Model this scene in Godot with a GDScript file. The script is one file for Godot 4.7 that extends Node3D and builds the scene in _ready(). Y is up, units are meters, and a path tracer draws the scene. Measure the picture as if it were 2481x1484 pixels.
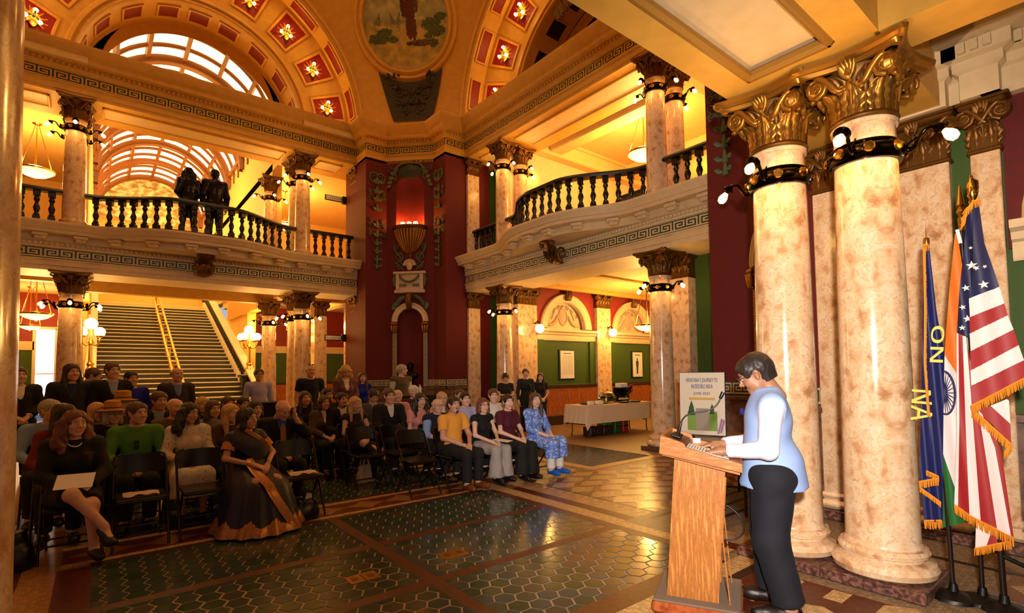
extends Node3D
# A domed rotunda of painted plaster and marble: seated audience, a speaker at an oak lectern, flags.
# x runs right along the stair front, z towards the viewer's end, y up. Camera stands near the origin.

const EYE := Vector3(0, 1.6, 0)
const ZA := -15.3     # stair front plane
const XB := 8.62      # right front plane
const ZC := -2.27     # near front plane
const UA := 2.08      # centre of stair front (x)
const UB := -8.72    # centre of right front (z)
const HO := 4.14     # half opening
const H1 := 3.97      # underside of lower beams
const H2 := 8.05      # underside of upper beams
const FL2 := 5.0      # upper floor
const YS := 9.15      # arch springing
const WARM := Color(1.0, 0.76, 0.4)
const LAMP := 0.5
var rng := RandomNumberGenerator.new()

func _ready() -> void:
	rng.seed = 7
	stage()
	materials()
	rotunda_floor()
	setting()
	columns()
	rotunda_upper()
	stair_hall()
	right_hall()
	near_hall()
	furniture()
	seated_rows()
	standing_people()
	speaker()
	statues()

func stage() -> void:
	var cam := Camera3D.new(); cam.name = "camera"; add_child(cam)
	cam.projection = Camera3D.PROJECTION_FRUSTUM
	var f := 1250.03
	cam.near = 0.05; cam.far = 200.0
	cam.size = 1484.0 / f * cam.near
	cam.frustum_offset = Vector2((2481.0 / 2.0 - 1240.5) / f, (837.5 - 742.0) / f) * cam.near
	cam.transform = Transform3D(Basis(Vector3.UP, -0.678222) * Basis(Vector3.RIGHT, 0.0488325) * Basis(Vector3.BACK, -0.0116873), EYE)
	cam.current = true
	var we := WorldEnvironment.new(); we.name = "environment"; add_child(we)
	var e := Environment.new(); we.environment = e
	e.background_mode = Environment.BG_SKY
	var sky := Sky.new(); var sm := ProceduralSkyMaterial.new()
	sm.sky_top_color = Color(0.45, 0.6, 0.85); sm.sky_horizon_color = Color(0.8, 0.85, 0.9)
	sm.ground_bottom_color = Color(0.3, 0.3, 0.28); sm.ground_horizon_color = Color(0.6, 0.6, 0.6)
	sky.sky_material = sm; e.sky = sky
	e.background_energy_multiplier = 1.0
	e.tonemap_mode = Environment.TONE_MAPPER_LINEAR
	e.tonemap_exposure = 0.88
	e.sdfgi_enabled = true; e.ssao_enabled = true; e.ssil_enabled = true
	# unseen light high in the dome, placed to brighten the crossing
	area("unseen_dome_light", Vector3(UA, 17.2, UB), Vector3.DOWN, Vector2(5, 5), Color(1.0, 0.72, 0.36), 24.0)
	area("unseen_gallery_light", Vector3(2.1, 7.0, 6.7), Vector3(0, -0.12, -1), Vector2(5.0, 2.8), Color(1.0, 0.88, 0.72), 10.0)  # out of view in the near gallery, placed to light the opposite fronts
	# unseen daylight behind the viewer, placed to give neutral light from the near end
	area("unseen_near_daylight", Vector3(2.1, 2.2, 6.8), Vector3(0, 0.0, -1), Vector2(4.0, 2.8), Color(1.0, 0.93, 0.84), 2.2)
	# the photographer's flash, turned to the right
	var s := SpotLight3D.new(); s.name = "flash"; add_child(s)
	s.position = EYE + Vector3(0.05, 0.34, 0.12); s.light_energy = 42.0; s.light_color = Color(1, 0.95, 0.9)
	s.spot_angle = 42.0; s.spot_angle_attenuation = 0.8; s.spot_range = 60.0; s.spot_attenuation = 2.0; s.shadow_enabled = true; s.light_size = 0.06
	s.look_at_from_position(s.position, s.position + Vector3(sin(1.05), -0.02, -cos(1.05)))

func area(called: String, at: Vector3, dir: Vector3, size: Vector2, c: Color, energy: float) -> void:
	var l := AreaLight3D.new(); l.name = called; add_child(l, true)
	l.area_size = size; l.light_color = c; l.light_energy = energy; l.area_normalize_energy = true
	l.area_range = 60.0; l.shadow_enabled = true
	l.look_at_from_position(at, at + dir, Vector3.BACK if absf(dir.y) > 0.9 else Vector3.UP)

func omni(called: String, at: Vector3, c: Color, energy: float, size := 0.05) -> void:
	var l := OmniLight3D.new(); l.name = called; add_child(l, true)
	l.position = at; l.light_color = c; l.light_energy = energy; l.omni_range = 40.0; l.omni_attenuation = 2.0
	l.light_size = size; l.shadow_enabled = true

class MB:
	var v := PackedVector3Array()
	var f := PackedInt32Array()
	var c := PackedColorArray()
	var t := PackedVector2Array()
	var col := Color.WHITE
	func quad(a: Vector3, b: Vector3, d: Vector3, e: Vector3) -> void:
		var i := v.size()
		v.append(a); v.append(b); v.append(d); v.append(e)
		t.append(Vector2(0, 1)); t.append(Vector2(1, 1)); t.append(Vector2(1, 0)); t.append(Vector2(0, 0))
		for k in 4: c.append(col)
		f.append_array(PackedInt32Array([i, i + 1, i + 2, i, i + 2, i + 3]))
	func tri(a: Vector3, b: Vector3, d: Vector3) -> void:
		var i := v.size()
		v.append(a); v.append(b); v.append(d)
		for k in 3: c.append(col); t.append(Vector2.ZERO)
		f.append_array(PackedInt32Array([i, i + 1, i + 2]))
	func rings(R: Array, closed := false) -> void:
		var n: int = R[0].size()
		var b := v.size()
		var m := R.size()
		for i in m:
			v.append_array(R[i])
			for j in n:
				c.append(col); t.append(Vector2(float(j) / maxf(1, n - 1), 1.0 - float(i) / maxf(1, m - 1)))
		for i in m - 1:
			for j in (n if closed else n - 1):
				var a := b + i * n + j
				var a2 := b + i * n + (j + 1) % n
				f.append_array(PackedInt32Array([a, a + n, a2 + n, a, a2 + n, a2]))
	static func runs(p: Array, lim := 0.82) -> Array:   # split a polyline where it turns sharply
		var out := []
		var cur := [0]
		for i in range(1, p.size()):
			cur.append(i)
			if i < p.size() - 1:
				var d1: Vector2 = (p[i] - p[i - 1]).normalized()
				var d2: Vector2 = (p[i + 1] - p[i]).normalized()
				if d1.dot(d2) < lim:
					out.append(cur); cur = [i]
		out.append(cur)
		return out
	func lathe(p: Array, seg := 24, at := Vector3.ZERO, sx := 1.0, sz := 1.0, a0 := 0.0, a1 := TAU) -> void:
		for run in runs(p):
			var R := []
			for i in run:
				var r := PackedVector3Array()
				for j in seg + 1:
					var a := a0 + (a1 - a0) * j / seg
					r.append(at + Vector3(cos(a) * p[i].x * sx, p[i].y, sin(a) * p[i].x * sz))
				R.append(r)
			rings(R)
	func tube(path: Array, rad, seg := 8, caps := true) -> void:
		var R := []
		var n := path.size()
		var up := Vector3.UP
		var d0: Vector3 = (path[1] - path[0]).normalized()
		if absf(d0.y) > 0.9: up = Vector3.RIGHT
		var side := d0.cross(up).normalized()
		for i in n:
			var d: Vector3 = (path[mini(i + 1, n - 1)] - path[maxi(i - 1, 0)]).normalized()
			side = (side - d * side.dot(d)).normalized()
			var w := d.cross(side)
			var r: float = rad[i] if rad is Array else rad
			var ring := PackedVector3Array()
			for j in seg:
				var a := TAU * j / seg
				ring.append(path[i] + (side * cos(a) + w * sin(a)) * r)
			R.append(ring)
		if caps:
			var s0 := PackedVector3Array(); var s1 := PackedVector3Array()
			for j in seg: s0.append(path[0]); s1.append(path[n - 1])
			R.push_front(s0); R.append(s1)
		rings(R, true)
	static func offsets(path: Array, closed := false) -> Array:   # mitred outward vectors (left of travel is inside)
		var out := []
		var n := path.size()
		for i in n:
			var d1 := Vector2.ZERO; var d2 := Vector2.ZERO
			if i > 0 or closed: d1 = (path[i] - path[(i - 1 + n) % n]).normalized()
			if i < n - 1 or closed: d2 = (path[(i + 1) % n] - path[i]).normalized()
			if d1 == Vector2.ZERO: d1 = d2
			if d2 == Vector2.ZERO: d2 = d1
			var m := (d1 + d2).normalized()
			out.append(Vector2(-m.y, m.x) / maxf(0.3, m.dot(d1)))
		return out
	# sweep a profile (out, y) along a plan path (x, z); "out" goes to the right of travel seen from above
	func sweep(path: Array, prof: Array) -> void:
		var off := offsets(path)
		for pr in runs(path, 0.9):
			for q in runs(prof):
				var R := []
				for i in pr:
					var r := PackedVector3Array()
					for j in q:
						var w: Vector2 = path[i] + off[i] * prof[j].x
						r.append(Vector3(w.x, prof[j].y, w.y))
					R.append(r)
				rings(R)
	func box(ctr: Vector3, size: Vector3, b := 0.0, B := Basis.IDENTITY) -> void:
		var h := size * 0.5
		if b <= 0.0:
			var q := []
			for k in 8: q.append(ctr + B * Vector3(h.x * (1 if k & 1 else -1), h.y * (1 if k & 2 else -1), h.z * (1 if k & 4 else -1)))
			quad(q[0], q[2], q[3], q[1]); quad(q[4], q[5], q[7], q[6]); quad(q[0], q[4], q[6], q[2])
			quad(q[1], q[3], q[7], q[5]); quad(q[0], q[1], q[5], q[4]); quad(q[2], q[6], q[7], q[3])
			return
		b = minf(b, minf(h.x, minf(h.y, h.z)) * 0.95)
		for ax in 3:
			for s in [-1.0, 1.0]:
				var a1 := (ax + 1) % 3; var a2 := (ax + 2) % 3
				var q := []
				for k in [[-1, -1], [1, -1], [1, 1], [-1, 1]]:
					var w := Vector3.ZERO
					w[ax] = s * h[ax]; w[a1] = k[0] * (h[a1] - b); w[a2] = k[1] * (h[a2] - b)
					q.append(ctr + B * w)
				if s > 0: quad(q[0], q[1], q[2], q[3])
				else: quad(q[3], q[2], q[1], q[0])
				if s > 0:
					for s2 in [-1.0, 1.0]:   # edges between +-ax and +-a1 ; done for s = 1 and both a1 signs, s = -1 below
						edge(ctr, h, b, B, ax, a1, a2, 1.0, s2)
						edge(ctr, h, b, B, ax, a1, a2, -1.0, s2)
		for k in 8:
			var s := Vector3(1 if k & 1 else -1, 1 if k & 2 else -1, 1 if k & 4 else -1)
			var pts := []
			for ax in 3:
				var w := Vector3(s.x * (h.x - b), s.y * (h.y - b), s.z * (h.z - b))
				w[ax] = s[ax] * h[ax]
				pts.append(ctr + B * w)
			if s.x * s.y * s.z > 0: tri(pts[0], pts[1], pts[2])
			else: tri(pts[0], pts[2], pts[1])
	func edge(ctr: Vector3, h: Vector3, b: float, B: Basis, ax: int, a1: int, a2: int, s: float, s2: float) -> void:
		var q := []
		for k in [[0, -1.0], [0, 1.0], [1, 1.0], [1, -1.0]]:
			var w := Vector3.ZERO
			w[a2] = k[1] * (h[a2] - b)
			if k[0] == 0: w[ax] = s * h[ax]; w[a1] = s2 * (h[a1] - b)
			else: w[ax] = s * (h[ax] - b); w[a1] = s2 * h[a1]
			q.append(ctr + B * w)
		if s * s2 > 0: quad(q[3], q[2], q[1], q[0])
		else: quad(q[0], q[1], q[2], q[3])
	func prism(poly: PackedVector2Array, y0: float, y1: float, X := Transform3D.IDENTITY, bevel := 0.0) -> void:   # polygon in local xz, from y0 to y1
		var n := poly.size()
		var top := poly
		if bevel > 0.0:
			var r := Geometry2D.offset_polygon(poly, -bevel)
			if r.size() == 1 and r[0].size() == n:
				var best := 0; var bd := 1e9
				for k in n:
					if r[0][k].distance_to(poly[0]) < bd: bd = r[0][k].distance_to(poly[0]); best = k
				top = PackedVector2Array()
				for k in n: top.append(r[0][(best + k) % n])
		for k in n:
			var a := poly[k]; var b := poly[(k + 1) % n]
			var ta := top[k]; var tb := top[(k + 1) % n]
			var ym := y1 - (bevel if top != poly else 0.0)
			quad(X * Vector3(a.x, y0, a.y), X * Vector3(b.x, y0, b.y), X * Vector3(b.x, ym, b.y), X * Vector3(a.x, ym, a.y))
			if top != poly: quad(X * Vector3(a.x, ym, a.y), X * Vector3(b.x, ym, b.y), X * Vector3(tb.x, y1, tb.y), X * Vector3(ta.x, y1, ta.y))
		var idx := Geometry2D.triangulate_polygon(top)
		for k in range(0, idx.size(), 3):
			tri(X * Vector3(top[idx[k]].x, y1, top[idx[k]].y), X * Vector3(top[idx[k + 1]].x, y1, top[idx[k + 1]].y), X * Vector3(top[idx[k + 2]].x, y1, top[idx[k + 2]].y))
	func add(o: MB, X := Transform3D.IDENTITY) -> void:
		var b := v.size()
		v.append_array(X * o.v); c.append_array(o.c); t.append_array(o.t)
		var flip := X.basis.determinant() < 0
		for k in range(0, o.f.size(), 3):
			f.append(b + o.f[k]); f.append(b + o.f[k + (2 if flip else 1)]); f.append(b + o.f[k + (1 if flip else 2)])
	func mesh() -> ArrayMesh:
		var n := PackedVector3Array(); n.resize(v.size())
		var g := f.duplicate()
		for k in range(0, f.size(), 3):
			var i := f[k]; var j := f[k + 1]; var l := f[k + 2]
			var w := (v[j] - v[i]).cross(v[l] - v[i])
			n[i] += w; n[j] += w; n[l] += w
			g[k + 1] = l; g[k + 2] = j
		for k in n.size(): n[k] = n[k].normalized() if n[k].length_squared() > 1e-20 else Vector3.UP
		var A := []; A.resize(Mesh.ARRAY_MAX)
		A[Mesh.ARRAY_VERTEX] = v; A[Mesh.ARRAY_NORMAL] = n; A[Mesh.ARRAY_INDEX] = g; A[Mesh.ARRAY_COLOR] = c; A[Mesh.ARRAY_TEX_UV] = t
		var m := ArrayMesh.new()
		m.add_surface_from_arrays(Mesh.PRIMITIVE_TRIANGLES, A)
		return m

func obj(called: String, shape, m: Material, parent: Node3D = null) -> MeshInstance3D:
	var o := MeshInstance3D.new(); o.name = called
	o.mesh = shape.mesh() if shape is MB else shape
	o.material_override = m
	(parent if parent else self).add_child(o, true)
	return o
func tag(o: Node3D, label: String, category: String, group := "") -> Node3D:
	label = brief(label)
	o.set_meta("label", label); o.set_meta("category", category)
	if group: o.set_meta("group", group)
	return o
func thing(called: String, label: String, category: String, at := Vector3.ZERO, turn := 0.0, group := "") -> Node3D:
	var o := Node3D.new(); o.name = called; add_child(o, true)
	o.position = at; o.rotation.y = turn
	tag(o, label, category, group)
	return o
func struct(called: String, shape, m: Material) -> Node3D:
	var o: Node3D
	if shape == null:
		o = Node3D.new(); o.name = called; add_child(o, true)
	else: o = obj(called, shape, m)
	o.set_meta("kind", "structure")
	return o
func dup(o: Node3D, at: Vector3, turn: float, label: String) -> Node3D:
	var r: Node3D = o.duplicate(); r.name = String(o.name).rstrip("0123456789_"); add_child(r, true)
	r.position = at; r.rotation.y = turn; r.set_meta("label", brief(label))
	return r
func V(x, y, z) -> Vector3: return Vector3(x, y, z)
func P(a: Array) -> Array:   # flat list -> points
	var o := []
	for k in range(0, a.size(), 2): o.append(Vector2(a[k], a[k + 1]))
	return o
func arc(n: int, r: float, a0: float, a1: float, c := Vector2.ZERO) -> Array:
	var o := []
	for k in n + 1: o.append(c + Vector2.from_angle(lerpf(a0, a1, float(k) / n)) * r)
	return o
func bezier(a: Vector3, b: Vector3, d: Vector3, e: Vector3, n := 10) -> Array:
	var o := []
	for k in n + 1: o.append(a.bezier_interpolate(b, d, e, float(k) / n))
	return o

# ---- materials ----
var mt := {}
func M(called: String, col: Color, rough := 0.6, metal := 0.0) -> StandardMaterial3D:
	if mt.has(called): return mt[called]
	var m := StandardMaterial3D.new(); m.resource_name = called
	m.albedo_color = col; m.roughness = rough; m.metallic = metal
	mt[called] = m
	return m
func noise(freq: float, seed_: int, ramp: Array, size := 512, warp := 0.0, oct := 5, as_normal := false) -> NoiseTexture2D:
	var n := FastNoiseLite.new(); n.seed = seed_; n.frequency = freq; n.fractal_octaves = oct
	n.noise_type = FastNoiseLite.TYPE_SIMPLEX_SMOOTH; n.fractal_type = FastNoiseLite.FRACTAL_FBM
	if warp > 0.0:
		n.domain_warp_enabled = true; n.domain_warp_amplitude = warp; n.domain_warp_frequency = freq * 1.4
	var x := NoiseTexture2D.new(); x.width = size; x.height = size; x.seamless = true; x.noise = n
	if as_normal: x.as_normal_map = true; x.bump_strength = 3.0
	if ramp:
		var g := Gradient.new(); var off := PackedFloat32Array(); var cs := PackedColorArray()
		for k in range(0, ramp.size(), 2): off.append(ramp[k]); cs.append(ramp[k + 1])
		g.offsets = off; g.colors = cs; x.color_ramp = g
	return x
func textured(m: StandardMaterial3D, x: Texture2D, scale: Vector3, world := true) -> StandardMaterial3D:
	m.albedo_texture = x; m.uv1_triplanar = true; m.uv1_world_triplanar = world; m.uv1_scale = scale; m.uv1_triplanar_sharpness = 6.0
	return m
func glow(called: String, col: Color, e: float) -> StandardMaterial3D:
	if mt.has(called): return mt[called]
	var m := M(called, Color(0.9, 0.88, 0.8), 0.4)
	m.emission_enabled = true; m.emission = col; m.emission_energy_multiplier = e
	return m

func tile_image(n: int, cells: int, grout: Color, jit: float, seed_: int, bond := false) -> ImageTexture:
	var im := Image.create(n, n, false, Image.FORMAT_RGB8)
	var r := RandomNumberGenerator.new(); r.seed = seed_
	im.fill(grout)
	var s := n / cells
	for i in cells:
		for j in cells:
			var k := 1.0 - r.randf() * jit
			var dx := (s / 2 if (bond and i % 2) else 0)
			im.fill_rect(Rect2i((j * s + dx) % n + 1, i * s + 1, s - 2, s - 2), Color(k, k, k))
	return ImageTexture.create_from_image(im)

func materials() -> void:
	var C := func(r, g, b): return Color(r, g, b)
	textured(M("marble", Color(1, 1, 1), 0.16), noise(0.006, 3, [0.0, Color(0.6, 0.42, 0.27), 0.24, Color(0.76, 0.58, 0.42), 0.4, Color(0.84, 0.69, 0.53), 0.47, Color(0.87, 0.75, 0.6), 0.5, Color(0.74, 0.56, 0.41), 0.53, Color(0.88, 0.77, 0.63), 0.66, Color(0.86, 0.73, 0.58), 0.7, Color(0.78, 0.62, 0.47), 0.74, Color(0.89, 0.79, 0.67), 1.0, Color(0.84, 0.7, 0.55)], 1024, 90.0, 7), Vector3(0.9, 0.7, 0.9))
	mt["marble"].clearcoat_enabled = true; mt["marble"].clearcoat = 0.4; mt["marble"].clearcoat_roughness = 0.08
	textured(M("plinth_stone", Color(1, 1, 1), 0.35), noise(0.03, 5, [0.0, C.call(0.18, 0.1, 0.09), 0.45, C.call(0.32, 0.2, 0.17), 0.6, C.call(0.42, 0.28, 0.24), 1.0, C.call(0.55, 0.4, 0.36)], 512, 20.0), Vector3(1.4, 1.4, 1.4))
	textured(M("cream_paint", Color(0.84, 0.74, 0.58), 0.55), noise(0.02, 6, [0.0, C.call(0.94, 0.93, 0.9), 1.0, C.call(1, 1, 1)], 256), Vector3(1, 1, 1))
	textured(M("ochre_paint", Color(0.82, 0.62, 0.26), 0.55), noise(0.02, 8, [0.0, C.call(0.93, 0.92, 0.88), 1.0, C.call(1, 1, 1)], 256), Vector3(0.8, 0.8, 0.8))
	textured(M("ceiling_paint", Color(0.86, 0.72, 0.46), 0.7), noise(0.02, 9, [0.0, C.call(0.95, 0.95, 0.93), 1.0, C.call(1, 1, 1)], 256), Vector3(0.7, 0.7, 0.7))
	textured(M("red_paint", Color(0.38, 0.008, 0.006), 0.75), noise(0.03, 10, [0.0, C.call(0.86, 0.86, 0.86), 1.0, C.call(1, 1, 1)], 256), Vector3(1, 1, 1))
	M("green_paint", Color(0.2, 0.3, 0.03), 0.7)
	M("green_key", Color(0.05, 0.25, 0.13), 0.5)
	M("sage_plaster", Color(0.3, 0.36, 0.24), 0.6)
	M("olive_panel", Color(0.14, 0.17, 0.05), 0.6)
	M("pale_plaster", Color(0.74, 0.63, 0.53), 0.6)
	M("gilt", Color(0.62, 0.42, 0.13), 0.38, 0.75)
	M("gilt_dark", Color(0.42, 0.27, 0.08), 0.42, 0.65)
	M("brass", Color(0.8, 0.62, 0.28), 0.22, 1.0)
	M("bronze_ring", Color(0.2, 0.15, 0.07), 0.16, 1.0)
	M("rail_iron", Color(0.055, 0.055, 0.045), 0.35)
	M("statue_bronze", Color(0.045, 0.025, 0.018), 0.3, 0.5)
	M("black_metal", Color(0.02, 0.02, 0.022), 0.4)
	M("chair_metal", Color(0.055, 0.024, 0.016), 0.28, 0.2)
	M("steel", Color(0.6, 0.6, 0.6), 0.25, 1.0)
	var oakx := noise(0.012, 21, [0.0, C.call(0.5, 0.3, 0.13), 0.3, C.call(0.66, 0.44, 0.22), 0.42, C.call(0.54, 0.34, 0.15), 0.5, C.call(0.72, 0.5, 0.26), 0.58, C.call(0.57, 0.36, 0.16), 0.68, C.call(0.72, 0.51, 0.28), 1.0, C.call(0.78, 0.57, 0.33)], 1024, 25.0, 4)
	textured(M("oak", Color(1.0, 0.93, 0.82), 0.4), oakx, Vector3(4.5, 0.3, 4.5), false)
	textured(M("oak_flat", Color(1.0, 0.9, 0.78), 0.4), oakx, Vector3(3.0, 6.0, 0.55), false)
	textured(M("wainscot", Color(0.95, 0.75, 0.55), 0.35), oakx, Vector3(1.6, 0.3, 1.6))
	M("wainscot_dark", Color(0.2, 0.1, 0.05), 0.4)
	textured(M("wain_marble", Color(0.5, 0.38, 0.32), 0.3), noise(0.02, 12, [0.0, C.call(0.5, 0.45, 0.42), 0.5, C.call(0.85, 0.8, 0.76), 1.0, C.call(1, 0.95, 0.9)], 512, 20.0), Vector3(0.6, 0.6, 0.6))
	# floor: tesserae of about 2.5 cm in mortar
	var tess := tile_image(512, 16, Color(0.62, 0.5, 0.4), 0.22, 4)
	for q in [["tess_tan", Color(0.66, 0.47, 0.24)], ["tess_cream", Color(0.8, 0.66, 0.44)], ["tess_red", Color(0.36, 0.14, 0.05)], ["tess_brown", Color(0.2, 0.11, 0.07)], ["tess_grey", Color(0.5, 0.43, 0.36)], ["tess_field", Color(0.6, 0.5, 0.38)]]:
		textured(M(q[0], q[1], 0.42), tess, Vector3(2.5, 2.5, 2.5))
	textured(M("brick_band", Color(0.72, 0.58, 0.42), 0.4), tile_image(512, 8, Color(0.4, 0.27, 0.17), 0.25, 9, true), Vector3(1.6, 1.6, 3.2))
	for k in 4: M("hex%d" % k, [Color(0.19, 0.26, 0.18), Color(0.24, 0.28, 0.22), Color(0.27, 0.26, 0.21), Color(0.22, 0.27, 0.26)][k], 0.16)
	textured(M("mortar", Color(0.72, 0.6, 0.5), 0.8), noise(0.1, 13, [0.0, C.call(0.8, 0.8, 0.8), 1.0, C.call(1, 1, 1)], 256), Vector3(2, 2, 2))
	textured(M("star_cream", Color(0.74, 0.6, 0.4), 0.3), tess, Vector3(2.5, 2.5, 2.5))
	textured(M("star_rust", Color(0.48, 0.25, 0.1), 0.3), tess, Vector3(2.5, 2.5, 2.5))
	M("paper", Color(0.88, 0.87, 0.85), 0.8)
	M("linen", Color(0.82, 0.74, 0.64), 0.85)
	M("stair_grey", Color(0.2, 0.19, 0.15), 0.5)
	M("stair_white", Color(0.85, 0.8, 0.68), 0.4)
	glow("bulb", Color(1.0, 0.72, 0.36), 14.0)
	glow("globe", Color(1.0, 0.8, 0.5), 5.0)
	glow("bowl", Color(1.0, 0.8, 0.48), 3.5)
	glow("skylight_glass", Color(1.0, 0.93, 0.62), 3.2)
	glow("window_glass", Color(1.0, 0.98, 0.95), 4.0)

func brief(s: String) -> String:   # at most 16 words: articles go first
	var w := Array(s.split(" ", false))
	for a in ["the", "a", "an"]:
		while w.size() > 16 and w.has(a): w.erase(a)
	return " ".join(w.slice(0, 16))

# ---- floor ----
func strip(fl: Node3D, called: String, x0: float, z0: float, x1: float, z1: float, mat: String, top := 0.0) -> void:
	var m := MB.new()
	m.box(Vector3((x0 + x1) / 2, top - 0.02, (z0 + z1) / 2), Vector3(absf(x1 - x0), 0.04, absf(z1 - z0)))
	obj(called, m, mt[mat], fl)
func hexagon(c: Vector2, r: float) -> PackedVector2Array:
	var o := PackedVector2Array()
	for k in 6: o.append(c + Vector2.from_angle(TAU * k / 6) * r)
	return o
func hex_panel(fl: Node3D, cells: Array, budget: Array) -> void:
	var whole := {}
	var rest := []
	for k in 4: rest.append(MB.new())
	var todo := []
	for c in cells:
		var rect := PackedVector2Array([Vector2(c[0], c[1]), Vector2(c[2], c[1]), Vector2(c[2], c[3]), Vector2(c[0], c[3])])
		var i0 := int(floor((c[0] - 1.885) / 0.1342)) - 1
		for i in range(i0, i0 + int((c[2] - c[0]) / 0.1342) + 4):
			var x := 1.885 + i * 0.1342
			var j0 := int(floor((c[1] + 3.34) / 0.155)) - 1
			for j in range(j0, j0 + int((c[3] - c[1]) / 0.155) + 4):
				var ce := Vector2(x, -3.34 + (j + 0.5 * posmod(i, 2)) * 0.155)
				var h := hexagon(ce, 0.0825)
				var inside: bool = ce.x - 0.083 > c[0] and ce.x + 0.083 < c[2] and ce.y - 0.072 > c[1] and ce.y + 0.072 < c[3]
				if inside: todo.append([ce, h, true])
				else:
					for p in Geometry2D.intersect_polygons(h, rect):
						if p.size() >= 3:
							var ar := 0.0
							for q in p.size(): ar += p[q].cross(p[(q + 1) % p.size()])
							if absf(ar) > 0.0012: todo.append([ce, p, false])
	todo.sort_custom(func(a, b): return a[0].length() < b[0].length())
	for e in todo:
		var k := rng.randi() % 4
		if k == 2 and rng.randf() < 0.5: k = 1
		if budget[0] > 0:
			budget[0] -= 1
			var o: MeshInstance3D
			var m := MB.new()
			if e[2]:
				if not whole.has(k):
					m.prism(hexagon(Vector2.ZERO, 0.0825), -0.012, 0.0, Transform3D.IDENTITY, 0.004)
					whole[k] = m.mesh()
				o = obj("hex_tile", whole[k], mt["hex%d" % k], fl)
				o.position = Vector3(e[0].x, rng.randf_range(-0.0008, 0.0006), e[0].y)
				o.rotation = Vector3(rng.randf_range(-0.006, 0.006), 0, rng.randf_range(-0.006, 0.006))
			else:
				m.prism(e[1], -0.012, 0.0)
				obj("hex_tile", m, mt["hex%d" % k], fl)
		else:
			var n := rng.randf_range(-0.006, 0.006)
			rest[k].prism(e[1], -0.012, rng.randf_range(-0.001, 0.0006))
	for k in 4:
		if rest[k].v.size(): obj("hex_tiling", rest[k], mt["hex%d" % k], fl).set_meta("kind", "stuff")

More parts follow.
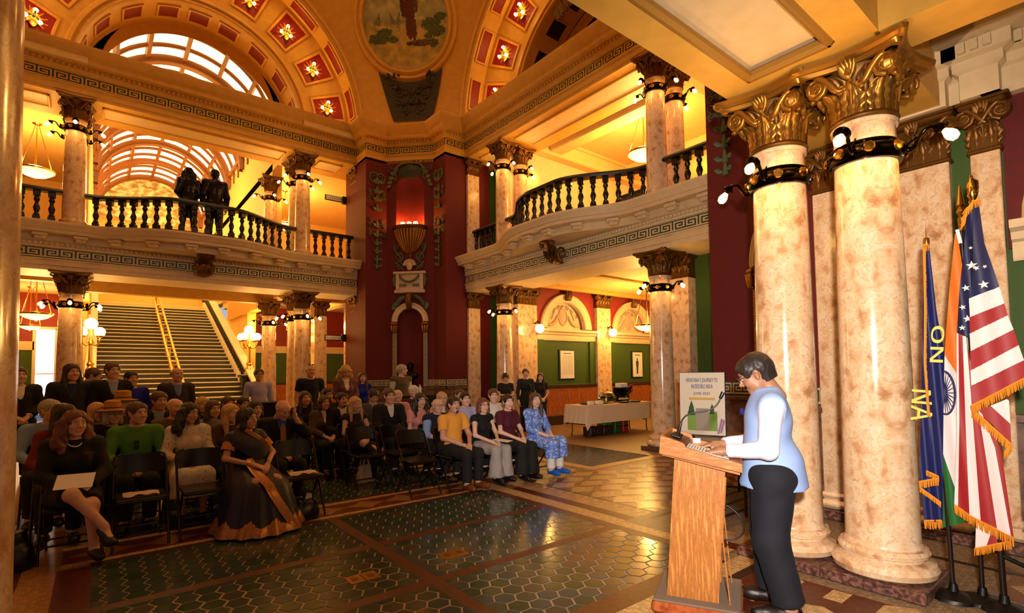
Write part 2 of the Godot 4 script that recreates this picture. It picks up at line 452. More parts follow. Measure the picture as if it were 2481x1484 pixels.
func rotunda_floor() -> void:
	var slab := MB.new()
	slab.box(Vector3(4, -0.105, -14), Vector3(44, 0.2, 56))
	var fl := struct("floor", slab, mt["tess_field"])
	var bed := MB.new()
	for q in [[0.0, -5.72, 4.12, -2.5], [0.0, -11.6, 4.12, -6.5], [6.45, -11.4, 8.1, -5.95]]:
		bed.box(Vector3((q[0] + q[2]) / 2, -0.014, (q[1] + q[3]) / 2), Vector3(q[2] - q[0], 0.02, q[3] - q[1]))
	obj("mortar_bed", bed, mt["mortar"], fl)
	var zl := [-5.72, -4.62, -3.54, -2.5]
	var cells := []
	for k in 3:
		var z0: float = zl[k] + (0.055 if k > 0 else 0.0)
		var z1: float = zl[k + 1] - (0.055 if k < 2 else 0.0)
		cells.append([0.0, z0, 2.005, z1]); cells.append([2.115, z0, 4.12, z1])
	hex_panel(fl, cells, [300])
	hex_panel(fl, [[0.0, -11.6, 2.005, -6.5], [2.115, -11.6, 4.12, -6.5], [6.45, -11.4, 8.1, -5.95]], [0])
	strip(fl, "red_mosaic_strip", 2.005, -5.72, 2.115, -2.5, "tess_red")
	strip(fl, "red_mosaic_strip", 2.005, -11.6, 2.115, -6.5, "tess_red")
	for k in [1, 2]:
		strip(fl, "red_mosaic_strip", 0.0, zl[k] - 0.055, 2.005, zl[k] + 0.055, "tess_red")
		strip(fl, "red_mosaic_strip", 2.115, zl[k] - 0.055, 4.12, zl[k] + 0.055, "tess_red")
	# bands round the panels
	for z in [-5.72, -6.42]: strip(fl, "brown_mosaic_strip", 0.0, z, 4.12, z - 0.08, "tess_red")
	for z in [-5.8, -6.34]: strip(fl, "cream_mosaic_strip", -0.2, z, 4.3, z - 0.08, "tess_cream")
	strip(fl, "tan_mosaic_band", -0.2, -5.88, 4.3, -6.34, "star_rust", -0.003)
	for k in 9: star(fl, Vector2(0.1 + k * 0.5, -6.11), 0.25, 0.19, "star_tan", "tess_tan")
	strip(fl, "brown_mosaic_strip", -0.22, -2.42, 0.0, -5.72, "tess_red")
	strip(fl, "cream_mosaic_strip", -0.44, -1.0, -0.22, -12.0, "tess_tan")
	strip(fl, "brown_mosaic_strip", -0.66, -1.0, -0.44, -12.0, "tess_red")
	strip(fl, "tan_mosaic_band", -1.3, -1.0, -0.66, -12.0, "tess_tan")
	strip(fl, "brown_mosaic_strip", 4.12, -2.5, 4.24, -5.72, "tess_red")
	strip(fl, "cream_mosaic_strip", 4.24, -2.4, 4.44, -11.6, "tess_cream")
	strip(fl, "brown_mosaic_strip", 4.44, -2.4, 4.6, -11.6, "tess_red")
	strip(fl, "brick_mosaic_band", 4.6, -2.4, 4.9, -11.6, "brick_band")
	strip(fl, "brown_mosaic_strip", 4.9, -3.0, 4.95, -11.6, "tess_brown")
	strip(fl, "brown_mosaic_strip", 0.0, -2.5, 4.12, -2.3, "tess_red")
	strip(fl, "cream_mosaic_strip", -0.22, -2.3, 4.44, -2.13, "tess_cream")
	strip(fl, "brown_mosaic_strip", -0.22, -2.13, 4.3, -2.05, "tess_brown")
	strip(fl, "cream_mosaic_strip", 6.25, -11.6, 6.45, -5.75, "tess_cream")
	strip(fl, "cream_mosaic_strip", 6.45, -5.95, 8.3, -5.75, "tess_cream")
	# star field to the right of the panel
	strip(fl, "star_ground", 4.95, -5.7, 6.25, -2.9, "star_rust", -0.003)
	strip(fl, "star_ground", 6.25, -5.7, 8.4, -2.9, "star_rust", -0.003)
	strip(fl, "star_ground", 4.95, -11.6, 6.25, -5.7, "star_rust", -0.003)
	for i in 9:
		for j in 20:
			var x := 5.14 + i * 0.38; var z := -3.1 - j * 0.36 - (0.18 if i % 2 else 0.0)
			if x < 6.15 and z > -11.4 or x < 8.3 and z > -5.6: star(fl, Vector2(x, z), 0.235, 0.235, "star_tile", "star_cream")
	# near end: brown ground with pale lozenges
	strip(fl, "lozenge_ground", 2.2, -2.05, 4.2, -0.2, "tess_red", -0.001)
	for i in 5:
		for j in 5:
			var c := Vector2(2.4 + i * 0.42, -1.86 + j * 0.4)
			var h := hexagon(c, 0.17) if (i + j) % 2 == 0 else PackedVector2Array([c + Vector2(-0.1, -0.06), c + Vector2(0.1, -0.06), c + Vector2(0.1, 0.06), c + Vector2(-0.1, 0.06)])
			var m := MB.new(); m.prism(h, -0.01, 0.001)
			obj("lozenge_tile", m, mt["tess_cream"], fl)
	strip(fl, "grey_mosaic_band", 4.4, -3.6, 8.2, -2.75, "tess_grey", 0.0005)
	for k in 3: strip(fl, "brown_mosaic_strip", 4.7, -3.5 + k * 0.24, 7.4, -3.44 + k * 0.24, "tess_brown", 0.001)
	strip(fl, "brown_mosaic_strip", 5.15, -1.9, 6.1, -1.86, "tess_brown")
	strip(fl, "brown_mosaic_strip", 5.5, -1.86, 5.56, 0.6, "tess_brown")
	strip(fl, "rust_mosaic_band", 4.9, -0.75, 5.5, 1.5, "star_rust", -0.001)
	for k in 6: star(fl, Vector2(5.2, -0.6 + k * 0.3), 0.22, 0.13, "star_tile", "star_cream")
	for q in [[2.48, -3.94], [1.66, -3.96]]:
		var m := MB.new()
		m.box(Vector3(-0.062, 0.001, 0), Vector3(0.12, 0.008, 0.16), 0.003); m.box(Vector3(0.062, 0.001, 0), Vector3(0.12, 0.008, 0.16), 0.003)
		var pl := MB.new()
		for s in [-0.062, 0.062]:
			pl.box(Vector3(s, 0.006, 0), Vector3(0.05, 0.003, 0.06), 0.001)
		var t := obj("floor_plate", m, mt["gilt"])
		t.position = Vector3(q[0], 0, q[1])
		obj("raised_square", pl, mt["gilt_dark"], t)
		tag(t, "brass plate set in the hexagon tiles, " + ("the one nearer the lectern" if q[0] > 2 else "the one nearer the front chairs on the left"), "floor plate")
func star(fl: Node3D, c: Vector2, rx: float, rz: float, called: String, mat: String) -> void:
	var key := "star%s%s%s" % [mat, rx, rz]
	if not mt.has(key):
		var p := PackedVector2Array()
		for k in 8: p.append(Vector2.from_angle(TAU * k / 8) * Vector2(rx, rz) * (1.0 if k % 2 == 0 else 0.58))
		var m := MB.new(); m.prism(p, -0.02, 0.0)
		mt[key] = m.mesh()
	var o := obj(called, mt[key], mt[mat], fl)
	o.position = Vector3(c.x, 0.0, c.y)

# ---- walls, beams, piers ----
# plan of the rotunda: front, pier, front ... going clockwise seen from above, inside to the right
const PA := [Vector2(6.2, -15.3), Vector2(6.2, -14.62), Vector2(6.88, -14.62), Vector2(7.92, -13.56), Vector2(7.92, -12.88), Vector2(8.62, -12.88)]
const PB := [Vector2(8.62, -4.55), Vector2(7.92, -4.55), Vector2(7.92, -3.87), Vector2(6.88, -2.85), Vector2(6.2, -2.85), Vector2(6.2, -2.27)]
const PD := [Vector2(-1.98, -15.3), Vector2(-1.98, -14.62), Vector2(-2.66, -14.62), Vector2(-3.7, -13.56), Vector2(-3.7, -12.88), Vector2(-4.4, -12.88)]
const UPPER := [[-1.4, 8.05], [0, 8.05], [0, 8.12], [0.02, 8.13], [0.02, 8.26], [0.05, 8.28], [0.05, 8.3], [0, 8.3], [0, 8.55], [0.05, 8.57], [0.07, 8.63], [0.1, 8.65], [0.1, 8.72], [0.25, 8.76], [0.26, 8.86], [0.3, 8.9], [0.34, 8.93], [0.38, 9.02], [0.4, 9.06], [0.4, 9.12], [0.2, 9.15], [-0.6, 9.15]]
func prof(a: Array) -> Array:
	var o := []
	for q in a: o.append(Vector2(q[0], q[1]))
	return o
# Greek fret: pale bars standing proud of a dark band
const FRET := ["#######.#######.", "#.....#.#.....#.", "#.###.#.#.###.#.", "#.#...#.#...#.#.", "#.#####.#####.#.", "#.............#.", "################"]
func fret(parent: Node3D, a: Vector3, b: Vector3, h: float, up: Vector3, out: Vector3, bar: Material, ground: Material, period := 0.55) -> void:
	var d := b - a
	var L := d.length(); d = d / L
	var B := Basis(d, up, out)
	var m := MB.new()
	m.box(a + d * L / 2 + up * h / 2 - out * 0.012, Vector3(L, h, 0.03), 0.0, B)
	obj("fret_ground", m, ground, parent)
	var n := maxi(1, roundi(L / period))
	var cw := L / n / 16.0
	var ch := h * 0.8 / 7.0
	m = MB.new()
	for i in n:
		for r in 7:
			var row: String = FRET[r]
			var k := 0
			while k < 16:
				if row[k] == "#":
					var e := k
					while e < 16 and row[e] == "#": e += 1
					m.box(a + d * ((i * 16 + (k + e) / 2.0) * cw) + up * (h * 0.9 - (r + 0.5) * ch) + out * 0.006, Vector3((e - k) * cw, ch, 0.016), 0.0, B)
					k = e
				else: k += 1
			if r == 0: pass
	obj("fret_pattern", m, bar, parent)
# a wall panel from u = 0 to w with round-headed openings [centre, half width, bottom, springing]; returned as geometry in the plane through o along d
func pierced(m: MB, o: Vector3, d: Vector3, w: float, y0: float, y1: float, holes: Array, depth := 0.0, nrm := Vector3.ZERO) -> void:
	var us := [0.0, w]
	for hl in holes:
		for k in 25: us.append(hl[0] - hl[1] * cos(PI * k / 24))
	us.sort()
	for i in us.size() - 1:
		var a: float = us[i]; var b: float = us[i + 1]
		if b - a < 1e-5: continue
		var seg := [[y0, y0]]
		var mid := (a + b) / 2
		for hl in holes:
			if absf(mid - hl[0]) < hl[1]:
				var ta: float = hl[3] + sqrt(maxf(0, hl[1] * hl[1] - pow(a - hl[0], 2)))
				var tb: float = hl[3] + sqrt(maxf(0, hl[1] * hl[1] - pow(b - hl[0], 2)))
				seg.append([hl[2], hl[2]]); seg.append([ta, tb])
				if depth > 0.0:
					m.quad(o + d * a + Vector3(0, ta, 0), o + d * b + Vector3(0, tb, 0), o + d * b + Vector3(0, tb, 0) - nrm * depth, o + d * a + Vector3(0, ta, 0) - nrm * depth)
		seg.append([y1, y1])
		for k in range(0, seg.size(), 2):
			if seg[k + 1][0] - seg[k][0] < 1e-5 and seg[k + 1][1] - seg[k][1] < 1e-5: continue
			m.quad(o + d * a + Vector3(0, seg[k][0], 0), o + d * b + Vector3(0, seg[k][1], 0), o + d * b + Vector3(0, seg[k + 1][1], 0), o + d * a + Vector3(0, seg[k + 1][0], 0))
func niche_shell(m: MB, c: Vector3, d: Vector3, nrm: Vector3, hw: float, y0: float, ys: float, deep := 0.6) -> void:   # half-round recess with quarter-sphere head
	var R := []
	for i in 13:
		var y := lerpf(y0, ys, i / 12.0)
		var r := PackedVector3Array()
		for k in 17:
			var a := PI * k / 16
			r.append(Vector3(c.x, y, c.z) + d * (-cos(a) * hw) - nrm * (sin(a) * hw * deep))
		R.append(r)
	for i in range(1, 10):
		var e := PI / 2 * i / 9
		var r := PackedVector3Array()
		for k in 17:
			var a := PI * k / 16
			r.append(Vector3(c.x, ys + sin(e) * hw, c.z) + d * (-cos(a) * hw * cos(e)) - nrm * (sin(a) * hw * deep * cos(e)))
		R.append(r)
	m.rings(R)

func pier(called: String, pts: Array, full: bool) -> void:
	var w := MB.new()
	var d3 := func(q): return Vector3(q.x, 0, q.y)
	var ins := 0.9
	var a: Vector2 = pts[2]; var b: Vector2 = pts[3]
	var d: Vector3 = (d3.call(b) - d3.call(a)).normalized()
	var nrm := Vector3(-d.z, 0, d.x)
	var L := a.distance_to(b)
	for k in [[0, 1], [1, 2], [3, 4], [4, 5]]:
		var p: Vector3 = d3.call(pts[k[0]]); var q: Vector3 = d3.call(pts[k[1]])
		w.quad(p, q, q + Vector3(0, H2 + 0.1, 0), p + Vector3(0, H2 + 0.1, 0))
	var mid: Vector3 = d3.call((a + b) / 2)
	pierced(w, d3.call(a), d, L, 0.0, H2 + 0.1, [[L / 2, 0.4, 1.2, 3.14], [L / 2, 0.44, 6.0, 7.22]])
	niche_shell(w, mid, d, nrm, 0.4, 1.2, 3.14)
	niche_shell(w, mid, d, nrm, 0.44, 6.0, 7.22)
	# ends run back beside the openings
	var e0: Vector2 = pts[0]; var e1: Vector2 = pts[5]
	var back0 := Vector2(0, -0.9 if e0.y < -10 else 0.9) if absf(pts[1].x - pts[0].x) < 0.01 else Vector2(0.9 if e0.x > 0 else -0.9, 0)
	var back1 := Vector2(0, -0.9 if e1.y < -10 else 0.9) if absf(pts[5].x - pts[4].x) < 0.01 else Vector2(0.9 if e1.x > 0 else -0.9, 0)
	for q in [[e0, e0 + back0], [e1, e1 + back1]]:
		var p: Vector3 = d3.call(q[0]); var r: Vector3 = d3.call(q[1])
		w.quad(p, r, r + Vector3(0, H2 + 0.1, 0), p + Vector3(0, H2 + 0.1, 0))
	var o := struct(called, w, mt["red_paint"])
	# floors of the recesses
	var sh := MB.new()
	sh.box(mid + Vector3(0, 1.17, 0) - nrm * 0.12, Vector3(0.84, 0.06, 0.36), 0.0, Basis(d, Vector3.UP, nrm)); sh.box(mid + Vector3(0, 5.97, 0) - nrm * 0.12, Vector3(0.9, 0.06, 0.36), 0.0, Basis(d, Vector3.UP, nrm))
	obj("niche_floor", sh, mt["red_paint"], o)
	# wainscot and fret dado, stopped either side of the niche
	var wa := MB.new(); var fr := []
	for k in [[0, 1, 0.0], [1, 2, 0.0], [2, 3, 1.0], [3, 4, 0.0], [4, 5, 0.0]]:
		var p: Vector3 = d3.call(pts[k[0]]); var q: Vector3 = d3.call(pts[k[1]])
		var dd := (q - p).normalized(); var nn := Vector3(-dd.z, 0, dd.x)
		var segs := [[p, q]]
		if k[2] > 0: segs = [[p, mid - d * 0.56], [mid + d * 0.56, q]]
		for s in segs:
			var l: float = s[0].distance_to(s[1])
			wa.box((s[0] + s[1]) / 2 + Vector3(0, 0.58, 0) + nn * 0.015, Vector3(l, 1.16, 0.05), 0.0, Basis(dd, Vector3.UP, nn))
			wa.box((s[0] + s[1]) / 2 + Vector3(0, 1.14, 0) + nn * 0.03, Vector3(l, 0.07, 0.08), 0.012, Basis(dd, Vector3.UP, nn))
			fr.append([s[0] + nn * 0.015 + Vector3(0, 1.18, 0), s[1] + nn * 0.015 + Vector3(0, 1.18, 0), nn])
	wa.box(mid + Vector3(0, 0.58, 0) + nrm * 0.015, Vector3(1.12, 1.16, 0.05), 0.0, Basis(d, Vector3.UP, nrm))
	obj("wainscot", wa, mt["wain_marble"], o)
	for q in fr: fret(o, q[0], q[1], 0.22, Vector3.UP, q[2], mt["pale_plaster"], mt["green_key"], 0.3)
	# niche surround: fret pilasters, gilt capitals, archivolt, keystone
	for s in [-0.48, 0.48]:
		var c: Vector3 = mid + d * s
		fret(o, c + nrm * 0.03 + d * 0.075 + Vector3(0, 1.18, 0), c + nrm * 0.03 + d * 0.075 + Vector3(0, 2.8, 0), 0.15, -d, nrm, mt["pale_plaster"], mt["green_key"], 0.26)
		var g := MB.new()
		var B := Basis(d, Vector3.UP, nrm)
		g.box(c + Vector3(0, 2.9, 0) + nrm * 0.04, Vector3(0.15, 0.2, 0.1), 0.01, B); g.box(c + Vector3(0, 3.08, 0) + nrm * 0.05, Vector3(0.21, 0.07, 0.14), 0.015, B)
		for t in [-0.06, 0.0, 0.06]:
			g.tube([c + d * t + nrm * 0.09 + Vector3(0, 2.82, 0), c + d * t * 1.2 + nrm * 0.105 + Vector3(0, 2.94, 0), c + d * t * 1.5 + nrm * 0.13 + Vector3(0, 3.03, 0), c + d * t * 1.5 + nrm * 0.14 + Vector3(0, 3.0, 0)], [0.03, 0.035, 0.025, 0.01], 6)
		obj("pilaster_capital", g, mt["gilt"], o)
	var ar := MB.new()
	var R := []
	for k in 25:
		var an := PI * k / 24
		var r := PackedVector3Array()
		for q in [[0.4, 0.0], [0.4, 0.07], [0.44, 0.07], [0.45, 0.05], [0.52, 0.05], [0.53, 0.08], [0.57, 0.08], [0.57, 0.0]]:
			r.append(mid + Vector3(0, 3.14 + sin(an) * q[0], 0) - d * cos(an) * q[0] + nrm * q[1])
		R.append(r)
	ar.rings(R)
	obj("archivolt", ar, mt["cream_paint"], o)
	if not full: return
	ornaments(mid, d, nrm)
func ornaments(mid: Vector3, d: Vector3, nrm: Vector3) -> void:
	var X := Transform3D(Basis(d, Vector3.UP, nrm), mid)
	# wall bowl lamp in the upper recess
	var t := thing("wall_bowl", "large fluted gilt half bowl on the red corner pier, lamps inside", "wall lamp")
	t.transform = X
	var bw := MB.new()
	bw.lathe(P([0.0, 5.2, 0.05, 5.2, 0.05, 5.16, 0.03, 5.08, 0.07, 5.05, 0.03, 5.0, 0.0, 4.98]), 16)
	bw.lathe(P([0.06, 5.22, 0.2, 5.32, 0.34, 5.5, 0.45, 5.75, 0.5, 5.95, 0.54, 5.98, 0.56, 6.02, 0.53, 6.06, 0.5, 6.05, 0.47, 5.97]), 32, Vector3.ZERO, 1, 0.6, -0.15, PI + 0.15)
	obj("bowl", bw, mt["gilt_dark"], t)
	var fl := MB.new()
	for k in 15:
		var a := PI * (k + 0.5) / 15
		var pts := []
		for q in [[0.07, 5.23], [0.21, 5.33], [0.35, 5.52], [0.455, 5.76], [0.5, 5.93]]: pts.append(Vector3(cos(a) * q[0], q[1], sin(a) * q[0] * 0.6))
		fl.tube(pts, [0.012, 0.024, 0.03, 0.034, 0.03], 6)
	obj("fluting", fl, mt["gilt"], t)
	for s in [-0.2, 0.0, 0.2]:
		var g := MB.new()
		g.lathe(P([0.0, 6.02, 0.06, 6.02, 0.075, 6.08, 0.075, 6.14, 0.06, 6.17, 0, 6.17]), 12, Vector3(s, 0, 0.1))
		obj("uplight", g, mt["globe"], t)
	for s in [-0.3, 0.3]: omni("bowl_uplight", X * Vector3(s, 6.2, -0.02), Color(1, 0.55, 0.2), 0.8)
	# carved plaques: face panel with garland, scrolls, acanthus keystone
	var c := thing("plaster_relief", "pale plaster plaque with a shell-crowned face and green garlands, under the gilt bowl", "relief")
	c.transform = X
	var pl := MB.new()
	pl.box(Vector3(0, 4.33, 0.04), Vector3(0.86, 0.5, 0.08), 0.02); pl.box(Vector3(0, 4.62, 0.06), Vector3(1.02, 0.08, 0.14), 0.02); pl.box(Vector3(0, 4.05, 0.06), Vector3(0.96, 0.1, 0.12), 0.02)
	for s in [-0.37, 0.37]: pl.box(Vector3(s, 4.34, 0.06), Vector3(0.12, 0.48, 0.1), 0.015)
	obj("plaque", pl, mt["pale_plaster"], c)
	var fc := MB.new()
	fc.lathe(P([0, -0.13, 0.06, -0.11, 0.09, -0.03, 0.09, 0.05, 0.06, 0.11, 0, 0.13]), 14, Vector3(0, 4.82, 0.09), 1, 0.8)
	fc.tube([Vector3(0, 4.84, 0.16), Vector3(0, 4.79, 0.18)], [0.01, 0.018], 6)
	for k in 9:
		var a := PI * (k + 0.5) / 9
		fc.tube([Vector3(cos(a) * 0.08, 4.84 + sin(a) * 0.08, 0.06), Vector3(cos(a) * 0.2, 4.84 + sin(a) * 0.2, 0.08)], [0.02, 0.045], 6)
	obj("shell_face", fc, mt["pale_plaster"], c)
	var gr := MB.new()
	for s in [-1.0, 1.0]:
		spiral(gr, Vector3(s * 0.3, 4.86, 0.05), 0.12, s, 1.6, 0.022); spiral(gr, Vector3(s * 0.34, 5.12, 0.05), 0.15, -s, 1.6, 0.024); spiral(gr, Vector3(s * 0.42, 5.42, 0.05), 0.1, s, 1.5, 0.018)
		gr.tube([Vector3(s * 0.2, 4.72, 0.05), Vector3(s * 0.45, 4.95, 0.06), Vector3(s * 0.25, 5.05, 0.06), Vector3(s * 0.46, 5.3, 0.05), Vector3(s * 0.5, 5.55, 0.05)], [0.02, 0.03, 0.025, 0.022, 0.01], 6)
		gr.tube([Vector3(s * 0.47, 4.56, 0.08), Vector3(s * 0.49, 4.4, 0.09), Vector3(s * 0.47, 4.2, 0.08)], [0.02, 0.05, 0.02], 8)
		for k in 5: leaf(gr, Vector3(s * (0.1 + 0.08 * k), 3.92 - 0.05 * k * k * 0.35, 0.04), Vector3(s * 0.7, -0.3 - 0.15 * k, 0.15).normalized(), 0.2)
		leaf(gr, Vector3(s * 0.5, 3.72, 0.04), Vector3(s * 0.1, -1, 0.1).normalized(), 0.24)
		gr.tube(bezier(Vector3(s * 0.3, 4.56, 0.1), Vector3(s * 0.25, 4.4, 0.14), Vector3(s * 0.1, 4.34, 0.14), Vector3(0, 4.34, 0.12)), 0.035, 7)
		for k in 3: spiral(gr, Vector3(s * (0.12 + 0.08 * k), 4.24, 0.09), 0.05, s, 1.3, 0.014)
	obj("garland", gr, mt["sage_plaster"], c)
	var ks := MB.new()
	ks.box(Vector3(0, 3.98, 0.1), Vector3(0.3, 0.06, 0.2), 0.015)
	ks.tube(bezier(Vector3(0, 3.92, 0.06), Vector3(0, 3.9, 0.24), Vector3(0, 3.7, 0.2), Vector3(0, 3.5, 0.08)), [0.1, 0.11, 0.12, 0.12, 0.115, 0.11, 0.1, 0.095, 0.09, 0.085, 0.07], 10)
	obj("keystone", ks, mt["gilt_dark"], c)
	# cartouche over the upper recess and hanging drops on the flanking faces
	var ca := thing("cartouche", "green cartouche with leaf scrolls above the lit red niche", "relief")
	ca.transform = X
	var cm := MB.new()
	cm.lathe(P([0, 0.12, 0.2, 0.1, 0.36, 0.03, 0.4, 0]), 24)
	var cm2 := MB.new(); cm2.add(cm, Transform3D(Basis(Vector3(1, 0, 0), Vector3(0, 0, 1), Vector3(0, 0.6, 0)), Vector3(0, 7.78, 0)))
	obj("shield", cm2, mt["olive_panel"], ca)
	var cs := MB.new()
	for s in [-1.0, 1.0]:
		spiral(cs, Vector3(s * 0.42, 7.82, 0.05), 0.1, s, 1.5, 0.022); spiral(cs, Vector3(s * 0.5, 7.6, 0.05), 0.09, -s, 1.4, 0.02); spiral(cs, Vector3(s * 0.62, 7.86, 0.05), 0.09, s, 1.4, 0.018)
		for k in 4: leaf(cs, Vector3(s * (0.45 + 0.05 * k), 7.68 - 0.1 * k, 0.04), Vector3(s, -0.4 * k + 0.4, 0.1).normalized(), 0.17)
		cs.tube(bezier(Vector3(s * 0.1, 8.0, 0.05), Vector3(s * 0.3, 8.05, 0.06), Vector3(s * 0.5, 7.9, 0.06), Vector3(s * 0.45, 7.65, 0.05)), 0.03, 6)
	obj("scroll", cs, mt["sage_plaster"], ca)
	for s in [-1.0, 1.0]:
		var q: Vector3 = Vector3(6.55, 0, -14.62) if s < 0 else Vector3(7.92, 0, -13.22)
		var n2 := Vector3(0, 0, 1) if s < 0 else Vector3(-1, 0, 0)
		drop_ornament(q, n2, "left of the lit niche on the corner pier" if s < 0 else "right of the lit niche on the corner pier")
func drop_ornament(q: Vector3, n: Vector3, where: String) -> void:
	var t := thing("hanging_drop", "green plaster drop of husks and ribbon " + where, "relief")
	t.transform = Transform3D(Basis(n.cross(Vector3.UP) * -1.0, Vector3.UP, n), q)
	var m := MB.new()
	for s in [-1.0, 1.0]:
		spiral(m, Vector3(s * 0.1, 7.55, 0.04), 0.17, s, 1.8, 0.026)
		for y in [7.1, 6.95]: spiral(m, Vector3(s * 0.2, y, 0.04), 0.07, s, 1.3, 0.018)
		for y in [6.22, 6.08, 5.92, 5.78]: spiral(m, Vector3(s * 0.2, y, 0.04), 0.07, -s if y > 6.1 else s, 1.3, 0.018)
	var ribbon := obj("ribbon", m, mt["sage_plaster"], t)
	m = MB.new()
	var ys := [7.35, 7.05, 6.8, 6.5, 6.0, 5.7, 5.45, 5.2, 4.95, 4.75]
	for k in ys.size():
		var r := 0.1 - 0.005 * k
		m.lathe(P([0.02, ys[k] + 0.22, r * 0.6, ys[k] + 0.12, r, ys[k], r * 0.5, ys[k] + 0.02, 0.02, ys[k]]), 8, Vector3(0, 0, 0.03), 1, 0.5)
		for s in [-1.0, 1.0]: leaf(m, Vector3(s * 0.04, ys[k] + 0.06, 0.04), Vector3(s, 0.25, 0.3).normalized(), 0.13)
	obj("husk_chain", m, mt["sage_plaster"], t)
func spiral(m: MB, c: Vector3, r: float, s: float, turns: float, th: float) -> void:   # scroll in the xy plane
	var pts := []; var rad := []
	var n := int(turns * 9)
	for k in n + 1:
		var f := float(k) / n
		var a := -PI / 2 + s * TAU * turns * f
		pts.append(c + Vector3(cos(a), sin(a), 0) * r * (1.0 - 0.85 * f)); rad.append(th * (1.0 - 0.5 * f))
	m.tube(pts, rad, 5)
func leaf(m: MB, at: Vector3, dir: Vector3, L: float, wide := 0.35) -> void:
	var side := dir.cross(Vector3.BACK).normalized()
	var up := side.cross(dir).normalized()
	var R := []
	for k in 5:
		var f := k / 4.0
		var w := L * wide * sin(PI * (0.15 + 0.85 * f)) + 0.002
		var p := at + dir * L * f + up * L * 0.25 * f * f
		R.append(PackedVector3Array([p - side * w, p + up * L * 0.08, p + side * w, p - up * L * 0.03, p - side * w]))
	m.rings(R)

# a front of the rotunda: origin, direction along it, normal towards the centre
func front(k: String) -> Array:
	if k == "A": return [Vector3(UA, 0, ZA), Vector3(1, 0, 0), Vector3(0, 0, 1)]
	if k == "B": return [Vector3(XB, 0, UB), Vector3(0, 0, 1), Vector3(-1, 0, 0)]
	return [Vector3(UA, 0, ZC), Vector3(-1, 0, 0), Vector3(0, 0, -1)]
func at2(F: Array, u: float, out: float) -> Vector2:
	var p: Vector3 = F[0] + F[1] * u + F[2] * out
	return Vector2(p.x, p.z)
func bow(u: float) -> float:
	return 0.5 + 0.5 * cos(PI * clampf(maxf(0.0, absf(u) - 0.45) / 1.85, 0.0, 1.0))
func us(a: float, b: float, step := 0.12) -> Array:
	var n := maxi(1, int(ceil((b - a) / step)))
	var o := []
	for k in n + 1: o.append(lerpf(a, b, float(k) / n))
	return o

func setting() -> void:
	pier("wall_corner", PA, true)
	pier("wall_corner", PB, false)
	pier("wall_corner", [PD[5], PD[4], PD[3], PD[2], PD[1], PD[0]], false)
	lower_beam("A", "trim_1"); lower_beam("B", "trim_2")
	upper_beam()
	# plain closing wall on the unseen left front, and the drum and dome over the crossing
	var w := MB.new()
	w.box(Vector3(-4.6, 6, UB), Vector3(0.3, 12, 10)); w.box(Vector3(-4.0, 6, -2.2), Vector3(4.0, 12, 0.3))
	struct("wall_left", w, mt["cream_paint"])
	relief_on_pier()
	for f in ["A", "B"]: balustrades(f)

func relief_on_pier() -> void:
	# the near right corner pier shows only the tops of its ornament past the big columns
	drop_ornament(Vector3(7.92, 0, -4.22), Vector3(-1, 0, 0), "on the dark red wall beside the near gilt capitals")

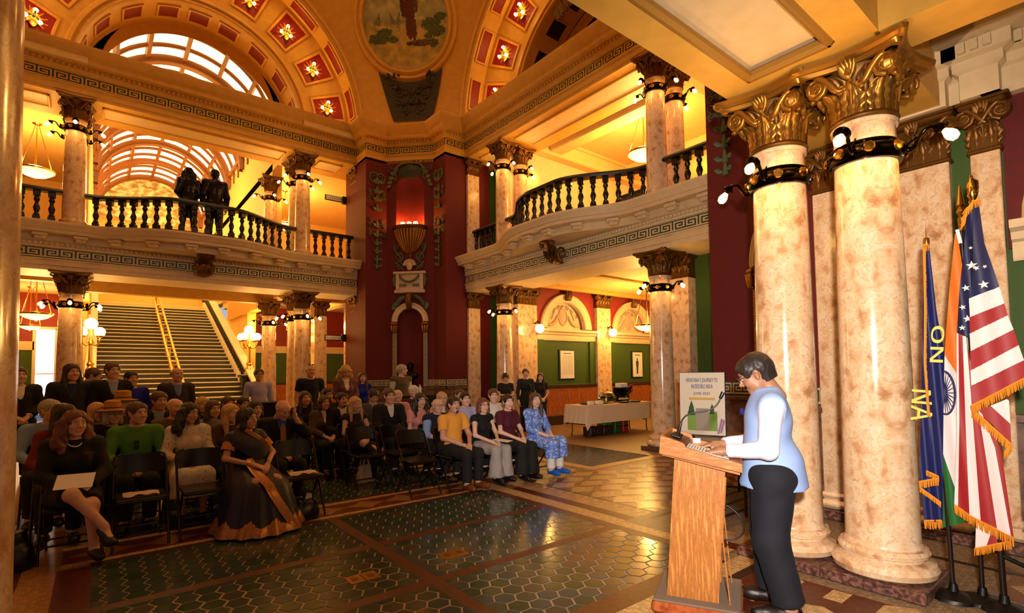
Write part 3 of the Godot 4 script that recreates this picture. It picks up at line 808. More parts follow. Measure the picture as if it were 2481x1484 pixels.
func lower_beam(k: String, called: String) -> void:
	var F := front(k)
	var o := struct(called, null, null)
	var path := [at2(F, -HO, 0), at2(F, HO, 0)]
	var m := MB.new()
	m.sweep(path, prof([[-1.15, H1], [0, H1], [0, 4.07], [0.025, 4.08], [0.025, 4.18], [0.06, 4.2], [0.06, 4.22], [0.0, 4.22], [0.0, 4.46], [0.05, 4.47], [0.06, 4.5]]))
	m.sweep(path, prof([[0.02, 4.5], [0.02, 4.6], [0.08, 4.62]]))
	obj("architrave", m, mt["cream_paint"], o)
	m = MB.new()
	for i in 92:
		var u := -HO + 0.05 + i * 0.09
		var q := at2(F, u, 0.045)
		m.box(Vector3(q.x, 4.55, q.y), Vector3(0.05, 0.07, 0.05), 0.012)
	obj("dentils", m, mt["cream_paint"], o)
	var bp := []
	for u in us(-HO, HO): bp.append(at2(F, u, 0.66 * bow(u)))
	m = MB.new()
	m.sweep(bp, prof([[-0.66, 4.6], [0.06, 4.6], [0.06, 4.76], [0.3, 4.76], [0.3, 4.83], [0.33, 4.84], [0.37, 4.92], [0.4, 4.95], [0.4, 5.0], [-0.9, 5.0]]))
	obj("cornice", m, mt["cream_paint"], o)
	var off := MB.offsets(bp)
	for i in 12:
		var u := -HO + 0.34 + i * (2 * HO - 0.68) / 11.0
		var e := 0.05
		var p0 := at2(F, u - e, 0.66 * bow(u - e)); var p1 := at2(F, u + e, 0.66 * bow(u + e))
		var t := (p1 - p0).normalized()
		var n := Vector2(-t.y, t.x)
		var c := (p0 + p1) / 2 + n * 0.15
		var B := Basis(Vector3(t.x, 0, t.y), Vector3.UP, Vector3(n.x, 0, n.y))
		m = MB.new()
		m.box(Vector3(c.x, 4.72, c.y), Vector3(0.26, 0.07, 0.2), 0.015, B); m.box(Vector3(c.x, 4.66, c.y) - B.z * 0.02, Vector3(0.2, 0.08, 0.15), 0.02, B)
		for s in [-0.05, 0.05]: m.box(Vector3(c.x, 4.655, c.y) + B.x * s + B.z * 0.06, Vector3(0.06, 0.05, 0.03), 0.012, B)
		obj("bracket", m, mt["cream_paint"], o)
	var a := at2(F, -HO, 0); var b := at2(F, HO, 0)
	fret(o, Vector3(a.x, 4.225, a.y), Vector3(b.x, 4.225, b.y), 0.23, Vector3.UP, F[2], mt["cream_paint"], mt["green_key"], 0.55)
	# gilt scroll console under the bow
	var cx: Vector3 = F[0]
	var cm := MB.new()
	var B2 := Basis(F[1], Vector3.UP, F[2])
	var R := []
	for q in [[0.0, 4.16, 0.1], [0.1, 4.13, 0.13], [0.22, 4.2, 0.15], [0.3, 4.32, 0.16], [0.36, 4.45, 0.16], [0.5, 4.54, 0.16], [0.62, 4.58, 0.15], [0.62, 4.62, 0.15], [0.0, 4.62, 0.15]]:
		var r := PackedVector3Array()
		for s in [-1.0, -0.6, 0.0, 0.6, 1.0]: r.append(cx + B2 * Vector3(s * q[2], q[1] - 0.02 * (1 - s * s), q[0] + 0.03 * (1 - s * s)))
		R.append(r)
	cm.rings(R)
	for s in [-1.0, 1.0]:
		for e in [[0.2, 4.34, 0.17], [0.5, 4.57, 0.08]]:
			var sp := MB.new(); spiral(sp, Vector3.ZERO, e[2], s, 1.7, 0.035)
			cm.add(sp, Transform3D(Basis(F[2] * s, Vector3.UP, F[1] * s), cx + B2 * Vector3(s * 0.17, e[1], e[0])))
	for i in 4: leaf(cm, cx + B2 * Vector3(-0.12 + 0.08 * i, 4.25, 0.3), (B2 * Vector3(-0.3 + 0.2 * i, 0.5, 0.6)).normalized(), 0.26)
	obj("console", cm, mt["gilt_dark"], o)

var baluster_mesh: ArrayMesh
func balustrades(k: String) -> void:
	var F := front(k)
	if baluster_mesh == null:
		var m := MB.new()
		m.box(Vector3(0, 0.075, 0), Vector3(0.13, 0.13, 0.13), 0.015); m.box(Vector3(0, 0.64, 0), Vector3(0.13, 0.12, 0.13), 0.012)
		m.lathe(P([0.05, 0.14, 0.058, 0.17, 0.036, 0.2, 0.052, 0.26, 0.066, 0.31, 0.05, 0.37, 0.03, 0.42, 0.045, 0.43, 0.03, 0.45, 0.045, 0.47, 0.058, 0.51, 0.045, 0.55, 0.036, 0.57, 0.055, 0.59]), 10)
		baluster_mesh = m.mesh()
	var names := {"A": "the stair front balcony", "B": "the right hand balcony"}
	for seg in [[-HO + 0.05, -2.57, "left end of "], [-2.57, 2.57, "bowed middle of "], [2.57, HO - 0.05, "right end of "]]:
		var t := thing("balustrade", "dark turned balustrade on the " + seg[2] + names[k], "balustrade")
		var path := []
		for u in us(seg[0], seg[1]): path.append(at2(F, u, -0.27 + 0.92 * bow(u)))
		var r := MB.new()
		r.sweep(path, prof([[-0.1, 5.78], [0.1, 5.78], [0.11, 5.82], [0.08, 5.87], [0, 5.885], [-0.08, 5.87], [-0.11, 5.82], [-0.1, 5.78]])); obj("handrail", r, mt["rail_iron"], t)
		r = MB.new(); r.sweep(path, prof([[-0.12, 5.0], [-0.12, 5.09], [0.12, 5.09], [0.12, 5.0]])); obj("base_rail", r, mt["rail_iron"], t)
		var L := 0.0
		for i in path.size() - 1: L += path[i].distance_to(path[i + 1])
		var n := roundi(L / 0.27)
		var want := 0.5 * L / n; var run := 0.0
		for i in path.size() - 1:
			var d: float = path[i].distance_to(path[i + 1])
			while want <= run + d and n > 0:
				var q: Vector2 = path[i].lerp(path[i + 1], (want - run) / d)
				var edge_u: float = (q - Vector2(F[0].x, F[0].z)).dot(Vector2(F[1].x, F[1].z))
				if absf(absf(edge_u) - 2.57) > 0.24:
					var b := obj("baluster", baluster_mesh, mt["rail_iron"], t)
					b.position = Vector3(q.x, 5.08, q.y)
					b.rotation.y = -(path[i + 1] - path[i]).angle()
				want += L / roundi(L / 0.27)
			run += d

func upper_beam() -> void:
	var o := struct("trim_3", null, null)
	var ring := PA.duplicate(); ring.append_array(PB)
	var full := [Vector2(-1.98, -15.3)]; full.append_array(ring); full.append(Vector2(-1.98, -2.27))
	var m := MB.new()
	m.sweep(full, prof(UPPER))
	obj("entablature", m, mt["ochre_paint"], o)
	for i in full.size() - 1:
		var a: Vector2 = full[i]; var b: Vector2 = full[i + 1]
		var d := (b - a).normalized(); var n := Vector3(-d.y, 0, d.x)
		if a.y > -4.6 and i > 6: continue
		fret(o, Vector3(a.x, 8.3, a.y), Vector3(b.x, 8.3, b.y), 0.25, Vector3.UP, n, mt["ochre_paint"], mt["green_key"], 0.55)
		m = MB.new()
		var L := a.distance_to(b)
		var cnt := int(L / 0.1)
		for k in cnt:
			var q := a + d * (0.05 + k * 0.1)
			m.box(Vector3(q.x, 8.685, q.y) + n * 0.12, Vector3(0.055, 0.06, 0.05), 0.0, Basis(Vector3(d.x, 0, d.y), Vector3.UP, n))
		obj("dentils", m, mt["ochre_paint"], o)
	# recessed panels in the soffits of the two fronts
	for k in ["A", "B"]:
		var F := front(k)
		for s in [[-2.1, 2.1], [-3.75, -3.05], [3.05, 3.75]]:
			var p := MB.new()
			var B := Basis(F[1], Vector3.UP, F[2])
			for e in [[s[0], -0.95, s[0] + 0.05, -0.25], [s[1] - 0.05, -0.95, s[1], -0.25], [s[0], -0.3, s[1], -0.25], [s[0], -0.95, s[1], -0.9]]:
				var c := Vector3((e[0] + e[2]) / 2, H2 - 0.02, (e[1] + e[3]) / 2)
				p.box(F[0] + B * c, Vector3(e[2] - e[0], 0.05, e[3] - e[1]), 0.012, B)
			obj("soffit_frame", p, mt["ochre_paint"], o)
			p = MB.new()
			p.box(F[0] + B * Vector3((s[0] + s[1]) / 2, H2 + 0.005, -0.6), Vector3(s[1] - s[0] - 0.1, 0.03, 0.6), 0.0, B)
			obj("soffit_panel", p, mt["cream_paint"], o)

# ---- columns ----
var cap := {}
func acanthus(h: float, w: float, curl: float, lobes := 4) -> MB:   # stands at the origin, faces +z, grows up
	var m := MB.new()
	var R := []
	var n := 14
	for i in n + 1:
		var f := float(i) / n
		var y := h * (f if f < 0.8 else 0.8 + 0.2 * sin((f - 0.8) / 0.2 * PI * 0.5) - (f - 0.8) * 0.35)
		var z := 0.02 + 0.12 * h * f * f + curl * pow(maxf(0, f - 0.45) / 0.55, 2.2)
		var lob := 1.0 + 0.16 * sin(f * lobes * TAU)
		var ww := w * 0.5 * (0.75 + 0.35 * sin(f * PI * 0.9)) * lob * (1.0 - pow(f, 6) * 0.75)
		var r := PackedVector3Array()
		for k in 9:
			var s := (k - 4) / 4.0
			r.append(Vector3(s * ww, y, z + 0.014 * cos(s * PI * 2.5) - 0.02 * absf(s)))
		R.append(r)
	m.rings(R)
	var b := MB.new()   # thickness
	for r in R:
		for k in r.size(): r[k] = r[k] - Vector3(0, 0, 0.012)
	m.rings(R)
	return m
func cap_parts() -> void:
	if cap.has("bell"): return
	var b := MB.new(); b.lathe(P([0.2, -0.02, 0.215, -0.01, 0.225, 0.01, 0.215, 0.03, 0.2, 0.04, 0.19, 0.05, 0.195, 0.2, 0.225, 0.32, 0.27, 0.38, 0.0, 0.385]), 28)
	cap.bell = b
	cap.leaf = acanthus(0.24, 0.145, 0.06)
	cap.tall = acanthus(0.33, 0.13, 0.085)
	var vo := MB.new()   # one volute with its stalk, on a face seen along -z; mirrored for the other side
	spiral(vo, Vector3(0.225, 0.305, 0.262), 0.082, -1.0, 2.1, 0.024)
	vo.lathe(P([0, -0.03, 0.06, -0.03, 0.07, 0.0, 0.06, 0.03, 0, 0.03]), 14)
	var vd := MB.new()
	spiral(vd, Vector3(0.225, 0.305, 0.262), 0.082, -1.0, 2.1, 0.022)
	var disc := MB.new(); disc.lathe(P([0, 0.02, 0.066, 0.015, 0.076, -0.03]), 16)
	vd.add(disc, Transform3D(Basis(Vector3(1, 0, 0), Vector3(0, 0, 1), Vector3(0, -1, 0)), Vector3(0.225, 0.305, 0.25)))
	vd.tube(bezier(Vector3(0.04, 0.25, 0.235), Vector3(0.1, 0.16, 0.25), Vector3(0.12, 0.36, 0.26), Vector3(0.225, 0.382, 0.265), 12), [0.012, 0.016, 0.02, 0.022, 0.024, 0.026, 0.028, 0.028, 0.028, 0.027, 0.026, 0.025, 0.024], 7)
	spiral(vd, Vector3(0.055, 0.235, 0.24), 0.036, 1.0, 1.4, 0.014)
	cap.volute = vd
	var bud := MB.new()
	bud.tube([Vector3(0, 0.1, 0.225), Vector3(0, 0.2, 0.235), Vector3(0, 0.29, 0.25)], [0.008, 0.014, 0.02], 6)
	for k in 5: leaf(bud, Vector3(0, 0.29, 0.26), Vector3(-0.5 + 0.25 * k, 1.0, 0.25).normalized(), 0.13, 0.22)
	bud.lathe(P([0, 0.3, 0.03, 0.32, 0.035, 0.36, 0.02, 0.4, 0, 0.42]), 10, Vector3(0, 0, 0.265))
	cap.bud = bud
	var ab := MB.new()
	var ring := func(side: float) -> PackedVector2Array:
		var p := PackedVector2Array()
		for s in 4:
			var d := Vector2.from_angle(s * PI / 2); var e := Vector2(-d.y, d.x)
			for k in 9:
				var q := (k - 4) / 4.0 * 0.9
				p.append(d * (side - 0.07 * cos(q * PI / 2 / 0.9)) + e * q * side)
		return p
	var rr := []
	for q in [[0.3, 0.385], [0.325, 0.39], [0.335, 0.42], [0.35, 0.425], [0.375, 0.445], [0.38, 0.48], [0.0, 0.48]]:
		var r := PackedVector3Array()
		for w in ring.call(q[0]) if q[0] > 0 else ring.call(0.01): r.append(Vector3(w.x, q[1], w.y))
		rr.append(r)
	for k in rr.size() - 1: ab.rings([rr[k], rr[k + 1]], true)
	cap.abacus = ab
	var al := MB.new()
	al.add(b); al.add(ab)
	for k in 8:
		al.add(cap.leaf, Transform3D(Basis(Vector3.UP, k * PI / 4), Vector3.ZERO).translated_local(Vector3(0, 0.03, 0.19)))
		al.add(cap.tall, Transform3D(Basis(Vector3.UP, (k + 0.5) * PI / 4), Vector3.ZERO).translated_local(Vector3(0, 0.03, 0.185)))
	for k in 4:
		var Rt := Transform3D(Basis(Vector3.UP, k * PI / 2), Vector3.ZERO)
		al.add(vd, Rt); al.add(vd, Rt * Transform3D(Basis.from_scale(Vector3(-1, 1, 1)), Vector3.ZERO)); al.add(bud, Rt)
	cap.all = al.mesh()
	for k in ["bell", "leaf", "tall", "volute", "bud", "abacus"]: cap[k + "_mesh"] = cap[k].mesh()
	var vm := MB.new(); vm.add(vd, Transform3D(Basis.from_scale(Vector3(-1, 1, 1)), Vector3.ZERO)); cap.volute2_mesh = vm.mesh()

func capital(t: Node3D, y: float, k: float, fine: bool, h := 1.0, mat := "gilt_dark") -> void:
	cap_parts()
	if not fine:
		var o := obj("capital", cap.all, mt[mat], t)
		o.position.y = y; o.scale = Vector3(k, h, k)
		return
	var c := obj("capital", cap.bell_mesh, mt["gilt_dark"], t)
	c.position.y = y; c.scale = Vector3(k, h, k)
	for i in 8:
		var a := obj("acanthus_leaf", cap.leaf_mesh, mt["gilt"], c)
		a.transform = Transform3D(Basis(Vector3.UP, i * PI / 4), Vector3.ZERO).translated_local(Vector3(0, 0.03, 0.19))
		a = obj("acanthus_leaf", cap.tall_mesh, mt["gilt_dark"], c)
		a.transform = Transform3D(Basis(Vector3.UP, (i + 0.5) * PI / 4), Vector3.ZERO).translated_local(Vector3(0, 0.03, 0.185))
	for i in 4:
		for q in ["volute_mesh", "volute2_mesh"]: obj("volute", cap[q], mt["gilt"], c).rotation.y = i * PI / 2
		obj("flower_bud", cap.bud_mesh, mt["gilt"], c).rotation.y = i * PI / 2
	obj("abacus", cap.abacus_mesh, mt["gilt"], c)

func column(at: Vector3, top: float, r: float, label: String, fine := false, plinth := true) -> Node3D:
	var t := thing("column", label, "column", at)
	var p := MB.new()
	if plinth:
		p.box(Vector3(0, 0.04, 0), Vector3(0.65, 0.08, 0.65), 0.008)
		obj("plinth", p, mt["plinth_stone"], t)
	var k := r / 0.238
	var y0 := 0.08 if plinth else 0.0
	var ch := 0.48
	var b := MB.new()
	b.lathe(P([0.29 * k, y0, 0.325 * k, y0 + 0.02, 0.338 * k, y0 + 0.06, 0.32 * k, y0 + 0.1, 0.29 * k, y0 + 0.115, 0.268 * k, y0 + 0.125, 0.268 * k, y0 + 0.14, 0.285 * k, y0 + 0.15, 0.29 * k, y0 + 0.175, 0.275 * k, y0 + 0.2, 0.25 * k, y0 + 0.205, 0.25 * k, y0 + 0.22, r, y0 + 0.24]), 40)
	obj("base", b, mt["marble"], t)
	var s := MB.new()
	var pr := []
	for i in 13:
		var f := i / 12.0
		pr.append(Vector2(lerpf(r, r * 0.86, f * f * 0.6 + f * 0.4), lerpf(y0 + 0.24, top - ch - 0.05, f)))
	pr.append_array([Vector2(r * 0.93, top - ch - 0.045), Vector2(r * 0.95, top - ch - 0.02), Vector2(r * 0.9, top - ch)])
	s.lathe(pr, 40)
	obj("shaft", s, mt["marble"], t)
	capital(t, top - ch, r * 0.9 / 0.205, fine)
	return t
func pilaster(at: Vector3, turn: float, w: float, top: float, label: String, deep := 0.12, ground := true) -> void:
	var t := thing("pilaster", label, "pilaster", at, turn)
	var m := MB.new()
	m.box(Vector3(0, (top - 0.46) / 2 + 0.05, 0), Vector3(w, top - 0.56, deep), 0.008); obj("shaft", m, mt["marble"], t)
	if ground:
		m = MB.new()
		m.box(Vector3(0, 0.05, 0.01), Vector3(w + 0.14, 0.1, deep + 0.14), 0.006); obj("plinth", m, mt["plinth_stone"], t)
		m = MB.new()
		m.box(Vector3(0, 0.15, 0.01), Vector3(w + 0.11, 0.09, deep + 0.1), 0.035); m.box(Vector3(0, 0.24, 0.005), Vector3(w + 0.06, 0.06, deep + 0.06), 0.025); obj("base", m, mt["marble"], t)
	var c := MB.new()
	var y := top - 0.46
	c.box(Vector3(0, y + 0.01, 0), Vector3(w + 0.04, 0.04, deep + 0.04), 0.012); c.box(Vector3(0, y + 0.2, 0), Vector3(w, 0.4, deep), 0.01)
	c.box(Vector3(0, y + 0.42, 0.02), Vector3(w + 0.12, 0.05, deep + 0.14), 0.015); c.box(Vector3(0, y + 0.45, 0.02), Vector3(w + 0.18, 0.03, deep + 0.18), 0.01)
	cap_parts()
	var n := maxi(2, roundi(w / 0.13))
	for i in n:
		c.add(cap.leaf, Transform3D(Basis.IDENTITY, Vector3((i + 0.5) / n * w - w / 2, y + 0.02, deep / 2 - 0.02)))
	for i in n - 1: c.add(cap.tall, Transform3D(Basis.IDENTITY, Vector3((i + 1.0) / n * w - w / 2, y + 0.02, deep / 2 - 0.035)))
	var zo := deep / 2 - 0.262 + 0.05
	c.add(cap.volute, Transform3D(Basis.IDENTITY, Vector3(w / 2 - 0.2, y + 0.02, zo)))
	c.add(cap.volute, Transform3D(Basis.from_scale(Vector3(-1, 1, 1)), Vector3(-w / 2 + 0.2, y + 0.02, zo)))
	c.add(cap.bud, Transform3D(Basis.IDENTITY, Vector3(0, y + 0.02, zo)))
	obj("capital", c, mt["gilt_dark"], t)

func ring_lamp(at: Vector3, r: float, dirs: Array, label: String, power: float) -> void:
	var t := thing("ring_lamp", label, "lamp", at)
	var m := MB.new()
	m.lathe(P([r - 0.01, 0.0, r + 0.025, 0.0, r + 0.03, 0.012, r + 0.02, 0.022, r + 0.035, 0.03, r + 0.055, 0.06, r + 0.055, 0.09, r + 0.035, 0.115, r + 0.02, 0.125, r + 0.03, 0.135, r + 0.02, 0.15, r - 0.01, 0.15]), 40)
	obj("ring", m, mt["bronze_ring"], t)
	var md := MB.new()
	for k in 8:
		var a := PI / 8 + k * PI / 4
		var c := Vector3(cos(a), 0, sin(a)) * (r + 0.05) + Vector3(0, 0.075, 0)
		var B := Basis(Vector3(-sin(a), 0, cos(a)), Vector3.UP, Vector3(cos(a), 0, sin(a)))
		var d := MB.new(); d.lathe(P([0, 0.012, 0.03, 0.01, 0.036, 0.016, 0.042, 0.0]), 12)
		md.add(d, Transform3D(Basis(B.x, B.z, -B.y), c))
	obj("medallion", md, mt["brass"], t)
	for d in dirs:
		var o: Vector3 = d
		var a := MB.new()
		var b := o * (r + 0.04) + Vector3(0, 0.06, 0)
		a.tube(bezier(b, b + Vector3(0, -0.08, 0) + o * 0.1, b + o * 0.08 + Vector3(0, 0.16, 0), b + o * 0.2 + Vector3(0, 0.1, 0), 8), [0.03, 0.02, 0.016, 0.014, 0.014, 0.014, 0.013, 0.013, 0.016], 7)
		leaf(a, b - Vector3(0, 0.03, 0), (o * 0.5 + Vector3.UP).normalized(), 0.12)
		var dn := (o * 0.65 - Vector3.UP * 0.75).normalized()
		var e := b + o * 0.2 + Vector3(0, 0.1, 0)
		var sd := Vector3(-o.z, 0, o.x)
		var X := Transform3D(Basis(sd, dn, sd.cross(dn)), e)
		var cu := MB.new(); cu.lathe(P([0.012, -0.01, 0.03, 0.0, 0.05, 0.03, 0.06, 0.035, 0.035, 0.02, 0.018, 0.05, 0.018, 0.06]), 12)
		a.add(cu, X)
		var arm := obj("arm", a, mt["bronze_ring"], t)
		var bu := MB.new(); bu.lathe(P([0.015, 0.05, 0.02, 0.065, 0.036, 0.1, 0.04, 0.125, 0.03, 0.155, 0.0, 0.17]), 12)
		var bm := MB.new(); bm.add(bu, X)
		obj("bulb", bm, mt["bulb"], arm)
		if power > 0.0: omni("bulb_light", at + e + dn * 0.12, WARM, power * 0.6, 0.04)

func columns() -> void:
	var Z := Vector3(0, 0, 1); var X := Vector3(1, 0, 0)
	column(Vector3(4.66, 0, -2.0), H1, 0.238, "veined cream marble column with gilt capital, left one of the big near pair", true)
	column(Vector3(4.66, 0, -1.345), H1, 0.238, "veined cream marble column with gilt capital, right and nearest of the big pair beside the flags", true)
	column(Vector3(-0.4, 0, -2.0), H1, 0.238, "pale marble column cut off by the left edge of the photo")
	ring_lamp(Vector3(4.66, 3.16, -2.0), 0.208, [-X, -Z], "bronze ring with bare bulbs round the left column of the near pair", 0.7)
	ring_lamp(Vector3(4.66, 3.16, -1.345), 0.208, [-X, Z], "bronze ring with bare bulbs round the column beside the flags", 0.7)
	var pl := {"A": ["stair front", Z], "B": ["right hand front", -X]}
	for k in ["A", "B"]:
		var F := front(k)
		var uoff := -0.06 if k == "B" else 0.0
		for s in [-1.0, 1.0]:
			var w: String = ("left" if s < 0 else "right") + " end of the " + pl[k][0]
			for lv in [0, 1]:
				for b in [0, 1]:
					var q: Vector3 = F[0] + F[1] * (s * 2.57 + uoff) + F[2] * (-0.26 - 0.66 * b)
					var y: float = [0.0, FL2 - 0.02][lv]
					if not (lv == 0 and b == 1 and k == "B"):
						column(q + Vector3(0, y, 0), ([H1, H2][lv]) - y, [0.238, 0.215][lv], "marble column, %s of the %s pair at the %s" % [["front", "back"][b], ["ground floor", "balcony"][lv], w], false, lv == 0)
						var dirs := [F[1], -F[1], F[2] if b == 0 else -F[2]]
						ring_lamp(q + Vector3(0, [3.16, 7.28][lv], 0), [0.208, 0.188][lv], dirs, "bronze ring of bulbs on the %s %s column at the %s" % [["front", "back"][b], ["ground floor", "balcony"][lv], w], 0.55)
	# jamb and wall pilasters of the right hand front
	for lv in [0, 1]:
		var y: float = [0.0, FL2][lv]
		var top: float = [H1, H2][lv] - y
		var fl: String = ["ground floor", "balcony"][lv]
		pilaster(Vector3(8.86, y, -12.82), 0.0, 0.42, top, "marble pilaster against the corner pier at the far end of the right hand front, " + fl, 0.1, lv == 0)
		pilaster(Vector3(9.6, y, -12.3), 0.0, 0.3, top, "narrow marble pilaster in the green recess of the right hand front, " + fl, 0.1, lv == 0)
		pilaster(Vector3(6.26, y, -15.62), -PI / 2, 0.5, top, "marble pilaster against the corner pier at the right end of the stair front, " + fl, 0.1, lv == 0)
	pilaster(Vector3(9.62, 0, -11.35), 0.0, 0.72, H1, "broad marble pilaster with a globe sconce behind the far right hand column", 0.3)
	pilaster(Vector3(9.62, 0, -6.22), -PI / 2, 0.55, H1, "broad marble pilaster beside the green wall behind the near right hand column", 0.3)
	# the near hall's right wall
	pilaster(Vector3(6.2, 0, -2.16), -PI / 2, 0.26, H1, "marble pilaster between the dark red wall and the big near columns", 0.12)
	pilaster(Vector3(6.2, 0, -1.36), -PI / 2, 0.5, H1, "broad marble pilaster behind the biggest near column", 0.12)
	pilaster(Vector3(6.2, 0, -0.86), -PI / 2, 0.2, H1, "narrow marble pilaster at the right behind the striped flag", 0.12)

# ---- arches, pendentives, dome ----
func arch_pt(F: Array, R: float, depth: float, a: float) -> Vector3:
	return F[0] + F[1] * (R * cos(a)) + Vector3(0, YS + R * sin(a), 0) - F[2] * depth
func arch_band(m: MB, F: Array, pr: Array, n := 60) -> void:
	for q in MB.runs(prof(pr)):
		var R := []
		for k in n + 1:
			var a := PI * k / n
			var r := PackedVector3Array()
			for j in q: r.append(arch_pt(F, pr[j][0], pr[j][1], a))
			R.append(r)
		m.rings(R)
# framed panel on the arch between radii/depths p0 and p1, centred on angle a
func arch_panel(parent: Node3D, F: Array, p0: Array, p1: Array, a: float, half: float, frame: float, col: String, ornament := 0) -> void:
	var e := arch_pt(F, p1[0], p1[1], a) - arch_pt(F, p0[0], p0[1], a)
	var t := (arch_pt(F, p0[0], p0[1], a + 0.01) - arch_pt(F, p0[0], p0[1], a - 0.01)).normalized()
	var up := e.normalized().cross(t).normalized()
	var mid := arch_pt(F, (p0[0] + p1[0]) / 2, (p0[1] + p1[1]) / 2, a)
	var ctr: Vector3 = F[0] + Vector3(0, YS, 0) - mid
	if up.dot(ctr) + up.dot(F[2]) < 0: up = -up
	var f := MB.new(); var s := MB.new()
	var at := func(u: float, w: float, h: float) -> Vector3:   # u across angle, w across the band, h proud
		return arch_pt(F, lerpf(p0[0], p1[0], w), lerpf(p0[1], p1[1], w), a + u) + up * h
	var L := e.length()
	var fw := frame / L; var fu: float = frame / ((p0[0] + p1[0]) / 2)
	var q := [[-half, half, 0.0, fw], [-half, half, 1 - fw, 1.0], [-half, -half + fu, fw, 1 - fw], [half - fu, half, fw, 1 - fw]]
	for b in q:
		for k in 4:
			var u0 := lerpf(b[0], b[1], k / 4.0); var u1 := lerpf(b[0], b[1], (k + 1) / 4.0)
			var h := 0.035
			f.quad(at.call(u0, b[2], h), at.call(u1, b[2], h), at.call(u1, b[3], h), at.call(u0, b[3], h))
			f.quad(at.call(u0, b[2], 0), at.call(u1, b[2], 0), at.call(u1, b[2], h), at.call(u0, b[2], h))
			f.quad(at.call(u0, b[3], h), at.call(u1, b[3], h), at.call(u1, b[3], 0), at.call(u0, b[3], 0))
			if k == 0: f.quad(at.call(u0, b[2], 0), at.call(u0, b[3], 0), at.call(u0, b[3], h), at.call(u0, b[2], h))
			if k == 3: f.quad(at.call(u1, b[2], 0), at.call(u1, b[3], 0), at.call(u1, b[3], h), at.call(u1, b[2], h))
	for k in 6:
		var u0 := lerpf(-half + fu * 0.5, half - fu * 0.5, k / 6.0); var u1 := lerpf(-half + fu * 0.5, half - fu * 0.5, (k + 1) / 6.0)
		s.quad(at.call(u0, fw * 0.5, 0.006), at.call(u1, fw * 0.5, 0.006), at.call(u1, 1 - fw * 0.5, 0.006), at.call(u0, 1 - fw * 0.5, 0.006))
	obj("panel_frame", f, mt["coffer_frame"], parent)
	var p := obj("red_panel", s, mt[col], parent)
	if ornament > 0:
		var o := MB.new()
		var X := Transform3D(Basis(t, e.normalized(), up), mid + up * 0.012)
		var w: float = half * (p0[0] + p1[0]) / 2 - frame * 1.6; var h := L / 2 - frame * 1.6
		if ornament == 1:
			for sx in [-1.0, 1.0]:
				o.tube([Vector3(sx * w * 0.5, h * 0.7, 0), Vector3(-sx * w * 0.5, h * 0.7, 0)], 0.012, 4)
				o.tube([Vector3(sx * w * 0.55, -h * 0.8, 0), Vector3(sx * w * 0.55, h * 0.8, 0)], 0.011, 4)
				o.tube([Vector3(-w * 0.6, sx * h * 0.7, 0), Vector3(w * 0.6, sx * h * 0.7, 0)], 0.011, 4)
				for sy in [-1.0, 1.0]: spiral(o, Vector3(sx * w * 0.55, sy * h * 0.3, 0), minf(w, h) * 0.28, sx * sy, 1.2, 0.014)
		else:
			o.box(Vector3(0, h * 0.8, 0), Vector3(w * 1.9, 0.014, 0.012)); o.box(Vector3(0, -h * 0.8, 0), Vector3(w * 1.9, 0.014, 0.012))
			for sx in [-1.0, 1.0]:
				o.box(Vector3(sx * w * 0.95, 0, 0), Vector3(0.014, h * 1.6, 0.012))
				for sy in [-1.0, 1.0]: spiral(o, Vector3(sx * w * 0.72, sy * h * 0.32, 0), h * 0.3, sx * sy, 1.3, 0.012)
		obj("scroll_ornament", o, mt["coffer_scroll"], p)

func coffer_lamp(F: Array, a: float, where: String) -> void:
	var p := arch_pt(F, 3.5, 0.68, a)
	var nrm: Vector3 = (F[2] * 0.96 + (F[0] + Vector3(0, YS, 0) - p - F[2] * -0.68).normalized() * 0.28).normalized()
	var t := thing("coffer_lamp", "gilt rosette lamp with bare bulbs in a red coffer, " + where, "lamp")
	var x := nrm.cross(Vector3.UP).normalized()
	t.transform = Transform3D(Basis(x, nrm, x.cross(nrm)), p)
	var m := MB.new()
	for k in 12: leaf(m, Vector3.ZERO, (Vector3.FORWARD.rotated(Vector3.UP, TAU * k / 12) + Vector3(0, 0.15, 0)).normalized(), 0.26, 0.3)
	m.lathe(P([0.0, 0.09, 0.05, 0.08, 0.08, 0.03, 0.14, 0.03, 0.15, 0.0]), 16)
	obj("rosette", m, mt["gilt_pale"], t)
	var b := MB.new()
	b.tube([Vector3(0, 0.05, 0), Vector3(0, 0.18, 0)], 0.03, 8)
	for k in 3:
		var d := Vector3.FORWARD.rotated(Vector3.UP, TAU * (k + 0.4) / 3)
		b.tube([Vector3(0, 0.17, 0), d * 0.08 + Vector3(0, 0.18, 0), d * 0.13 + Vector3(0, 0.15, 0)], 0.016, 6)
	obj("stem", b, mt["black_metal"], t)
	for k in 3:
		var d := Vector3.FORWARD.rotated(Vector3.UP, TAU * (k + 0.4) / 3)
		var g := MB.new(); g.lathe(P([0, -0.05, 0.045, -0.03, 0.05, 0.01, 0.03, 0.05, 0, 0.055]), 10, d * 0.15 + Vector3(0, 0.13, 0))
		obj("bulb", g, mt["bulb"], t)
	omni("coffer_light", p + nrm * 0.24, WARM, 0.34, 0.1)

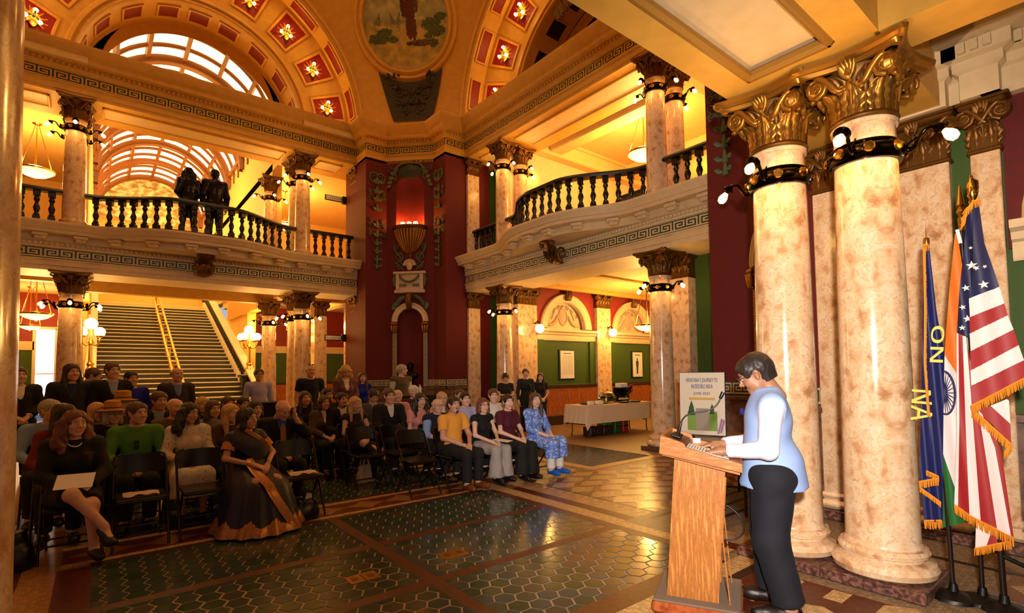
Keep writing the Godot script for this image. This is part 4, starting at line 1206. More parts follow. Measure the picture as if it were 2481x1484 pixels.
func rotunda_upper() -> void:
	M("coffer_red", Color(0.5, 0.03, 0.015), 0.55); M("coffer_frame", Color(0.8, 0.58, 0.2), 0.5); M("coffer_scroll", Color(0.78, 0.55, 0.3), 0.5); M("gilt_pale", Color(0.85, 0.66, 0.3), 0.4, 0.3)
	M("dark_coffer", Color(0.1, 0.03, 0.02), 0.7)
	var place := {"A": "arch over the stairs", "B": "arch on the right"}
	for k in ["A", "B"]:
		var F := front(k)
		var o := struct("wall_arch", null, null)
		var m := MB.new()
		arch_band(m, F, [[4.75, -0.1], [4.6, -0.1], [4.58, -0.14], [4.52, -0.14], [4.5, -0.08], [4.36, -0.06], [4.34, -0.1], [4.28, -0.1], [4.24, -0.02], [4.14, 0.0], [4.1, 0.5], [4.1, 0.54], [4.04, 0.56], [2.92, 0.86], [2.88, 0.8], [2.8, 0.8], [2.78, 0.86], [2.7, 0.84], [2.66, 0.9], [2.66, 1.9], [2.6, 1.94], [2.3, 1.94]])
		obj("arch_ring", m, mt["ochre_paint"], o)
		var n := 9
		var places := ["first", "second", "third", "fourth", "top", "sixth", "seventh", "eighth", "last"]
		for i in n:
			var a := deg_to_rad(13.0 + i * 19.25)
			if k == "B" and i < 4: continue
			arch_panel(o, F, [4.0, 0.57], [3.1, 0.81], a, deg_to_rad(6.2), 0.06, "coffer_red")
			arch_panel(o, F, [4.13, 0.08], [4.105, 0.44], a, deg_to_rad(6.3), 0.04, "coffer_red", 2)
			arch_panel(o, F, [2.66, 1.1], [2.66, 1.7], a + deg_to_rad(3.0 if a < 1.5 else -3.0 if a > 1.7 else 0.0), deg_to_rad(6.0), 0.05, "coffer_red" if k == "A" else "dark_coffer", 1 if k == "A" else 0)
			coffer_lamp(F, a, "%s from the right of the %s" % [places[i], place[k]])
	# spandrels and pendentives
	M("medallion_paint", Color(1, 1, 1), 0.6).albedo_texture = medallion_image()
	textured(M("vine_panel", Color(1, 1, 1), 0.6), noise(0.05, 31, [0.0, Color(0.05, 0.06, 0.03), 0.5, Color(0.12, 0.13, 0.06), 0.62, Color(0.28, 0.2, 0.08), 1.0, Color(0.16, 0.16, 0.09)], 512, 30.0), Vector3(0.6, 0.6, 0.6))
	var O := Vector3(UA, YS, UB)
	var Rs := 7.8
	for s in [[1.0, -1.0], [1.0, 1.0], [-1.0, -1.0], [-1.0, 1.0]]:
		var o := struct("wall_pendentive", null, null)
		var m := MB.new()
		var R := []
		for i in 25:
			var y := lerpf(0.0, 4.4, i / 24.0)
			var rh := sqrt(Rs * Rs - y * y)
			var lo := acos(minf(1.0, 6.5 / rh))
			var r := PackedVector3Array()
			for j in 25:
				var th := lerpf(lo, PI / 2 - lo, j / 24.0)
				r.append(O + Vector3(s[0] * sin(th) * rh, y, s[1] * cos(th) * rh))
			R.append(r)
		m.rings(R)
		obj("pendentive", m, mt["ochre_paint"], o)
		if s[0] < 0 or s[1] > 0: continue
		var c := Vector3(s[0] * 0.7071 * 7.17, 3.08, s[1] * 0.7071 * 7.17).normalized()
		var e1 := Vector3(0.7071, 0, 0.7071); var e2 := e1.cross(c).normalized()
		if e2.y < 0: e2 = -e2
		var cap_at := func(ang: float, t: float, rr: float) -> Vector3: return O + (c * cos(ang) + (e1 * cos(t) + e2 * sin(t)) * sin(ang)) * rr
		var amax := 1.34 / Rs
		var pm := MB.new()
		for i in 10:
			for j in 48:
				var a0 := amax * i / 10.0; var a1 := amax * (i + 1) / 10.0
				var t0 := TAU * j / 48; var t1 := TAU * (j + 1) / 48
				var b := pm.v.size()
				for q in [[a0, t0], [a1, t0], [a1, t1], [a0, t1]]:
					pm.v.append(cap_at.call(q[0], q[1], Rs - 0.03)); pm.c.append(Color.WHITE)
					pm.t.append(Vector2(0.5 + 0.5 * q[0] / amax * cos(q[1]), 0.5 - 0.5 * q[0] / amax * sin(q[1])))
				pm.f.append_array(PackedInt32Array([b, b + 1, b + 2, b, b + 2, b + 3]))
		var md := obj("medallion_painting", pm, mt["medallion_paint"], o)
		var fr := MB.new()
		var rr := []
		for j in 65:
			var t := TAU * j / 64
			var r := PackedVector3Array()
			for q in [[1.33, 0.02], [1.35, 0.1], [1.4, 0.12], [1.44, 0.05], [1.5, 0.05], [1.53, 0.09], [1.58, 0.08], [1.6, 0.0]]: r.append(cap_at.call(q[0] / Rs, t, Rs - q[1]))
			rr.append(r)
		fr.rings(rr)
		obj("medallion_frame", fr, mt["ochre_paint"], o)
		# dark carved panel below the painting
		var vp := MB.new(); var vr := []; var vf := MB.new()
		var at := func(w: float, y: float, rad: float) -> Vector3:
			var rh := sqrt(rad * rad - y * y)
			var th := w / rh
			return O + Vector3(0.7071 * (cos(th) + sin(th)), 0, -0.7071 * (cos(th) - sin(th))) * rh + Vector3(0, y, 0)
		for i in 15:
			var r := PackedVector3Array()
			for j in 21:
				var f := i / 14.0; var x := (j - 10) / 10.0
				var w := x * lerpf(0.62, 1.02, f)
				var topy := 3.0 - sqrt(maxf(0.0, 1.64 * 1.64 - w * w)) * 0.92
				r.append(at.call(w, lerpf(0.32, minf(topy, 2.1), f), Rs - 0.04))
			vr.append(r)
		vp.rings(vr)
		var vo := obj("vine_panel", vp, mt["vine_panel"], o)
		var vn := MB.new()
		for q in [[-0.25, 0.7, 1.0], [0.25, 0.7, -1.0], [-0.4, 1.15, -1.0], [0.4, 1.15, 1.0], [-0.62, 1.5, 1.0], [0.62, 1.5, -1.0], [0.0, 1.0, 1.0]]:
			var sp := MB.new(); spiral(sp, Vector3.ZERO, 0.19, q[2], 1.6, 0.022)
			for k in 4: leaf(sp, Vector3(0.1 * (k - 1.5), 0.14, 0.02), Vector3(q[2] * (k - 1.5), 0.8, 0.2).normalized(), 0.15)
			var ctr: Vector3 = at.call(q[0], q[1], Rs - 0.05)
			var zz := (O - ctr).normalized(); var xx := Vector3.UP.cross(zz).normalized()
			vn.add(sp, Transform3D(Basis(xx, zz.cross(xx), zz), ctr))
		obj("vine_relief", vn, mt["vine_relief"] if mt.has("vine_relief") else M("vine_relief", Color(0.2, 0.17, 0.08), 0.6), vo)
	# dome ring and dome above the frame
	var dm := MB.new()
	dm.lathe(P([6.6, 13.35, 6.5, 13.4, 6.45, 13.6, 6.3, 13.7, 6.3, 15.0, 5.8, 16.2, 4.6, 17.1, 3.6, 17.4]), 64, Vector3(UA, 0, UB))
	struct("ceiling_dome", dm, mt["ochre_paint"])
	var dg := MB.new()
	dg.lathe(P([3.6, 17.4, 0.01, 17.45]), 48, Vector3(UA, 0, UB))
	struct("unseen_window_1", dg, glow("unseen_dome_glass", Color(1.0, 0.85, 0.6), 1.5))  # glowing eye of the unseen dome, goes with the light below it
	var wl := MB.new()   # unseen outer shell, closes the crossing so no light leaks in
	wl.box(Vector3(UA, 17.7, UB), Vector3(18, 0.3, 18)); wl.box(Vector3(UA, 15.5, UB - 8.4), Vector3(17, 4.4, 0.3)); wl.box(Vector3(UA + 8.4, 15.5, UB), Vector3(0.3, 4.4, 17)); wl.box(Vector3(UA - 7.0, 13.4, UB), Vector3(0.3, 9.0, 17)); wl.box(Vector3(UA, 13.4, UB + 7.0), Vector3(17, 9.0, 0.3))
	struct("wall_unseen_drum", wl, mt["ochre_paint"])

func medallion_image() -> ImageTexture:   # a plain landscape with a standing figure
	var n := 256
	var im := Image.create(n, n, false, Image.FORMAT_RGB8)
	var nz := FastNoiseLite.new(); nz.frequency = 0.03; nz.seed = 5; nz.fractal_octaves = 4
	for y in n:
		for x in n:
			var v := nz.get_noise_2d(x, y)
			var g := Color(0.62, 0.6, 0.46) if y < 120 else Color(0.64, 0.55, 0.3)
			g = g.lerp(Color(0.45, 0.5, 0.4), clampf(1.0 - absf(y - 118 + v * 30) / 22.0, 0, 1) * 0.6)
			im.set_pixel(x, y, g * (1.0 + v * 0.25))
	var blob := func(cx: float, cy: float, rx: float, ry: float, c: Color):
		for y in range(maxi(0, int(cy - ry)), mini(n, int(cy + ry) + 1)):
			for x in range(maxi(0, int(cx - rx)), mini(n, int(cx + rx) + 1)):
				var d := Vector2((x - cx) / rx, (y - cy) / ry).length() + nz.get_noise_2d(x * 3, y * 3) * 0.35
				if d < 1.0: im.set_pixel(x, y, c * (0.85 + 0.4 * nz.get_noise_2d(x * 4, y * 4)))
	for q in [[60, 150, 22, 12], [40, 165, 30, 14], [82, 168, 16, 9], [200, 135, 30, 16], [215, 155, 26, 16], [190, 165, 14, 8], [205, 185, 14, 12], [230, 120, 18, 10]]:
		blob.call(q[0], q[1], q[2], q[3], Color(0.3, 0.36, 0.2))
	blob.call(170, 182, 40, 9, Color(0.36, 0.27, 0.12))
	for q in [[140, 60, 16, 20, Color(0.35, 0.2, 0.12)], [138, 95, 17, 34, Color(0.36, 0.1, 0.07)], [134, 140, 10, 32, Color(0.35, 0.12, 0.08)], [146, 142, 9, 34, Color(0.38, 0.14, 0.08)], [160, 80, 6, 26, Color(0.4, 0.24, 0.14)], [120, 85, 7, 30, Color(0.3, 0.1, 0.07)], [130, 182, 10, 5, Color(0.25, 0.15, 0.08)], [150, 184, 9, 5, Color(0.25, 0.15, 0.08)], [139, 32, 9, 11, Color(0.4, 0.25, 0.16)]]:
		blob.call(q[0], q[1], q[2], q[3], q[4])
	for k in 3:
		for i in 30: blob.call(50.0 + k * 30 + i * 0.35 * (1 if k % 2 else -1), 100.0 + i, 1.0 + i * 0.3, 1.5, Color(0.5, 0.47, 0.36))
	return ImageTexture.create_from_image(im)

func pendant(at: Vector3, drop: float, r: float, label: String, e: float) -> void:   # at: ceiling point
	var t := thing("pendant_lamp", label, "lamp", at)
	var m := MB.new()
	m.lathe(P([0.0, -0.05, 0.05, -0.045, 0.11, -0.01, 0.11, 0.0]), 16); obj("canopy", m, mt["brass"], t)
	m = MB.new()
	m.tube([Vector3(0, -0.04, 0), Vector3(0, -drop + 0.02, 0)], 0.012, 6)
	for k in 3:
		var d := Vector3.RIGHT.rotated(Vector3.UP, TAU * (k + 0.25) / 3)
		m.tube([Vector3(0, -0.04, 0) + d * 0.04, d * r * 0.96 + Vector3(0, -drop + 0.04, 0)], 0.009, 5)
	obj("chains", m, mt["brass"], t)
	m = MB.new(); m.lathe(P([r * 0.97, 0.03, r * 1.02, 0.02, r, -0.03]), 28, Vector3(0, -drop, 0)); m.lathe(P([0, -r * 0.55, 0.03, -r * 0.53, 0.02, -r * 0.47]), 10, Vector3(0, -drop, 0)); obj("rim", m, mt["brass"], t)
	m = MB.new(); m.lathe(P([0, -r * 0.48, r * 0.3, -r * 0.44, r * 0.62, -r * 0.33, r * 0.86, -r * 0.17, r * 0.98, 0.0]), 28, Vector3(0, -drop, 0)); obj("bowl", m, mt["bowl"], t)
	omni("pendant_light", at + Vector3(0, -drop + 0.16, 0), WARM, e * LAMP, 0.18)
	omni("pendant_light", at + Vector3(0, -drop - r * 0.6, 0), WARM, e * 0.4 * LAMP, 0.2)

func wall(called: String, a: Vector3, b: Vector3, th: float, mat: String) -> void:   # axis box between opposite corners on the floor line and top
	var m := MB.new()
	m.box((a + b) / 2, Vector3(maxf(th, absf(b.x - a.x)), absf(b.y - a.y), maxf(th, absf(b.z - a.z))))
	struct(called, m, mt[mat])

# ---- stair hall ----
func stair_hall() -> void:
	M("hall_yellow", Color(0.86, 0.7, 0.38), 0.6)
	# floors and ceilings
	var m := MB.new()
	m.box(Vector3(2.0, 4.78, -16.75), Vector3(20, 0.36, 2.9)); m.box(Vector3(-4.3, 4.78, -22.5), Vector3(8.0, 0.36, 8.8)); m.box(Vector3(8.4, 4.78, -22.5), Vector3(7.8, 0.36, 8.8)); m.box(Vector3(2.08, 4.78, -31.8), Vector3(4.9, 0.36, 4.0))
	struct("floor_upper", m, mt["ceiling_paint"])
	m = MB.new()
	m.box(Vector3(2.08, 4.25, -18.2), Vector3(4.9, 0.7, 0.3))
	for i in 48: m.box(Vector3(-0.3 + i * 0.1, 4.4, -18.02), Vector3(0.06, 0.07, 0.06))
	m.box(Vector3(2.08, 4.5, -18.0), Vector3(4.9, 0.12, 0.14), 0.03)
	for x in [-0.35, 4.5]: m.box(Vector3(x, 4.25, -21.5), Vector3(0.3, 0.7, 6.6)); m.box(Vector3(x, 4.3, -16.5), Vector3(0.34, 0.62, 1.9))
	for x in [-3.2, 7.2]: m.box(Vector3(x, 4.4, -19.5), Vector3(0.3, 0.5, 8.5))
	m.box(Vector3(-4.2, 4.35, -18.2), Vector3(7.6, 0.5, 0.3)); m.box(Vector3(8.3, 4.35, -18.2), Vector3(7.4, 0.5, 0.3))
	struct("ceiling_beams", m, mt["ochre_paint"])
	m = MB.new()
	m.box(Vector3(-4.4, 8.85, -20), Vector3(8.2, 0.2, 10)); m.box(Vector3(8.5, 8.85, -20), Vector3(8.0, 0.2, 10)); m.box(Vector3(2.08, 8.5, -16.2), Vector3(5, 0.2, 1.2))
	struct("ceiling_upper", m, mt["ceiling_paint"])
	# side and end walls
	wall("wall_left_end", Vector3(-8.2, 0, -26.5), Vector3(-8.2, 9, -15), 0.3, "hall_yellow")
	wall("wall_right_end", Vector3(12.2, 0, -26.5), Vector3(12.2, 9, -13.6), 0.3, "hall_yellow")
	wall("wall_left_front", Vector3(-8.2, 0, -15.5), Vector3(-3.0, 9, -15.5), 0.3, "hall_yellow")
	wall("wall_right_front", Vector3(6.9, 0, -15.4), Vector3(12.2, 9, -15.4), 0.3, "hall_yellow")
	for sd in [[-8.2, -0.35], [4.5, 12.2]]:
		wall("wall_back_upper", Vector3(sd[0], 5, -25.2), Vector3(sd[1], 9, -25.2), 0.3, "hall_yellow")
	back_wall(-8.2, -0.35, [[-1.75, -1.15, 0.25, 3.35]]); back_wall(4.5, 12.2, [[7.0, 7.7, 0.0, 2.6]])
	var w := MB.new()
	for x in [-0.42, 4.58]:
		w.box(Vector3(x, 7.5, -25.9), Vector3(0.3, 5.2, 15.6)); w.box(Vector3(x, 2.3, -23.5), Vector3(0.3, 4.6, 4.0))
	w.box(Vector3(2.08, 7.5, -33.7), Vector3(5.3, 5.2, 0.3)); w.box(Vector3(2.08, 2.4, -30.5), Vector3(5.3, 4.8, 0.3))
	struct("wall_stairwell", w, mt["hall_yellow"])
	# entablature of the stairwell on both long sides
	var en := MB.new()
	var pr := prof([[0, 8.35], [0, 8.6], [0.05, 8.62], [0.05, 8.8], [0.1, 8.85], [0.1, 9.15], [0.2, 9.2], [0.24, 9.35], [0.4, 9.45], [0.46, 9.6], [0.46, 9.7], [0.1, 9.9], [0.0, 9.9]])
	en.sweep([Vector2(-0.27, -33.6), Vector2(-0.27, -17.4)], pr); en.sweep([Vector2(4.43, -17.4), Vector2(4.43, -33.6)], pr); en.sweep([Vector2(4.5, -33.5), Vector2(-0.3, -33.5)], [Vector2(0.02, 8.35), Vector2(0.02, 9.2), Vector2(0.3, 9.5), Vector2(0.34, 9.7), Vector2(0, 9.9)])
	struct("trim_4", en, mt["hall_yellow"])
	# barrel vault: ribs and glass
	vault()
	# stairs
	var st := struct("staircase", null, null)
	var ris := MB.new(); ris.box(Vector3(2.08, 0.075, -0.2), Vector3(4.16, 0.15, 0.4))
	var nos := MB.new(); nos.box(Vector3(2.08, 0.152, -0.185), Vector3(4.16, 0.035, 0.43), 0.008)  # white of the treads includes the light their nosings catch
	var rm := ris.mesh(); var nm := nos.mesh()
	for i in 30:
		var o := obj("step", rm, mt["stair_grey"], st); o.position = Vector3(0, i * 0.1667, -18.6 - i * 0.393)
		o = obj("tread", nm, mt["stair_white"], o)
	var side := MB.new()
	for x in [-0.14, 4.3]:
		var a := Vector3(x, 0.0, -18.5)
		var sl := Vector3(0, 0.4242, -1).normalized()
		var L := 12.9
		var B := Basis(Vector3.RIGHT, sl.cross(Vector3.RIGHT) * -1.0, -sl)
		side.box(a + sl * L / 2 + Vector3(0, 0.95, 0), Vector3(0.28, 0.12, L), 0.02, Basis(Vector3.RIGHT, Vector3(0, sl.z * -1, sl.y), -sl))
		side.box(a + sl * L / 2 + Vector3(0, 0.12, 0), Vector3(0.24, 0.3, L), 0.0, Basis(Vector3.RIGHT, Vector3(0, sl.z * -1, sl.y), -sl))
	obj("coping", side, mt["stair_white"], st)
	for x in [-0.14, 4.3]:
		for i in 44:
			var b := obj("baluster", baluster_mesh, mt["rail_iron"], st)
			b.position = Vector3(x, 0.14 + i * 0.1235, -18.7 - i * 0.291)
	var rails := thing("stair_handrail", "double brass handrail running up the middle of the grand stairs", "handrail")
	for x in [1.98, 2.2]:
		for sg in [[0.2, 3.0], [3.1, 6.4], [6.5, 10.6]]:
			var r := MB.new()
			r.tube([Vector3(x, 0.9 + sg[0] * 0.4242, -18.6 - sg[0]), Vector3(x, 0.9 + sg[1] * 0.4242, -18.6 - sg[1])], 0.045, 8)
			obj("rail", r, mt["rail_gold"] if mt.has("rail_gold") else M("rail_gold", Color(0.85, 0.68, 0.3), 0.35, 0.4), rails)
	for i in 9:
		var z := 0.3 + i * 1.25
		var p := MB.new()
		p.tube([Vector3(2.09, 0.15 + z * 0.4242, -18.6 - z), Vector3(2.09, 0.85 + z * 0.4242, -18.6 - z)], 0.035, 8)
		p.tube([Vector3(1.98, 0.88 + z * 0.4242, -18.6 - z), Vector3(2.2, 0.88 + z * 0.4242, -18.6 - z)], 0.025, 6)
		obj("post", p, mt["brass"], rails)
	lamp_post(Vector3(-0.15, 0, -20.2), "five globe brass lamp standard at the left foot of the stairs")
	lamp_post(Vector3(4.27, 0, -20.4), "five globe brass lamp standard at the right foot of the stairs")
	# inner columns of the hall
	column(Vector3(4.35, 0, -18.0), H1, 0.225, "golden lit marble column just behind the right end of the stair front, ground floor")
	ring_lamp(Vector3(4.35, 3.16, -18.0), 0.2, [Vector3(0, 0, 1), Vector3(1, 0, 0), Vector3(-1, 0, 0)], "bronze ring of bulbs on the golden lit column beside the stairs", 0.5)
	column(Vector3(4.35, FL2, -18.0), H2 - FL2, 0.2, "marble column in the upper stair hall left of the right hand column pair", false, false)
	ring_lamp(Vector3(4.35, 7.28, -18.0), 0.175, [Vector3(0, 0, 1), Vector3(1, 0, 0), Vector3(-1, 0, 0)], "bronze ring of bulbs on the upper stair hall column", 0.5)
	column(Vector3(4.75, 0, -22.6), H1, 0.225, "marble column behind the right five globe lamp")
	pilaster(Vector3(7.0, 0, -17.6), 0.0, 0.5, H1, "marble pilaster in the back of the stair hall near the direction sign", 0.4)
	pilaster(Vector3(5.75, 0, -17.4), 0.0, 0.4, H1, "marble pilaster right of the stairs behind the navy shirt", 0.4)
	pendant(Vector3(-1.45, 8.75, -19.5), 1.35, 0.42, "glass bowl pendant at the far left of the balcony floor", 16.0)
	pendant(Vector3(5.6, 8.75, -21.0), 1.35, 0.42, "glass bowl pendant in the upper hall right of the stairs", 26.0)
	pendant(Vector3(-1.3, 4.6, -18.9), 1.3, 0.36, "glass bowl pendant low at the far left of the ground floor", 9.0)
	pendant(Vector3(-1.75, 4.6, -23.4), 1.3, 0.3, "small glass bowl pendant in front of the tall left window", 7.0)
	pendant(Vector3(5.9, 4.6, -20.5), 1.3, 0.34, "glass bowl pendant in the ground floor hall right of the stairs", 16.0)
	omni("unseen_stairwell_light", Vector3(2.08, 8.4, -23.0), WARM, 26.0 * LAMP, 0.5)  # unseen lamps with no fixture, placed for the yellow glow of the stairwell
	omni("unseen_stairwell_light", Vector3(2.08, 8.6, -29.5), WARM, 30.0 * LAMP, 0.5)
	# direction signs on arms
	for q in [[6.1, 2.72, -16.2, "ELEVATOR", "lower"], [6.1, 7.18, -16.2, "ELEVATOR", "upper"]]:
		var t := thing("direction_sign", "small white sign on a dark arm beside the corner pier, the %s one" % q[4], "sign", Vector3(q[0], q[1], q[2]))
		m = MB.new(); m.box(Vector3(-0.3, 0, 0), Vector3(0.56, 0.17, 0.04), 0.006); obj("frame", m, mt["black_metal"], t)
		m = MB.new(); m.box(Vector3(-0.3, 0, 0.021), Vector3(0.5, 0.12, 0.006)); obj("face", m, mt["paper"], t)
		m = MB.new(); m.box(Vector3(0.05, 0, 0), Vector3(0.16, 0.24, 0.12), 0.01); obj("arm", m, mt["black_metal"], t)
		text("lettering", q[3], 0.075, M("ink_grey", Color(0.2, 0.22, 0.25), 0.7), t, Transform3D(Basis.IDENTITY, Vector3(-0.3, 0, 0.026)))

func text(called: String, s: String, h: float, m: Material, parent: Node3D, X: Transform3D, width := 0.0) -> void:
	var tm := TextMesh.new(); tm.text = s; tm.font_size = 32; tm.pixel_size = h / 32.0 * 1.38; tm.depth = 0.002; tm.curve_step = 2.0
	var o := obj(called, tm, m, parent)
	o.transform = X
	if width > 0.0:
		var w := tm.get_aabb().size.x
		if w > 0.0: o.scale = Vector3(width / w, 1, 1)

func back_wall(x0: float, x1: float, holes: Array) -> void:
	var o := struct("wall_back", null, null)
	var z := -25.2
	for q in [[0.0, 1.1, "wainscot", 0.08], [1.1, 1.2, "wainscot_dark", 0.12], [1.2, 2.55, "green_paint", 0.0], [2.55, 2.86, "cream_paint", 0.1], [2.86, 4.6, "wall_red", 0.0]]:
		if q[2] == "wall_red": M("wall_red", Color(0.5, 0.09, 0.04), 0.6)
		var m := MB.new()
		var xs := [x0]
		for h in holes:
			if q[0] < h[3] and q[1] > h[2]: xs.append(h[0]); xs.append(h[1])
		xs.append(x1)
		for k in range(0, xs.size(), 2): m.box(Vector3((xs[k] + xs[k + 1]) / 2, (q[0] + q[1]) / 2, z), Vector3(xs[k + 1] - xs[k], q[1] - q[0], 0.3 + q[3]))
		for h in holes:
			if q[0] < h[3] and q[1] > h[3]: m.box(Vector3((h[0] + h[1]) / 2, (h[3] + q[1]) / 2, z), Vector3(h[1] - h[0], q[1] - h[3], 0.3))
		obj("wall_band", m, mt[q[2]], o)
	for h in holes:
		var w := struct("window_2" if h[2] > 0.1 else "door_1", null, null)
		var f := MB.new()
		f.box(Vector3(h[0], (h[2] + h[3]) / 2, z + 0.12), Vector3(0.1, h[3] - h[2], 0.16), 0.01); f.box(Vector3(h[1], (h[2] + h[3]) / 2, z + 0.12), Vector3(0.1, h[3] - h[2], 0.16), 0.01); f.box(Vector3((h[0] + h[1]) / 2, h[3], z + 0.12), Vector3(h[1] - h[0] + 0.1, 0.1, 0.16), 0.01)
		f.box(Vector3((h[0] + h[1]) / 2, (h[2] + h[3]) / 2 - 0.1, z), Vector3(h[1] - h[0], 0.05, 0.05))
		obj("frame", f, mt["stair_white"], w)
		f = MB.new(); f.box(Vector3((h[0] + h[1]) / 2, (h[2] + h[3]) / 2, z - 0.08), Vector3(h[1] - h[0], h[3] - h[2], 0.02))
		obj("pane", f, mt["window_glass"], w)
		area("window_daylight", Vector3((h[0] + h[1]) / 2, (h[2] + h[3]) / 2, z + 0.25), Vector3(0, -0.1, 1), Vector2(h[1] - h[0], h[3] - h[2]), Color(1, 0.97, 0.92), 4.0)

func vault() -> void:
	var o := struct("ceiling_vault", null, null)
	var c := Vector3(UA, 9.75, 0); var R := 2.4
	M("rib_wood", Color(0.5, 0.27, 0.08), 0.5)
	var rib := func(z: float, w: float, d: float) -> MB:
		var m := MB.new(); var rr := []
		for k in 41:
			var a := PI * k / 40
			var r := PackedVector3Array()
			for q in [[R + 0.02, -w], [R - d, -w], [R - d, w], [R + 0.02, w]]: r.append(c + Vector3(cos(a) * q[0], sin(a) * q[0], z + q[1]))
			rr.append(r)
		m.rings(rr)
		return m
	var z := -17.4
	var k := 0
	while z > -33.4:
		obj("rib", rib.call(z, 0.16 if k % 3 == 0 else 0.05, 0.2 if k % 3 == 0 else 0.1), mt["rib_wood"], o)
		z -= 0.86; k += 1
	for i in 7:
		var a := PI * (i + 0.5) / 7.0
		var m := MB.new()
		var d := Vector3(cos(a), sin(a), 0)
		m.box(c + d * (R - 0.06) + Vector3(0, 0, -25.5), Vector3(0.13, 0.12, 16.2), 0.0, Basis(d, Vector3(-d.y, d.x, 0), Vector3.BACK))
		obj("purlin", m, mt["rib_wood"], o)
	z = -17.4
	while z > -33.4:
		for i in 8:
			var a0 := PI * clampf((i - 0.5) / 7.0, 0, 1); var a1 := PI * clampf((i + 0.5) / 7.0, 0, 1)
			var m := MB.new(); var rr := []
			for j in 5:
				var a := lerpf(a0, a1, j / 4.0)
				rr.append(PackedVector3Array([c + Vector3(cos(a) * R, sin(a) * R, z), c + Vector3(cos(a) * R, sin(a) * R, z - 0.86)]))
			m.rings(rr)
			obj("glass_pane", m, mt["skylight_glass"] if i > 0 and i < 7 else mt["side_glass"] if mt.has("side_glass") else glow("side_glass", Color(1.0, 0.75, 0.2), 1.0), o)
		z -= 0.86
	# painted lunette at the far end, arch wall at the near end
	var m := MB.new()
	var rr := [PackedVector3Array(), PackedVector3Array()]
	for j in 33:
		var a := PI * j / 32
		rr[0].append(c + Vector3(cos(a) * R, 0, -33.4)); rr[1].append(c + Vector3(cos(a) * R, sin(a) * R, -33.4))
	m.rings(rr)
	textured(M("mural", Color(1, 1, 1), 0.7), noise(0.03, 41, [0.0, Color(0.5, 0.36, 0.2), 0.45, Color(0.75, 0.6, 0.36), 0.6, Color(0.85, 0.78, 0.6), 1.0, Color(0.9, 0.86, 0.74)], 256, 20.0), Vector3(0.3, 0.5, 0.3))
	obj("lunette_mural", m, mt["mural"], o)
	m = MB.new()   # outer shell over the glass
	rr = []
	for j in 25:
		var a := PI * j / 24
		rr.append(PackedVector3Array([c + Vector3(cos(a) * 3.0, sin(a) * 2.9 - 0.1, -17.0), c + Vector3(cos(a) * 3.0, sin(a) * 2.9 - 0.1, -34.0)]))
	m.rings(rr)
	obj("vault_shell", m, mt["hall_yellow"], o)

func lamp_post(at: Vector3, label: String) -> void:
	var pd := MB.new()
	pd.box(at + Vector3(0, 0.75, 0), Vector3(0.5, 1.5, 0.5), 0.02); pd.box(at + Vector3(0, 1.54, 0), Vector3(0.62, 0.1, 0.62), 0.02); pd.box(at + Vector3(0, 0.1, 0), Vector3(0.62, 0.2, 0.62), 0.02)
	tag(obj("stair_pedestal", pd, M("dark_marble", Color(0.06, 0.06, 0.05), 0.3)), "dark stone pedestal under the " + label.substr(0, 22) + (" left of the stairs" if at.x < 2 else " right of the stairs"), "pedestal")
	var t := thing("lamp_standard", label, "lamp", at + Vector3(0, 1.59, 0))
	var m := MB.new()
	m.lathe(P([0.17, 0, 0.17, 0.06, 0.1, 0.1, 0.13, 0.2, 0.07, 0.3, 0.1, 0.38, 0.055, 0.45, 0.045, 0.95, 0.09, 1.0, 0.06, 1.08, 0.03, 1.15, 0.03, 1.42]), 16)
	obj("post", m, mt["brass"], t)
	m = MB.new()
	for k in 4:
		var d := Vector3.RIGHT.rotated(Vector3.UP, PI / 4 + k * PI / 2)
		m.tube(bezier(Vector3(0, 1.05, 0), d * 0.15 + Vector3(0, 0.85, 0), d * 0.34 + Vector3(0, 0.95, 0), d * 0.3 + Vector3(0, 1.2, 0)), 0.022, 7)
		m.lathe(P([0.02, 1.17, 0.08, 1.2, 0.09, 1.23, 0.05, 1.22]), 12, d * 0.3)
	obj("arms", m, mt["brass"], t)
	for k in 5:
		var d := Vector3.RIGHT.rotated(Vector3.UP, PI / 4 + k * PI / 2) * 0.3 + Vector3(0, 1.35, 0)
		if k == 4: d = Vector3(0, 1.6, 0)
		var g := MB.new(); var pr := []
		var r := 0.17 if k == 4 else 0.14
		for i in 13: pr.append(Vector2(sin(PI * i / 12) * r, -cos(PI * i / 12) * r))
		g.lathe(pr, 20, d)
		obj("globe", g, mt["globe"], t)
	omni("standard_light", at + Vector3(0, 3.35, 0), WARM, 1.8, 0.3)
	omni("standard_light", at + Vector3(0, 2.85, 0.5), WARM, 1.2, 0.2)

